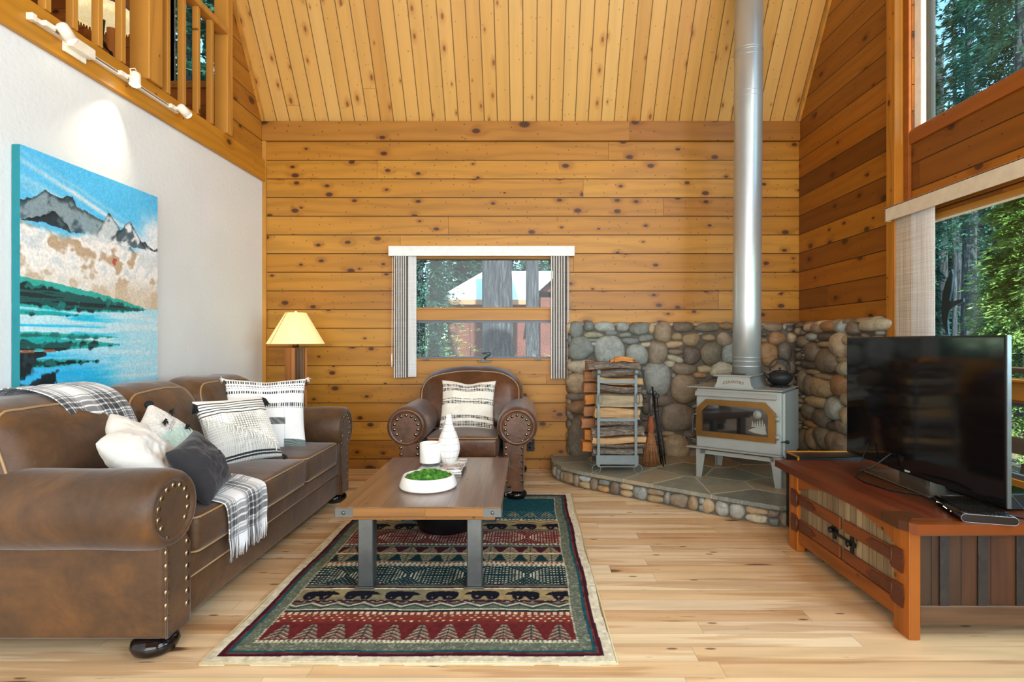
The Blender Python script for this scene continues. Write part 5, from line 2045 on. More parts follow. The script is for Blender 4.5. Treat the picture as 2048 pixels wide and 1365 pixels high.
for sx in (-1, 1):
    for y0_, sy in ((0.0, 1), (dp, -1)):
        x0 = sx * hw
        lg = MB()
        lg.prism([(x0, 0.236), (x0 - sx * 0.078, 0.236), (x0 - sx * 0.042, 0.0), (x0 - sx * 0.004, 0.0)], 1, y0_, y0_ + sy * 0.005)
        lg.prism([(y0_, 0.236), (y0_ + sy * 0.078, 0.236), (y0_ + sy * 0.042, 0.0), (y0_ + sy * 0.004, 0.0)], 0, x0, x0 - sx * 0.005)
        obj('leg', lg, M['stove'], T)
# side heat shield with the draft knob
sh_ = MB().box(hw + 0.012, hw + 0.018, 0.04, dp, 0.215, 0.685, bev=0.002).box(hw + 0.0, hw + 0.016, 0.035, 0.06, 0.225, 0.68, bev=0.002)
obj('side_shield', sh_, M['stove'], T)
kn = MB().cyl((hw, -0.0, 0.335), (hw + 0.03, 0.03, 0.335), 0.004)
kn.lathe([(0.0001, -0.014), (0.010, -0.010), (0.014, 0), (0.010, 0.010), (0.0001, 0.014)], (hw + 0.034, 0.034, 0.335), 16)
obj('draft_knob', kn, M['black_gloss'], T, 'black knob')
rod = MB().cyl((-hw, 0.02, 0.285), (-hw - 0.10, 0.02, 0.292), 0.003)
rod.lathe([(0.0001, -0.010), (0.007, -0.007), (0.010, 0), (0.007, 0.007), (0.0001, 0.010)], (-hw - 0.105, 0.02, 0.292), 14)
obj('draft_rod', rod, M['steel'], T)
# door
DO = [(-0.300, 0.325), (0.278, 0.325), (0.278, 0.535), (0.205, 0.612), (-0.225, 0.612), (-0.300, 0.540)]
DI = [(-0.255, 0.366), (0.228, 0.366), (0.228, 0.520), (0.185, 0.570), (-0.205, 0.570), (-0.255, 0.522)]
dm = MB()
n = len(DO)
y0_, y1_ = -0.030, -0.002
vs = [(p[0], y0_, p[1]) for p in DO] + [(p[0], y0_, p[1]) for p in DI] + [(p[0], y1_, p[1]) for p in DO] + [(p[0], y1_, p[1]) for p in DI]
# slightly bevelled lips
fs = []
for i in range(n):
    j = (i + 1) % n
    fs += [(i, j, n + j, n + i), (2 * n + i, 3 * n + i, 3 * n + j, 2 * n + j), (i, 2 * n + i, 2 * n + j, j), (n + i, n + j, 3 * n + j, 3 * n + i)]
dm.add(vs, fs)
door = obj('door', dm, M['brass'], T, 'brass door frame')
fbx = MB().prism(DI, 1, -0.0015, -0.0005)
obj('firebox', fbx, M['firebox'], door)


def dark_glass():
    g = G('smoked_glass')
    return g.out((0.010, 0.009, 0.008, 1), 0.04, 0, Specular_IOR_Level=0.7, Coat_Weight=0.5)


M['dark_glass'] = dark_glass()
gl = MB().prism(DI, 1, -0.014, -0.010)
obj('door_glass', gl, M['dark_glass'], door)
et = MB()
et.lathe([(0.0001, 0.0), (0.030, 0.0), (0.030, 0.0006)], M=Matrix.Translation((0.150, -0.0142, 0.520)) @ Matrix.Rotation(PI / 2, 4, 'X'), seg=28)
et.prism([(0.085, 0.400), (0.11, 0.415), (0.14, 0.428), (0.17, 0.430), (0.205, 0.425), (0.215, 0.385), (0.19, 0.380), (0.13, 0.385)], 1, -0.0148, -0.0142)
for (x, zb, h) in ((0.118, 0.43, 0.045), (0.135, 0.432, 0.035), (0.152, 0.43, 0.05), (0.168, 0.43, 0.06), (0.186, 0.428, 0.06), (0.20, 0.425, 0.04)):
    for k in range(3):
        z = zb + h * k * 0.28
        w_ = 0.011 * (1 - k * 0.25)
        et.prism([(x - w_, z), (x + w_, z), (x, z + h * 0.42)], 1, -0.0149 - 0.0001 * k, -0.0142)
obj('glass_etching', et, plain('etched_white', '85857c', 0.6), door, 'etched moon and fir trees')
hn = []
for k in range(90):
    a = k * 0.7
    t_ = k / 89
    hn.append((-0.318 + 0.006 * math.cos(a) - 0.004 * t_, -0.045 + 0.006 * math.sin(a), 0.475 - 0.12 * t_))
hm = MB().tube(hn, 0.0022, 6)
hm.tube([(-0.290, -0.03, 0.50), (-0.292, -0.045, 0.498), (-0.312, -0.048, 0.490), (-0.318, -0.045, 0.475), (-0.322, -0.045, 0.352)], 0.0042, 8)
obj('door_handle', hm, M['steel'], door, 'coiled steel handle')
for z in (0.50, 0.37):
    hg = MB().box(0.268, 0.302, -0.022, -0.002, z - 0.014, z + 0.014, bev=0.003).cyl((0.292, -0.024, z - 0.02), (0.292, -0.024, z + 0.02), 0.006)
    obj('hinge', hg, M['stove'], door)

# stovepipe
T = thing('stovepipe', 'silver stovepipe rising from the wood stove up to the ceiling', 'pipe', (1.715, 4.33, HZ + 0.803))
pr = 0.105
pp = MB()
obj('pipe', MB().lathe([(pr, 0.0), (pr, 0.45), (pr, 1.5), (pr + 0.001, 2.05), (pr + 0.0015, 2.054), (pr + 0.0015, 3.6)], seg=48, M=Matrix.Rotation(math.radians(0.4), 4, 'Y')), M['pipe'], T)
rg = MB()
for z in (0.06, 0.10, 0.13):
    rg.lathe([(pr, z - 0.003), (pr + 0.002, z), (pr, z + 0.003)], seg=48)
for z in (2.16, 2.20, 2.48, 2.52, 2.54):
    rg.lathe([(pr, z - 0.004), (pr + 0.005, z), (pr, z + 0.004)], seg=48, M=Matrix.Rotation(math.radians(0.4), 4, 'Y'))
obj('joint_ring', rg, M['pipe'], T)

# little flat black thermometer on the stove
T = thing('stove_thermometer', 'small flat black thermometer lying on the raised top of the wood stove', 'thermometer', (1.60, 4.16, HZ + 0.803), SA)
obj('case', MB().box(-0.07, 0.03, 0.01, 0.05, 0.0, 0.007, bev=0.002), M['black_plastic'], T)

# kettle on its trivet
T = thing('trivet', 'black metal trivet under the cast iron kettle', 'trivet', (1.935, 4.235, HZ + 0.707), SA)
obj('plate', MB().lathe([(0.0001, 0.006), (0.075, 0.006), (0.08, 0.009), (0.08, 0.013), (0.0001, 0.013)], seg=32), M['cast_iron'], T)
tf = MB()
for k in range(4):
    a = k * PI / 2 + 0.6
    tf.cyl((0.065 * math.cos(a), 0.065 * math.sin(a), 0), (0.065 * math.cos(a), 0.065 * math.sin(a), 0.008), 0.008, seg=10)
obj('foot', tf, M['cast_iron'], T)
T = thing('kettle', 'black cast iron kettle with a hoop handle on the stove', 'kettle', (1.935, 4.235, HZ + 0.720), 0.1)
obj('body', MB().lathe([(0.0001, 0), (0.048, 0), (0.062, 0.010), (0.086, 0.036), (0.094, 0.058), (0.091, 0.074), (0.078, 0.090), (0.054, 0.102), (0.0001, 0.104)], seg=40), M['cast_iron'], T)
lid = obj('lid', MB().lathe([(0.055, 0.100), (0.054, 0.107), (0.035, 0.114), (0.008, 0.117), (0.0001, 0.117)], seg=32), M['cast_iron'], T)
obj('knob', MB().lathe([(0.005, 0.115), (0.004, 0.121), (0.009, 0.128), (0.009, 0.134), (0.0001, 0.139)], seg=16), M['cast_iron'], lid)
obj('spout', MB().tube([(-0.075, 0, 0.055), (-0.10, 0, 0.068), (-0.115, 0, 0.088), (-0.128, 0, 0.098)], [0.022, 0.016, 0.011, 0.009], 14), M['cast_iron'], T)
hp = []
for k in range(19):
    a = math.radians(-18 + k * 216 / 18)
    hp.append((0.082 * math.cos(a), 0, 0.135 + 0.068 * math.sin(a)))
obj('handle', MB().tube(hp, 0.0052, 10), M['cast_iron'], T)

# ------------------------------------------------------------ log rack
LX, LY = 0.71, 4.40
T = thing('log_rack', 'grey steel strap log rack standing on the stone hearth', 'rack', (LX, LY, HZ))
hs, rd = 0.149, 0.30
for y in (0.0, rd):
    for sx in (-1, 1):
        pm = MB().box(sx * hs - 0.011, sx * hs + 0.011, y - 0.003, y + 0.003, 0.055, 0.825)
        c_ = [(sx * hs, y - 0.003 if y == 0 else y + 0.003, 0.825)]
        s_ = -1 if y == 0 else 1
        crl = [(sx * hs, y + s_ * (0.02 - 0.02 * math.cos(a)) , 0.81 + 0.022 * math.sin(a)) for a in [PI * k / 7 for k in range(11)]]
        pm2 = pm
        for i in range(len(crl) - 1):
            a, b = crl[i], crl[i + 1]
            pm2.add([(a[0] - 0.011, a[1], a[2]), (a[0] + 0.011, a[1], a[2]), (b[0] + 0.011, b[1], b[2]), (b[0] - 0.011, b[1], b[2])], [(0, 1, 2, 3)])
            pm2.add([(a[0] - 0.011, a[1] + 0.003, a[2] + 0.002), (a[0] + 0.011, a[1] + 0.003, a[2] + 0.002), (b[0] + 0.011, b[1] + 0.003, b[2] + 0.002), (b[0] - 0.011, b[1] + 0.003, b[2] + 0.002)], [(0, 1, 2, 3)])
        obj('upright', pm2, M['rack_steel'], T)
        if y == 0:
            lp = MB()
            for i in range(12):
                a0, a1 = 2 * PI * i / 12, 2 * PI * (i + 1) / 12
                A_ = (sx * hs + 0.012 + 0.014 * math.cos(a0), y - 0.004, 0.60 + 0.045 * math.sin(a0))
                B_ = (sx * hs + 0.012 + 0.014 * math.cos(a1), y - 0.004, 0.60 + 0.045 * math.sin(a1))
                lp.add([A_, B_, (B_[0], -0.022, B_[2]), (A_[0], -0.022, A_[2])], [(0, 1, 2, 3)])
            obj('loop', lp, M['rack_steel'], T)
    for z in (0.735, 0.43):
        obj('cross_strap', MB().box(-hs - 0.011, hs + 0.011, y - 0.006, y - 0.003, z - 0.012, z + 0.012), M['rack_steel'], T)
tr = MB().box(-hs - 0.02, hs + 0.02, -0.004, 0.0, 0.075, 0.145).box(-hs - 0.02, hs + 0.02, rd, rd + 0.004, 0.075, 0.145).box(-hs - 0.02, hs + 0.02, 0, rd, 0.072, 0.078)
obj('tray', tr, M['rack_steel'], T)
for y in (0.0, rd):
    for sx in (-1, 1):
        ring = [(sx * (hs + 0.018) + 0.034 * math.cos(a), y, 0.036 + 0.034 * math.sin(a)) for a in [2 * PI * k / 24 for k in range(24)]]
        obj('wheel', MB().tube(ring, 0.0035, 6, closed=True), M['rack_steel'], T)
sr_ = MB()
for sx in (-1, 1):
    sr_.box(sx * hs - 0.003, sx * hs + 0.003, 0, rd, 0.05, 0.072)
sr_.box(-hs, hs, -0.003, 0.003, 0.05, 0.058)
obj('base_bar', sr_, M['rack_steel'], T)


def bark():
    g = G('tree_bark')
    co = g.coord()
    n = g.noise(g.scale(co, (14, 60, 60)), 1.0, 5, 0.7, 1.5)
    g.bump(n, 1.0, 0.02)
    return g.out(g.ramp(n, [(0.3, srgb('3a3028')), (0.5, srgb('7c6e5e')), (0.7, srgb('b4a898'))]), 0.9)


def splitw(name, a, b, c):
    g = G(name)
    co = g.coord()
    n = g.noise(g.scale(co, (3, 70, 70)), 1.0, 4, 0.6)
    n2 = g.noise(co, 12, 2)
    g.bump(n, 0.6, 0.01)
    return g.out(g.ramp(n * 0.7 + n2 * 0.3, [(0.3, srgb(a)), (0.5, srgb(b)), (0.7, srgb(c))]), 0.75)


M['bark'] = bark()
SPL = [splitw('split_grey', '70614b', '968668', 'b0a082'), splitw('split_tan', '7c5c38', 'aa8658', 'c4a072'), splitw('split_brown', '6b4426', '92613a', 'ab7a4c'), splitw('split_orange', '8c4c18', 'b8722c', 'cc8a40')]


def log_mesh(L, w, h, kind, wood_m, seed):
    r = random.Random(seed)
    if kind == 'round':
        P = [(w / 2 * math.cos(a), h / 2 * math.sin(a)) for a in [2 * PI * k / 16 for k in range(16)]]
        bk = set(range(16))
    elif kind == 'half':      # bark on the top
        P = [(w / 2 * math.cos(a), -h * 0.4 + h * 0.9 * math.sin(a)) for a in [PI * k / 10 for k in range(11)]]
        bk = set(range(10))
    elif kind == 'halfdown':
        P = [(w / 2 * math.cos(a), h * 0.4 - h * 0.9 * math.sin(a)) for a in [PI * k / 10 for k in range(11)]]
        bk = set(range(10))
    elif kind == 'wedge':
        P = [(-w * 0.5, -h * 0.45), (w * 0.45, -h * 0.5), (w * 0.5, h * 0.35), (w * 0.1, h * 0.5), (-w * 0.45, h * 0.40)]
        bk = {2}
    else:
        P = [(-w / 2, -h / 2), (w / 2, -h / 2), (w / 2, h / 2), (-w / 2, h / 2)]
        bk = set()
    # refine
    Q, bq = [], []
    for i in range(len(P)):
        a, b = P[i], P[(i + 1) % len(P)]
        m = 3 if len(P) < 8 else 1
        for k in range(m):
            Q.append((a[0] + (b[0] - a[0]) * k / m, a[1] + (b[1] - a[1]) * k / m))
            bq.append(i in bk)
    n, ns = len(Q), 15
    vs = []
    for j in range(ns):
        x = -L / 2 + L * j / (ns - 1)
        bend = 0.006 * math.sin(j * 0.4 + seed)
        for i, (a, b) in enumerate(Q):
            k = 1 + (0.16 if bq[i] else 0.07) * mnoise.noise((x * 14 + seed * 3, a * 40, b * 40 + seed))
            xe = x + (0.012 * mnoise.noise((a * 30, b * 30, seed + 3.0)) if j in (0, ns - 1) else 0)
            vs.append((xe, a * k, b * k + bend))
    fs, mi = [], []
    for j in range(ns - 1):
        for i in range(n):
            i2 = (i + 1) % n
            fs.append((j * n + i, j * n + i2, (j + 1) * n + i2, (j + 1) * n + i))
            mi.append(1 if bq[i] else 0)
    fs += [tuple(reversed(range(n))), tuple((ns - 1) * n + i for i in range(n))]
    mi += [0, 0]
    me = bpy.data.meshes.new('firewood_log')
    me.from_pydata(vs, [], fs)
    me.materials.append(wood_m)
    me.materials.append(M['bark'])
    me.polygons.foreach_set('material_index', mi)
    bm = bmesh.new()
    bm.from_mesh(me)
    bmesh.ops.recalc_face_normals(bm, faces=bm.faces)
    bm.to_mesh(me)
    bm.free()
    return me


# front column, bottom to top: z of centre, height, length, x offset, kind, wood, label
front = [
    (0.170, 0.040, 0.40, 0.01, 'half', 2, 'thin bark covered split log lowest in the log rack'),
    (0.215, 0.040, 0.43, 0.02, 'halfdown', 2, 'thin dark log second from the bottom of the rack'),
    (0.262, 0.052, 0.43, 0.02, 'wedge', 1, 'pale cream split log near the bottom of the rack'),
    (0.330, 0.075, 0.42, 0.01, 'half', 2, 'silver barked split log below the middle strap of the rack'),
    (0.402, 0.066, 0.34, 0.00, 'round', 2, 'round grey barked log just under the middle strap'),
    (0.480, 0.090, 0.36, 0.005, 'wedge', 1, 'tan split log just above the middle strap of the rack'),
    (0.578, 0.105, 0.37, 0.02, 'wedge', 0, 'large weathered grey split log in the upper half of the rack'),
    (0.672, 0.060, 0.36, 0.02, 'halfdown', 2, 'reddish brown split log just under the top strap'),
    (0.737, 0.055, 0.36, 0.03, 'wedge', 1, 'light split log behind the top strap of the rack'),
    (0.800, 0.065, 0.37, 0.00, 'round', 1, 'patchy barked round log between the rack curls'),
    (0.862, 0.058, 0.42, -0.02, 'half', 2, 'rough barked log lying across the top of the rack')]
for i, (z, h, L, xo, kd, wm, lb) in enumerate(front):
    o = bpy.data.objects.new('firewood_log', log_mesh(L, 0.125, h, kd, SPL[wm], i + 1))
    COL.objects.link(o)
    o.location = (LX + xo, LY + 0.075, HZ + z)
    o.rotation_euler = (0, math.radians([1, -1, 0, 1, 0, -1.5, 1.5, -4, -3, 3, 0][i]) * -1, 0)
    tag(o, lb, 'log', 'logs in the rack')
back = [(0.185, 0.09, 0.46, 3), (0.285, 0.095, 0.45, 3), (0.385, 0.09, 0.44, 2), (0.48, 0.09, 0.42, 2), (0.575, 0.09, 0.44, 3), (0.67, 0.09, 0.40, 2), (0.765, 0.09, 0.42, 2), (0.855, 0.08, 0.42, 2)]
bl = ['bright orange ended log sticking out lowest at the left of the rack', 'orange ended log in the rear row of the rack, second from the bottom', 'brown rear row log showing left of the rack below the middle strap',
      'brown rear row log showing left of the rack at the middle strap', 'rear row log with a reddish end showing left of the rack above the middle strap', 'rear row log showing left of the rack beside the steel loops',
      'dark rear row log showing left of the rack under the top strap', 'rear row log highest on the left of the rack']
for i, (z, h, L, wm) in enumerate(back):
    o = bpy.data.objects.new('firewood_log', log_mesh(L, 0.13, h, 'wedge', SPL[wm], i + 40))
    COL.objects.link(o)
    o.location = (LX - 0.035 + 0.02 * math.sin(i * 2.1), LY + 0.22, HZ + z)
    o.rotation_euler = (0, 0, math.radians([2, -1, 2, -2, 1, 3, -2, 1][i]))
    tag(o, bl[i], 'log', 'logs in the rack')
for (x, y, z, L, h, lb, s) in ((0.70, 4.46, 0.905, 0.08, 0.02, 'small orange kindling block on top of the log pile, left of the larger one', 61), (0.765, 4.45, 0.912, 0.145, 0.036, 'larger orange kindling block on top of the log pile', 62)):
    o = bpy.data.objects.new('kindling_block', log_mesh(L, 0.07, h, 'box', SPL[3], s))
    COL.objects.link(o)
    o.location = (x, y, HZ + z - 0.0)
    tag(o, lb, 'kindling', 'kindling on the log pile')

# ------------------------------------------------------------ hearth tools
T = thing('hearth_broom', 'straw hearth broom with a wrapped neck hanging by the rock wall', 'broom', (1.03, 4.62, HZ))
obj('handle', MB().tube([(0.012, 0.06, 0.62), (0.010, 0.05, 0.55), (0.006, 0.03, 0.40)], 0.006, 8).lathe([(0.0001, 0.60), (0.009, 0.605), (0.011, 0.63), (0.0001, 0.65)], (0.012, 0.06, 0), 10), M['steel'], T)
M['straw'] = splitw('broom_straw', '5e3a1c', '8a5a30', 'a97a48')
obj('binding', MB().lathe([(0.012, 0.425), (0.018, 0.40), (0.024, 0.39), (0.022, 0.375), (0.032, 0.355), (0.034, 0.33), (0.026, 0.315), (0.030, 0.305), (0.026, 0.295), (0.031, 0.285)], (0.004, 0.03, 0), 20), plain('wrapped_twine', '8a4a26', 0.8, bump=0.6, bscale=200), T)
bs = MB()
for k in range(170):
    a = rnd.uniform(0, 2 * PI)
    r_ = math.sqrt(rnd.random())
    r0, r1 = 0.024 * r_, 0.075 * r_
    z1 = rnd.uniform(0.0, 0.03)
    bs.tube([(0.004 + r0 * math.cos(a), 0.03 + r0 * math.sin(a) * 0.6, 0.29), (0.0 + r1 * 0.7 * math.cos(a), 0.02 + 0.5 * r1 * math.sin(a), 0.15), (-0.004 + r1 * math.cos(a), 0.0 + r1 * math.sin(a) * 0.45, z1)], [0.004, 0.0032, 0.0016], 4)
bs.lathe([(0.022, 0.29), (0.045, 0.16), (0.056, 0.02), (0.03, 0.006)], (0, 0.012, 0), 16, sq=0.45)
obj('bristles', bs, M['straw'], T)
T = thing('fire_tongs', 'black iron fire tongs with looped handles leaning on the rock wall', 'tongs', (1.11, 4.64, HZ))
lp = MB()
for dx in (-0.012, 0.010):
    ring = [(dx - 0.02 + 0.018 * math.cos(a), 0.07, 0.60 - dx + 0.018 * math.sin(a)) for a in [2 * PI * k / 16 for k in range(16)]]
    lp.tube(ring, 0.0035, 6, closed=True)
obj('handle_loop', lp, M['iron'], T)
obj('tong_arm', MB().tube([(-0.03, 0.07, 0.585), (-0.02, 0.06, 0.45), (0.01, 0.03, 0.20), (0.03, 0.0, 0.0)], 0.0055, 8), M['iron'], T)
obj('tong_arm', MB().tube([(-0.008, 0.07, 0.575), (0.0, 0.055, 0.42), (0.035, 0.03, 0.2), (0.045, 0.005, 0.02)], 0.0045, 8), M['iron'], T)
T = thing('fire_poker', 'thin dark iron fire poker standing behind the broom and tongs', 'poker', (1.12, 4.72, HZ))
obj('rod', MB().tube([(-0.03, 0.09, 0.58), (0.0, 0.04, 0.25), (0.02, 0.0, 0.0)], 0.007, 8).tube([(0.016, 0.005, 0.06), (0.045, 0.0, 0.09)], [0.007, 0.003], 8), M['iron'], T)
obj('grip', MB().tube([(-0.03, 0.09, 0.58), (-0.035, 0.098, 0.66)], [0.010, 0.008], 10), M['iron'], T)
# ------------------------------------------------------------ television bench
M['bench_top'] = wood('reclaimed_bench_top', ['521f0c', '6a3016', '42240f', '753a18'], 0.13, 2.0, 1, 0, (0, 0.03), 0.15, 0.3, 0.02, 0.85, 0.38, 0.6, gw=0.003, bump=0.4, seed=41, ring=1.3, cracks=0.8)
M['bench_post'] = wood('reclaimed_bench_post', ['965012', 'a05a18'], 5, 90, 2, 1, (0, 0), 0.1, 0.3, 0.02, 0.8, 0.4, 0.3, bump=0.5, seed=42, ring=1.3)
M['bench_rail'] = wood('reclaimed_bench_rail', ['7c4212', '8c4c16'], 5, 90, 1, 2, (0, 0), 0.2, 0.3, 0.02, 0.8, 0.42, 0.3, bump=0.5, seed=43, ring=1.3)
M['barn_grey'] = wood('grey_barn_board', ['8a7658', '76644a', '9a8666', '6b583f'], 0.05, 90, 2, 1, (0, 0.01), 0.1, 0.2, 0.015, 0.95, 0.7, 0.8, gw=0.004, bump=0.8, seed=44, ring=1.2)
M['barn_end'] = wood('brown_barn_board', ['2c1c0e', '40240e', '342313', '4a280e'], 0.12, 90, 2, 0, (0, 0.022), 0.1, 0.3, 0.02, 0.9, 0.6, 0.8, gw=0.004, bump=0.7, seed=45, ring=1.2)
M['strap_wood'] = wood('dark_strap_wood', ['6a3412', '763c16'], 5, 90, 1, 2, (0, 0), 0.2, 0.3, 0.02, 0.9, 0.42, 0.3, bump=0.5, seed=49, ring=1.3)
M['end_rail'] = wood('weathered_rail', ['5a4028', '684a30'], 5, 90, 0, 2, (0, 0), 0.1, 0.3, 0.02, 0.9, 0.6, 0.3, bump=0.8, seed=48, ring=1.4)
M['batten'] = plain('blackened_batten', '2a2622', 0.5, 0.2, 0.3, 30, bump=0.5, bscale=60)
M['strap'] = wood('rusty_strap', ['5a2c18', '4a2414'], 5, 90, 1, 2, (0, 0), 0.1, 0.3, 0.01, 0.6, 0.45, 0.3, bump=0.5, seed=46)
BX, BY, BL, BW = 1.525, 2.20, 1.02, 0.66
T = thing('tv_bench', 'low reclaimed timber television bench with strap hinged doors', 'cabinet', (BX, BY, 0))
tp = MB()
tp.prism([(-0.025, 0.03), (0.01, -0.03), (BW + 0.02, -0.03), (BW + 0.02, BL + 0.13), (-0.025, BL + 0.13)], 2, 0.437, 0.475)
obj('top', tp, M['bench_top'], T)
obj('breadboard_end', MB().prism([(-0.012, -0.012), (0.01, -0.034), (BW + 0.02, -0.034), (BW + 0.02, 0.045), (0.04, 0.045)], 2, 0.436, 0.4765), wood('bench_breadboard', ['743c16', '683210'], 5, 90, 0, 1, (0, 0), 0.1, 0.3, 0.02, 0.85, 0.3, 0.3, bump=0.4, seed=47, ring=1.3), T)
for (x0, y0_) in ((0, 0), (0, BL - 0.1), (BW - 0.045, 0), (BW - 0.045, BL - 0.1)):
    obj('post', MB().box(x0, x0 + 0.045, y0_, y0_ + 0.10, 0.0, 0.437, bev=0.004), M['bench_post'], T)
obj('bottom_rail', MB().box(0.006, 0.036, 0.1, BL - 0.1, 0.055, 0.125, bev=0.003), M['bench_rail'], T)
# apron with a shallow arch
ap = [(0.1, 0.437), (0.1, 0.352)]
for k in range(21):
    t_ = k / 20
    ap.append((0.1 + t_ * (BL - 0.2), 0.352 + 0.075 * math.sin(PI * t_) ** 0.8))
ap += [(BL - 0.1, 0.437)]
obj('arched_apron', MB().prism(ap, 0, 0.006, 0.03), M['bench_rail'], T)
obj('carcass', MB().box(0.045, BW - 0.01, 0.03, BL - 0.03, 0.06, 0.43), M['barn_end'], T)
mid = 0.49
for d, (a, b) in enumerate(((0.102, mid - 0.003), (mid + 0.003, BL - 0.102))):
    dr = obj('door', MB().box(0.018, 0.034, a, b, 0.127, 0.43), M['barn_grey'], T)
    for z, hh in ((0.302, 0.030), (0.160, 0.030)):
        out = a if d == 0 else b
        s_ = 1 if d == 0 else -1
        tip = (b - 0.01 if d == 0 else a + 0.01)
        st_ = MB().box(0.004, 0.018, min(out, tip), max(out, tip), z - hh, z + hh, bev=0.004)
        obj('strap_bar', st_, M['strap_wood'], dr)
        pl_ = MB().prism([(out + s_ * 0.0, z - 0.028), (out + s_ * 0.15, z - 0.02), (out + s_ * 0.19, z), (out + s_ * 0.15, z + 0.02), (out + s_ * 0.0, z + 0.028)], 0, 0.0, 0.005)
        pl_.prism([(out, z - 0.045), (out - s_ * 0.065, z - 0.048), (out - s_ * 0.072, z), (out - s_ * 0.065, z + 0.048), (out, z + 0.045)], 0, -0.007, -0.001)
        pl_.cyl((-0.004, out, z - 0.035), (-0.004, out, z + 0.035), 0.007, seg=10)
        for k in range(5):
            yy = out + s_ * (-0.05 + 0.05 * k)
            pl_.lathe([(0.005, 0), (0.004, 0.003), (0.0001, 0.004)], seg=8, M=Matrix.Translation((-0.006 if k < 2 else 0.0, yy, z + 0.016 * (-1) ** k)) @ Matrix.Rotation(-PI / 2, 4, 'Y'))
        obj('strap_hinge', pl_, M['strap'], dr, 'rusty iron strap hinge')
la = MB()
for (y, z) in ((mid - 0.075, 0.235), (mid + 0.075, 0.25)):
    la.box(0.008, 0.018, y - 0.012, y + 0.012, z - 0.045, z + 0.045, bev=0.002)
    la.box(0.006, 0.018, y - 0.03, y + 0.03, z - 0.010, z + 0.010, bev=0.002)
    la.lathe([(0.012, 0), (0.010, 0.012), (0.016, 0.02), (0.0001, 0.026)], seg=12, M=Matrix.Translation((0.008, y, z)) @ Matrix.Rotation(-PI / 2, 4, 'Y'))
la.box(-0.002, 0.006, mid - 0.11, mid + 0.11, 0.236, 0.250, bev=0.002)
obj('latch', la, M['iron'], T, 'black iron slide latch')
# near end panel
obj('end_rail', MB().box(0.045, BW - 0.045, 0.004, 0.03, 0.058, 0.136, bev=0.003), M['end_rail'], T)
obj('end_rail', MB().box(0.045, BW - 0.045, 0.004, 0.03, 0.418, 0.437), M['end_rail'], T)
obj('end_panel', MB().box(0.045, BW - 0.045, 0.016, 0.028, 0.13, 0.42), M['barn_end'], T)
for x in (0.127, 0.281, 0.435, 0.575):
    obj('batten', MB().box(x, x + 0.038, 0.006, 0.016, 0.136, 0.42, bev=0.002), M['batten'], T, 'blackened vertical batten')

# ------------------------------------------------------------ television
T = thing('television', 'large flat black television standing on the timber bench', 'television', (1.945, 2.805, 0.4765), math.radians(-0.9))
HWd = 0.575
z0, z1 = 0.043, 0.748


def tv_glass():
    g = G('television_screen')
    return g.out((0.004, 0.004, 0.005, 1), 0.07, 0, Specular_IOR_Level=0.6)


cs = MB().rbox((0.012, 0, (z0 + z1) / 2), (0.022, 2 * HWd, z1 - z0), 0.004, 2)
cs.rbox((0.035, 0, z0 + 0.22), (0.05, 1.5 * HWd, 0.38), 0.02, 3)
obj('case', cs, M['black_plastic'], T)
obj('screen', MB().box(-0.0002, 0.002, -HWd + 0.010, HWd - 0.010, z0 + 0.022, z1 - 0.010), tv_glass(), T)
obj('bezel_trim', MB().box(0.003, 0.02, -HWd - 0.003, -HWd, z0, z1), M['steel'], T)
tm = text_mesh('SONY', 0.014, 0.0004, 1.05, 0.0003)
tm.transform(Matrix.Translation((-0.0002, 0.02, z0 + 0.006)) @ Matrix.Rotation(-PI / 2, 4, 'Z') @ Matrix.Rotation(PI / 2, 4, 'X'))
obj('lettering', tm, plain('white_print', 'e8e8e8', 0.5), T)
obj('sensor_bar', MB().box(-0.003, 0.0, -0.20, 0.17, z0 + 0.0005, z0 + 0.005), M['black_gloss'], T)
sp = MB().box(-0.095, 0.115, -0.25, 0.27, 0.0, 0.006, bev=0.002)
sp.box(0.012, 0.03, -0.10, 0.10, 0.004, 0.10)
obj('stand', sp, plain('dark_brushed_base', '6a6156', 0.3, 0.7), T)
obj('foot_cap', MB().rbox((-0.085, -0.262, 0.004), (0.03, 0.02, 0.008), 0.0035, 3), M['steel'], T)

T = thing('set_top_box', 'black ribbed set-top box with rounded ends on the near end of the bench', 'media box', (1.86, 2.30, 0.4768), math.radians(-17))
w2, l2, hh = 0.098, 0.135, 0.034
prf = []
for k in range(13):
    a = -PI / 2 + PI * k / 12
    prf.append((w2 - hh / 2 + hh / 2 * math.cos(a), hh / 2 + hh / 2 * math.sin(a)))
for k in range(13):
    a = PI / 2 + PI * k / 12
    prf.append((-w2 + hh / 2 + hh / 2 * math.cos(a), hh / 2 + hh / 2 * math.sin(a)))
obj('case', MB().prism(prf, 1, -l2, l2, smooth=True), M['black_gloss'], T)
rb = MB()
for k in range(12):
    x = -w2 + 0.03 + k * 0.0125
    rb.box(x, x + 0.006, -l2 + 0.004, l2 - 0.004, hh - 0.001, hh + 0.0015, bev=0.0006)
obj('rib', rb, M['black_plastic'], T)
rm = MB().tube([(p[0] * 0.97, -l2 - 0.0005, p[1] * 0.94 + 0.001) for p in prf], 0.0012, 5, closed=True)
obj('end_rim', rm, M['track_slot'], T)
ld = MB()
for k, y in enumerate((-0.05, -0.01, 0.0, 0.01, 0.022, 0.09)):
    ld.box(-w2 - 0.001, -w2 + 0.001, y - 0.002, y + 0.002, hh / 2 - 0.0015, hh / 2 + 0.0015)
obj('status_light', ld, emit('led_white', 'd8ffe0', 2.0), T)

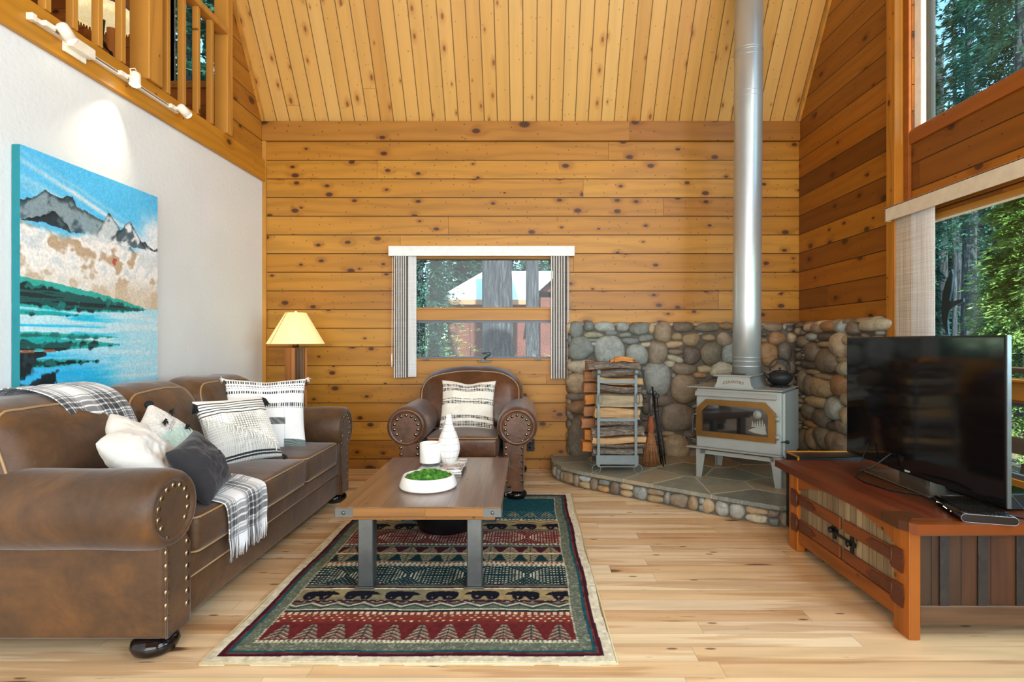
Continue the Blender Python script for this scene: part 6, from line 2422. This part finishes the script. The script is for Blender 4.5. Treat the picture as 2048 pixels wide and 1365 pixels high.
T = thing('audio_receiver', 'black receiver box behind the right edge of the television', 'receiver', (2.10, 2.50, 0.4765), 0.05)
obj('case', MB().box(-0.075, 0.07, -0.17, 0.17, 0.008, 0.075, bev=0.004), M['black_plastic'], T)
ft = MB()
for sx in (-1, 1):
    for sy in (-1, 1):
        ft.cyl((sx * 0.055, sy * 0.14, 0), (sx * 0.055, sy * 0.14, 0.01), 0.012)
obj('foot', ft, M['black_plastic'], T)
kb = MB()
for k in range(14):
    kb.box(-0.06 + k * 0.009, -0.055 + k * 0.009, -0.16, -0.05, 0.075, 0.0765)
obj('vent', kb, M['black_gloss'], T)

cb = MB().tube([(1.93, 2.93, 0.60), (1.88, 2.99, 0.52), (1.80, 3.00, 0.484), (1.735, 2.92, 0.481), (1.715, 2.80, 0.481), (1.745, 2.66, 0.481), (1.80, 2.60, 0.481), (1.835, 2.56, 0.481), (1.832, 2.50, 0.481)], 0.0045, 8)
tag(obj('power_cable', cb, M['cable']), 'black cable looping over the bench top in front of the television', 'cable')
cb = MB().tube([(1.93, 3.12, 0.62), (1.90, 3.14, 0.52), (1.87, 3.10, 0.4805), (1.90, 3.0, 0.4805), (1.95, 2.98, 0.4805)], 0.003, 8)
tag(obj('signal_cable', cb, M['cable']), 'thin black cable hanging down behind the far left side of the television', 'cable')
cb = MB().tube([(1.99, 2.32, 0.60), (1.995, 2.27, 0.56), (2.03, 2.24, 0.50), (2.05, 2.22, 0.4795), (2.08, 2.20, 0.4795)], 0.0022, 6)
cb.tube([(1.98, 2.26, 0.4795), (2.03, 2.215, 0.4795), (2.10, 2.20, 0.4795)], 0.0028, 6)
tag(obj('cable_tangle', cb, M['cable']), 'thin cables at the near corner of the bench beside the set-top box', 'cable')

# subwoofer beyond the bench
T = thing('subwoofer', 'black speaker cabinet standing between the far end of the bench and the hearth', 'speaker', (1.84, 3.43, 0))
obj('cabinet', MB().box(-0.195, 0.20, -0.085, 0.085, 0.02, 0.492, bev=0.004), M['black_plastic'], T)
obj('side_trim', MB().box(-0.203, -0.193, -0.088, -0.074, 0.02, 0.498, bev=0.002).box(-0.203, 0.20, 0.074, 0.086, 0.490, 0.498, bev=0.002).box(-0.203, -0.195, -0.088, 0.086, 0.490, 0.498), M['window_post_wood'], T, 'brown wood edge strip')
ft = MB()
for sx in (-1, 1):
    for sy in (-1, 1):
        ft.cyl((sx * 0.15, sy * 0.06, 0), (sx * 0.15, sy * 0.06, 0.022), 0.015)
obj('foot', ft, M['black_plastic'], T)

# ------------------------------------------------------------ blinds
M['valance'] = plain('white_valance', 'efece6', 0.6, bump=0.15, bscale=150)


def vane_mat(name, c1, c2):
    g = G(name)
    co = g.coord()
    x, y, z = g.sep(co)
    w = g.noise(g.comb(x * 3, y * 3, z * 260), 1.0, 1)
    w2_ = g.noise(g.comb(x * 300, y * 300, z * 3), 1.0, 1)
    g.bump(w + w2_, 0.3, 0.002)
    return g.out(g.ramp((w + w2_) * 0.5, [(0.35, srgb(c1)), (0.6, srgb(c2))]), 0.8, 0, Subsurface_Weight=0.0, Transmission_Weight=0.12)


M['vane_w'] = vane_mat('vane_white', 'cfcac2', 'f2f0ec')
M['vane_g'] = vane_mat('vane_grey', '9c9286', 'b8ae9f')
M['vane_b'] = vane_mat('vane_beige', 'b09c84', 'dccdb8')
T = thing('vertical_blind', 'white vertical blind with striped vane stacks around the window over the armchair', 'blind', (-0.434, 5.10, 0.86))
vl = MB().box(-0.864, 0.861, -0.008, 0.004, 1.13, 1.221, bev=0.002)
for s_ in (-0.864, 0.855):
    vl.box(s_, s_ + 0.006, 0.0, 0.078, 1.13, 1.221)
vl.box(-0.86, 0.858, 0.0, 0.078, 1.214, 1.220)
obj('valance', vl, M['valance'], T)
obj('head_rail', MB().box(-0.85, 0.85, 0.02, 0.06, 1.17, 1.20), M['white_metal'], T)


def vane(x, y, ang, w, z0_, z1_, m, par, th=0.0025):
    M_ = Matrix.Translation((x, y, 0)) @ Matrix.Rotation(ang, 4, 'Z')
    mb = MB()
    n_ = 5
    for k in range(n_):       # gently curved vane
        u0, u1 = -w / 2 + w * k / n_, -w / 2 + w * (k + 1) / n_
        c0, c1 = 0.006 * (1 - (2 * u0 / w) ** 2), 0.006 * (1 - (2 * u1 / w) ** 2)
        mb.add([(u0, c0, z0_), (u1, c1, z0_), (u1, c1 + th, z0_), (u0, c0 + th, z0_), (u0, c0, z1_), (u1, c1, z1_), (u1, c1 + th, z1_), (u0, c0 + th, z1_)],
               [(0, 3, 2, 1), (4, 5, 6, 7), (0, 1, 5, 4), (2, 3, 7, 6), (3, 0, 4, 7), (1, 2, 6, 5)], M_)
    return obj('vane', mb, m, par)


for k in range(12):
    x = -0.806 + k * 0.0102
    vane(x, 0.04, PI / 2 + 0.06, 0.075, 0.0, 1.17, M['vane_w'] if k % 2 == 0 else M['vane_g'], T, 0.0085 if k % 2 == 0 else 0.0022)
vane(-0.650, 0.03, 0.45, 0.078, 0.005, 1.17, M['vane_w'], T)
for k in range(12):
    x = 0.655 + k * 0.0118
    vane(x, 0.04, PI / 2 - 0.06, 0.075, -0.01, 1.17, M['vane_w'] if k % 2 == 0 else M['vane_g'], T, 0.0085 if k % 2 == 0 else 0.0022)
vane(0.805, 0.03, 1.25, 0.07, 0.0, 1.17, M['vane_w'], T)
obj('wand', MB().cyl((-0.838, 0.02, 0.12), (-0.832, 0.02, 1.16), 0.003).cyl((-0.838, 0.02, 0.10), (-0.838, 0.02, 0.22), 0.007), M['white_metal'], T)

T = thing('vertical_blind', 'beige vertical blind drawn to the post end of the long window behind the television', 'blind', (2.43, 3.75, 0.40))
vl = MB().box(0.0, 0.012, -2.75, 0.0, 1.612, 1.705, bev=0.002).box(0.0, 0.115, -0.006, 0.0, 1.612, 1.705).box(0.0, 0.115, -2.75, 0, 1.698, 1.704)
obj('valance', vl, plain('linen_valance', 'd9cbb2', 0.7, bump=0.3, bscale=250), T)
obj('head_rail', MB().box(0.03, 0.08, -2.7, -0.03, 1.64, 1.68), M['white_metal'], T)
for y, m in ((-0.085, 'vane_b'), (-0.125, 'vane_b'), (-0.165, 'vane_b'), (-0.245, 'vane_w'), (-0.285, 'vane_w'), (-0.325, 'vane_w')):
    vane(0.055, y, PI / 2 + 0.12, 0.11, 0.0, 1.65, M[m], T)
# ------------------------------------------------------------ outdoors
GZ = -0.55


def ground_mat():
    g = G('forest_floor')
    co = g.coord()
    n = g.noise(co, 0.6, 5, 0.7)
    n2 = g.noise(co, 14, 4, 0.7)
    g.bump(n2, 0.8, 0.05)
    return g.out(g.ramp(n * 0.5 + n2 * 0.5, [(0.35, srgb('4a3c2a')), (0.5, srgb('857358')), (0.62, srgb('a4947a')), (0.7, srgb('6d7a44'))]), 0.95)


gme = MB().grid(lambda u, v: (-60 + 130 * u, -14 + 94 * v, GZ + 0.12 * mnoise.noise((u * 30, v * 22, 0.0)) + 0.02 * max(0, v - 0.4) * 60), 70, 60)
struct('ground', gme, ground_mat())


def needle_mat(name, dark, mid, hi, trans=0.25):
    g = G(name)
    co = g.coord()
    n = g.noise(co, 3.0, 3, 0.6)
    n2 = g.noise(co, 30, 2, 0.6)
    c = g.ramp(n * 0.55 + n2 * 0.45, [(0.32, srgb(dark)), (0.5, srgb(mid)), (0.68, srgb(hi))])
    nt = g.nt
    g.out(c, 0.6, 0, Specular_IOR_Level=0.3)
    tl = g.n('ShaderNodeBsdfTranslucent')
    g.set(tl.inputs[0], c)
    mx = g.n('ShaderNodeMixShader')
    mx.inputs[0].default_value = trans
    nt.links.new(g.b.outputs[0], mx.inputs[1])
    nt.links.new(tl.outputs[0], mx.inputs[2])
    nt.links.new(mx.outputs[0], nt.nodes['Material Output'].inputs[0])
    return g.mat


M['fir'] = needle_mat('fir_needles', '163a34', '3a6a5c', '78a48c')
M['fir_dark'] = needle_mat('dark_fir_needles', '0e2824', '2a5448', '5c8870')
M['cedar_leaf'] = needle_mat('cedar_fronds', '345a2c', '76964a', 'b8ca88', 0.2)
M['shrub_leaf'] = needle_mat('shrub_leaves', '6f7a34', 'b0b060', 'e0d890', 0.3)


def trunk_mat(name, a, b, c):
    g = G(name)
    co = g.coord()
    n = g.noise(g.scale(co, (20, 20, 2.6)), 1.0, 5, 0.7, 1.0)
    g.bump(n, 1.0, 0.06)
    return g.out(g.ramp(n, [(0.35, srgb(a)), (0.5, srgb(b)), (0.65, srgb(c))]), 0.95)


M['pine_bark'] = trunk_mat('pine_bark', '14171c', '3a4048', '666c74')
M['red_bark'] = trunk_mat('cedar_bark', '3c2018', '6e4432', '8e6048')


def trunk_mesh(h, r0, r1, seed, lean=0.0):
    mb = MB()
    path, rad = [], []
    for k in range(14):
        t_ = k / 13
        path.append((lean * h * t_ + 0.05 * math.sin(seed + t_ * 5), 0.05 * math.cos(seed * 2 + t_ * 4), h * t_))
        rad.append(r0 + (r1 - r0) * t_ ** 0.8 + (r0 * 0.25 * math.exp(-t_ * h / 0.5)))
    mb.tube(path, rad, 20)
    return mb


def foliage_mesh(name, h, z0_, R, nb, nl, leaf, seed, droop=0.35, taper=1.0, fill=1.0):
    """branches of flattened fronds: numpy built, two triangles per spray"""
    rs = np.random.RandomState(seed)
    t = rs.rand(nb) ** 0.85
    z = z0_ + (h - z0_) * t
    L = R * ((1 - t) ** taper * 0.9 + 0.12) * rs.uniform(0.65, 1.1, nb)
    a = rs.rand(nb) * 2 * PI
    # position along each branch
    s = rs.uniform(0.12, 1.0, (nb, nl)) ** 0.8
    LL = L[:, None]
    off = rs.normal(0, 1, (nb, nl)) * 0.13 * LL * (1.15 - s)
    x = np.cos(a)[:, None] * s * LL - np.sin(a)[:, None] * off
    y = np.sin(a)[:, None] * s * LL + np.cos(a)[:, None] * off
    zz = z[:, None] + (0.25 * s - droop * 1.6 * s ** 2) * LL + rs.normal(0, 0.035, (nb, nl)) * LL
    d0 = a[:, None] + rs.normal(0, 0.7, (nb, nl))
    dz = -droop * 1.2 * s + rs.normal(0, 0.25, (nb, nl))
    D = np.stack([np.cos(d0), np.sin(d0), dz], -1)
    D /= np.linalg.norm(D, axis=-1, keepdims=True)
    up = np.stack([rs.normal(0, 0.35, (nb, nl)), rs.normal(0, 0.35, (nb, nl)), np.ones((nb, nl))], -1)
    Wd = np.cross(D, up)
    Wd /= np.linalg.norm(Wd, axis=-1, keepdims=True)
    P = np.stack([x, y, zz], -1)
    ln = (leaf * rs.uniform(0.6, 1.3, (nb, nl)))[..., None]
    A = P
    B = P + D * ln * 0.45 + Wd * ln * 0.15
    C = P + D * ln
    E_ = P + D * ln * 0.45 - Wd * ln * 0.15
    V = np.stack([A, B, C, E_], 2).reshape(-1, 3)
    F = np.arange(len(V)).reshape(-1, 4)
    return fastmesh(name, V, F, False)


def tree(name, label, x, y, h, r, R=0, z0_=1.0, nb=140, nl=26, leaf=0.3, mat='fir', bark_m='pine_bark', seed=1, droop=0.35, taper=1.0, group=None, lean=0.0, cat='tree'):
    T = thing(name, label, cat, (x, y, GZ - 0.1), 0, group)
    obj('trunk', trunk_mesh(h, r, r * (0.25 if R else 0.75), seed, lean), M[bark_m], T)
    if R:
        obj('foliage', foliage_mesh('foliage', h, z0_, R, nb, nl, leaf, seed, droop, taper), M[mat], T)
    return T


def pix(px, Y):
    return (px - 1057) / 1100 * Y


# behind the armchair window
tree('pine_tree', 'massive grey barked pine trunk standing outside the window over the armchair', pix(998, 10.5), 10.5, 14, 0.31, seed=3)
tree('pine_tree', 'slimmer pine trunk to the right of the massive one outside the armchair window', pix(1069, 15), 15, 15, 0.19, seed=4, lean=-0.004)
tree('fir_tree', 'deep green fir filling the left side of the armchair window', pix(838, 17), 17, 11, 0.16, 1.7, 0.3, 420, 70, 0.14, 'fir', seed=5)
tree('fir_tree', 'fir tree just left of the red house outside the armchair window', pix(872, 20), 20.0, 5.2, 0.14, 1.0, 0.3, 240, 50, 0.14, 'fir', seed=6)
tree('fir_tree', 'tall fir standing behind the white roofed house, left of the massive trunk', pix(925, 34), 34, 17, 0.3, 3.6, 2.0, 300, 40, 0.42, 'fir_dark', seed=7)
tree('fir_tree', 'tall fir standing behind the house between the two pine trunks', pix(1050, 36), 36, 18, 0.3, 3.6, 2.0, 300, 40, 0.42, 'fir', seed=8)
tree('fir_tree', 'dark fir behind the far right end of the red house', pix(1110, 38), 38, 19, 0.3, 3.8, 2.0, 300, 40, 0.42, 'fir_dark', seed=9)
tree('fir_tree', 'dark background fir behind the left edge of the armchair window', pix(800, 30), 30, 18, 0.3, 3.8, 1.0, 300, 40, 0.4, 'fir_dark', seed=10)
tree('fir_tree', 'background fir behind the deep green one in the armchair window', pix(868, 32), 32, 17, 0.3, 3.4, 1.0, 300, 40, 0.4, 'fir_dark', seed=11)
tree('fir_tree', 'background fir rising directly behind the massive grey trunk', pix(985, 40), 40, 18, 0.3, 4.2, 1.0, 300, 40, 0.44, 'fir_dark', seed=12)
for i, (px, Y, h, lb) in enumerate(((912, 12.5, 2.2, 'leafy sapling in front of the red house wall, left one'), (938, 12, 2.5, 'leafy sapling in front of the red house wall, nearer the massive trunk'))):
    T = thing('sapling', lb, 'sapling', (pix(px, Y), Y, GZ - 0.05))
    obj('stem', MB().tube([(0, 0, 0), (0.05, 0, 1.0), (0.0, 0, h)], [0.025, 0.018, 0.006], 8), M['pine_bark'], T)
    obj('leaves', foliage_mesh('leaves', h, 0.8, 0.45, 40, 9, 0.09, 30 + i, 0.1, 0.4), M['shrub_leaf'], T)
for i, (px, Y, lb) in enumerate(((905, 14, 'yellow green shrub at the corner of the red house'), (1050, 11.5, 'yellow green shrub between the two pine trunks'), (1095, 12.5, 'yellow green shrub at the right edge of the armchair window'))):
    T = thing('shrub', lb, 'shrub', (pix(px, Y), Y, GZ - 0.05))
    st_ = MB()
    for k in range(14):
        a = rnd.uniform(0, 2 * PI)
        st_.tube([(0, 0, 0), (0.2 * math.cos(a), 0.2 * math.sin(a), 0.6), (0.45 * math.cos(a), 0.45 * math.sin(a), rnd.uniform(0.9, 1.4))], [0.012, 0.009, 0.003], 5)
    obj('stems', st_, plain('pale_twig', '8a7660', 0.9), T)
    obj('leaves', foliage_mesh('leaves', 1.35, 0.2, 0.6, 70, 12, 0.07, 50 + i, -0.2, 0.2), M['shrub_leaf'], T)

# the neighbour's house
HX0, HY = pix(896, 21), 21.0
T = thing('house', 'red brown neighbouring house with a bright white roof behind the pine trunks', 'house', (HX0, HY, GZ - 0.1))


def siding():
    g = G('red_brown_siding')
    x, y, z = g.sep(g.coord())
    f = (z / 0.22).fract()
    g.bump(f, 0.6, 0.03)
    return g.out(g.mix(g.sstep(f, 0.9, 1.0) * 0.5, g.ramp(g.noise(g.coord(), 2, 3), [(0.3, srgb('5c322c')), (0.7, srgb('6c3e36'))]), srgb('4a2622')), 0.8)


M['siding'] = siding()
hb = MB().box(0, 9.0, 0, 7.0, 0, 3.40)
hb.prism([(3.5, 3.40), (8.8, 3.40), (8.8, 3.6), (6.2, 5.9), (3.5, 3.6)], 1, -1.5, 4.0)
hb.box(3.5, 9.0, -1.5, 0.2, 0, 3.6)
obj('wall', hb, M['siding'], T)
M['roof'] = plain('white_metal_roof', 'e8ebee', 0.5)
rf = MB()
rf.add([(-0.35, -0.35, 3.35), (9.4, -0.35, 3.35), (9.4, 3.5, 4.85), (1.1, 3.5, 4.85), (-0.35, 7.3, 3.35), (-0.35, -0.35, 3.47), (9.4, -0.35, 3.47), (9.4, 3.5, 4.97), (1.1, 3.5, 4.97), (-0.35, 7.3, 3.47)],
       [(0, 3, 2, 1), (0, 4, 3), (5, 6, 7, 8), (5, 8, 9), (0, 1, 6, 5), (4, 0, 5, 9), (1, 2, 7, 6)])
rf.add([(3.1, -1.9, 3.3), (6.2, -1.9, 6.05), (9.3, -1.9, 3.3), (3.1, 3.5, 3.3), (6.2, 3.5, 6.05), (9.3, 3.5, 3.3), (3.1, -1.9, 3.42), (6.2, -1.9, 6.2), (9.3, -1.9, 3.42), (3.1, 3.5, 3.42), (6.2, 3.5, 6.2), (9.3, 3.5, 3.42)],
       [(0, 3, 4, 1), (1, 4, 5, 2), (6, 7, 10, 9), (7, 8, 11, 10), (0, 1, 7, 6), (1, 2, 8, 7)])
obj('roof', rf, M['roof'], T)
fs_ = MB().box(-0.37, 9.4, -0.40, -0.34, 3.22, 3.40)
obj('fascia', fs_, plain('cedar_fascia', 'a8765a', 0.7), T)
wd = obj('window', MB().box(4.25, 5.4, -1.54, -1.49, 1.9, 2.8), M['white_metal'], T)
obj('pane', MB().box(4.35, 5.3, -1.55, -1.535, 2.0, 2.7), M['dark_glass'], wd)

# beyond the long window wall
tree('cedar_tree', 'bright yellow green cedar with feathery fronds outside the long window', pix(2068, 7.0), 7.0, 4.5, 0.11, 1.05, 0.5, 620, 84, 0.085, 'cedar_leaf', 'red_bark', seed=61, droop=0.28, taper=0.75)
tree('pine_tree', 'dark straight pine trunk in the middle of the long window', pix(1938, 15.5), 15.5, 17, 0.20, 0.8, 9.0, 130, 30, 0.2, 'fir_dark', seed=62)
tree('pine_tree', 'thin pale pine trunk low at the left of the long window', pix(1907, 19), 19, 9, 0.10, 1.0, 5.0, 60, 24, 0.26, 'fir', seed=63)
tree('pine_tree', 'brown pine trunk leaning beside the thin pale one in the long window', pix(1919, 21), 21, 15, 0.16, 2.0, 6, 90, 26, 0.3, 'fir', seed=64, lean=-0.01)
tree('pine_tree', 'thick dark trunk at the right edge of both windows', pix(2052, 10.5), 10.5, 15, 0.17, 1.6, 7.0, 190, 34, 0.2, 'fir', seed=65)
tree('fir_tree', 'big drooping fir across the clerestory window', pix(2045, 12.5), 12.5, 14.5, 0.26, 2.5, 4.0, 620, 76, 0.16, 'fir', seed=66, droop=0.42)
tree('fir_tree', 'narrow fir against the sky at the left of the clerestory window', pix(1852, 16), 16, 15, 0.18, 0.6, 1.0, 500, 40, 0.16, 'fir', seed=67)
bgs = [(1835, 24, 9, 2.6), (1880, 22, 6.5, 2.2), (1902, 30, 8, 3.0), (1930, 27, 9, 2.8), (1962, 24, 9, 2.8), (1985, 32, 14, 3.4), (2010, 26, 12, 3.0), (2040, 30, 16, 3.4), (2075, 24, 14, 3.0)]
gl_ = ['dark background fir behind the beige blind', 'low background fir seen low at the left of the long window', 'background fir behind the thin pale trunk', 'background fir behind the dark straight pine trunk', 'background fir between the dark pine trunk and the bright cedar',
       'tall background fir behind the left edge of the bright cedar', 'background fir behind the middle of the bright cedar', 'tallest background fir at the right of the long window', 'background fir behind the right edge of the windows']
for i, (px, Y, h, R) in enumerate(bgs):
    tree('fir_tree', gl_[i], pix(px, Y), Y, h, 0.2, R, 0.4, 320, 56, 0.26, 'fir_dark' if i % 2 else 'fir', seed=80 + i)
for i, (px, Y) in enumerate(((1883, 17), (1893, 25), (1950, 22), (1972, 26), (1925, 30))):
    tree('forest_trunk', ['bare brown trunk low behind the bird ornament', 'bare trunk between the bird ornament and the pale trunk', 'bare grey trunk right of the dark straight pine', 'bare trunk seen through the edge of the bright cedar', 'distant bare trunk beside the leaning brown pine'][i],
         pix(px, Y), Y, 11, 0.13, seed=95 + i, bark_m='red_bark' if i % 2 else 'pine_bark')
# loft window backdrop
tree('fir_tree', 'blue green fir outside the loft window', pix(385, 12), 12, 14, 0.2, 2.8, 0.5, 500, 46, 0.25, 'fir', seed=110)

# the forest further out, too dense to count
T = thing('distant_forest', 'dense distant conifer forest closing the view behind all the nearer trees', 'forest', (0, 0, GZ))
T['kind'] = 'stuff'
rf_ = random.Random(77)
tb = MB()
fv, ff, nvv = [], [], 0
for k in range(64):
    if k < 40:
        a = rf_.uniform(0.55, 1.75)
        d = rf_.uniform(30, 46)
        x, y = d * math.sin(a), d * math.cos(a)
    else:
        x, y = rf_.uniform(-34, 22), rf_.uniform(43, 54)
    h = rf_.uniform(11, 17) if k < 40 and 0.66 < math.atan2(x, y) < 0.78 else rf_.uniform(14, 22)
    if 0.62 < math.atan2(x, y) < 0.76:
        h = rf_.uniform(8, 11)
    tb.tube([(x, y, 0), (x, y, h * 0.9)], [0.28, 0.08], 8)
    me_ = foliage_mesh('tmp', h, 0.5, rf_.uniform(2.4, 3.6), 130, 34, 0.55, 300 + k, 0.4)
    c_ = np.empty(len(me_.vertices) * 3, dtype=np.float32)
    me_.vertices.foreach_get('co', c_)
    c_ = c_.reshape(-1, 3) + np.array([x, y, 0])
    fv.append(c_)
    ff.append(np.arange(len(c_)).reshape(-1, 4) + nvv)
    nvv += len(c_)
    bpy.data.meshes.remove(me_)
o = obj('trunks', tb, M['pine_bark'], T)
o['kind'] = 'stuff'
o = obj('foliage', fastmesh('foliage', np.concatenate(fv), np.concatenate(ff), False), M['fir_dark'], T)
o['kind'] = 'stuff'

# deck rail outside the lower pane
T = thing('deck_railing', 'weathered wooden deck railing outside the lower pane of the long window', 'railing', (3.9, 3.4, GZ))
for y in (-0.75, 0.62, 2.0):
    obj('post', MB().box(-0.05, 0.05, y - 0.05, y + 0.05, 0, 1.50, bev=0.006), M['barn_a'], T)
obj('top_rail', MB().box(-0.07, 0.07, -1.8, 2.6, 1.50, 1.54, bev=0.005), M['end_rail'], T)
obj('lower_rail', MB().box(-0.02, 0.02, -1.8, 2.6, 0.85, 0.98, bev=0.005), M['end_rail'], T)
# bird shaped ornament hanging outside the glass
T = thing('bird_ornament', 'dark blue bird shaped ornament hanging outside the long window', 'ornament', (2.82, 3.66, 1.2))
out_ = [(0.00, 0.50), (0.012, 0.46), (0.0, 0.36), (-0.02, 0.29), (0.02, 0.285), (0.10, 0.295), (0.10, 0.275), (0.03, 0.255), (-0.02, 0.23), (-0.035, 0.16), (-0.03, 0.08), (-0.02, 0.05), (-0.05, 0.08), (-0.085, 0.16), (-0.09, 0.25), (-0.08, 0.34), (-0.05, 0.42)]
out_ = [(-p[0], p[1] - 0.02) for p in out_]
obj('body', MB().prism(out_, 0, -0.006, 0.006), plain('dark_blue_enamel', '1a3444', 0.35, 0.4), T)
obj('cord', MB().cyl((0, 0.0, 0.47), (0, 0.0, 0.95), 0.0015, seg=6), M['cable'], T)
obj('hook', MB().tube([(-0.21, 0, 0.93), (-0.1, 0, 0.96), (0.0, 0, 0.955), (0.01, 0, 0.94)], 0.005, 8), M['iron'], T)
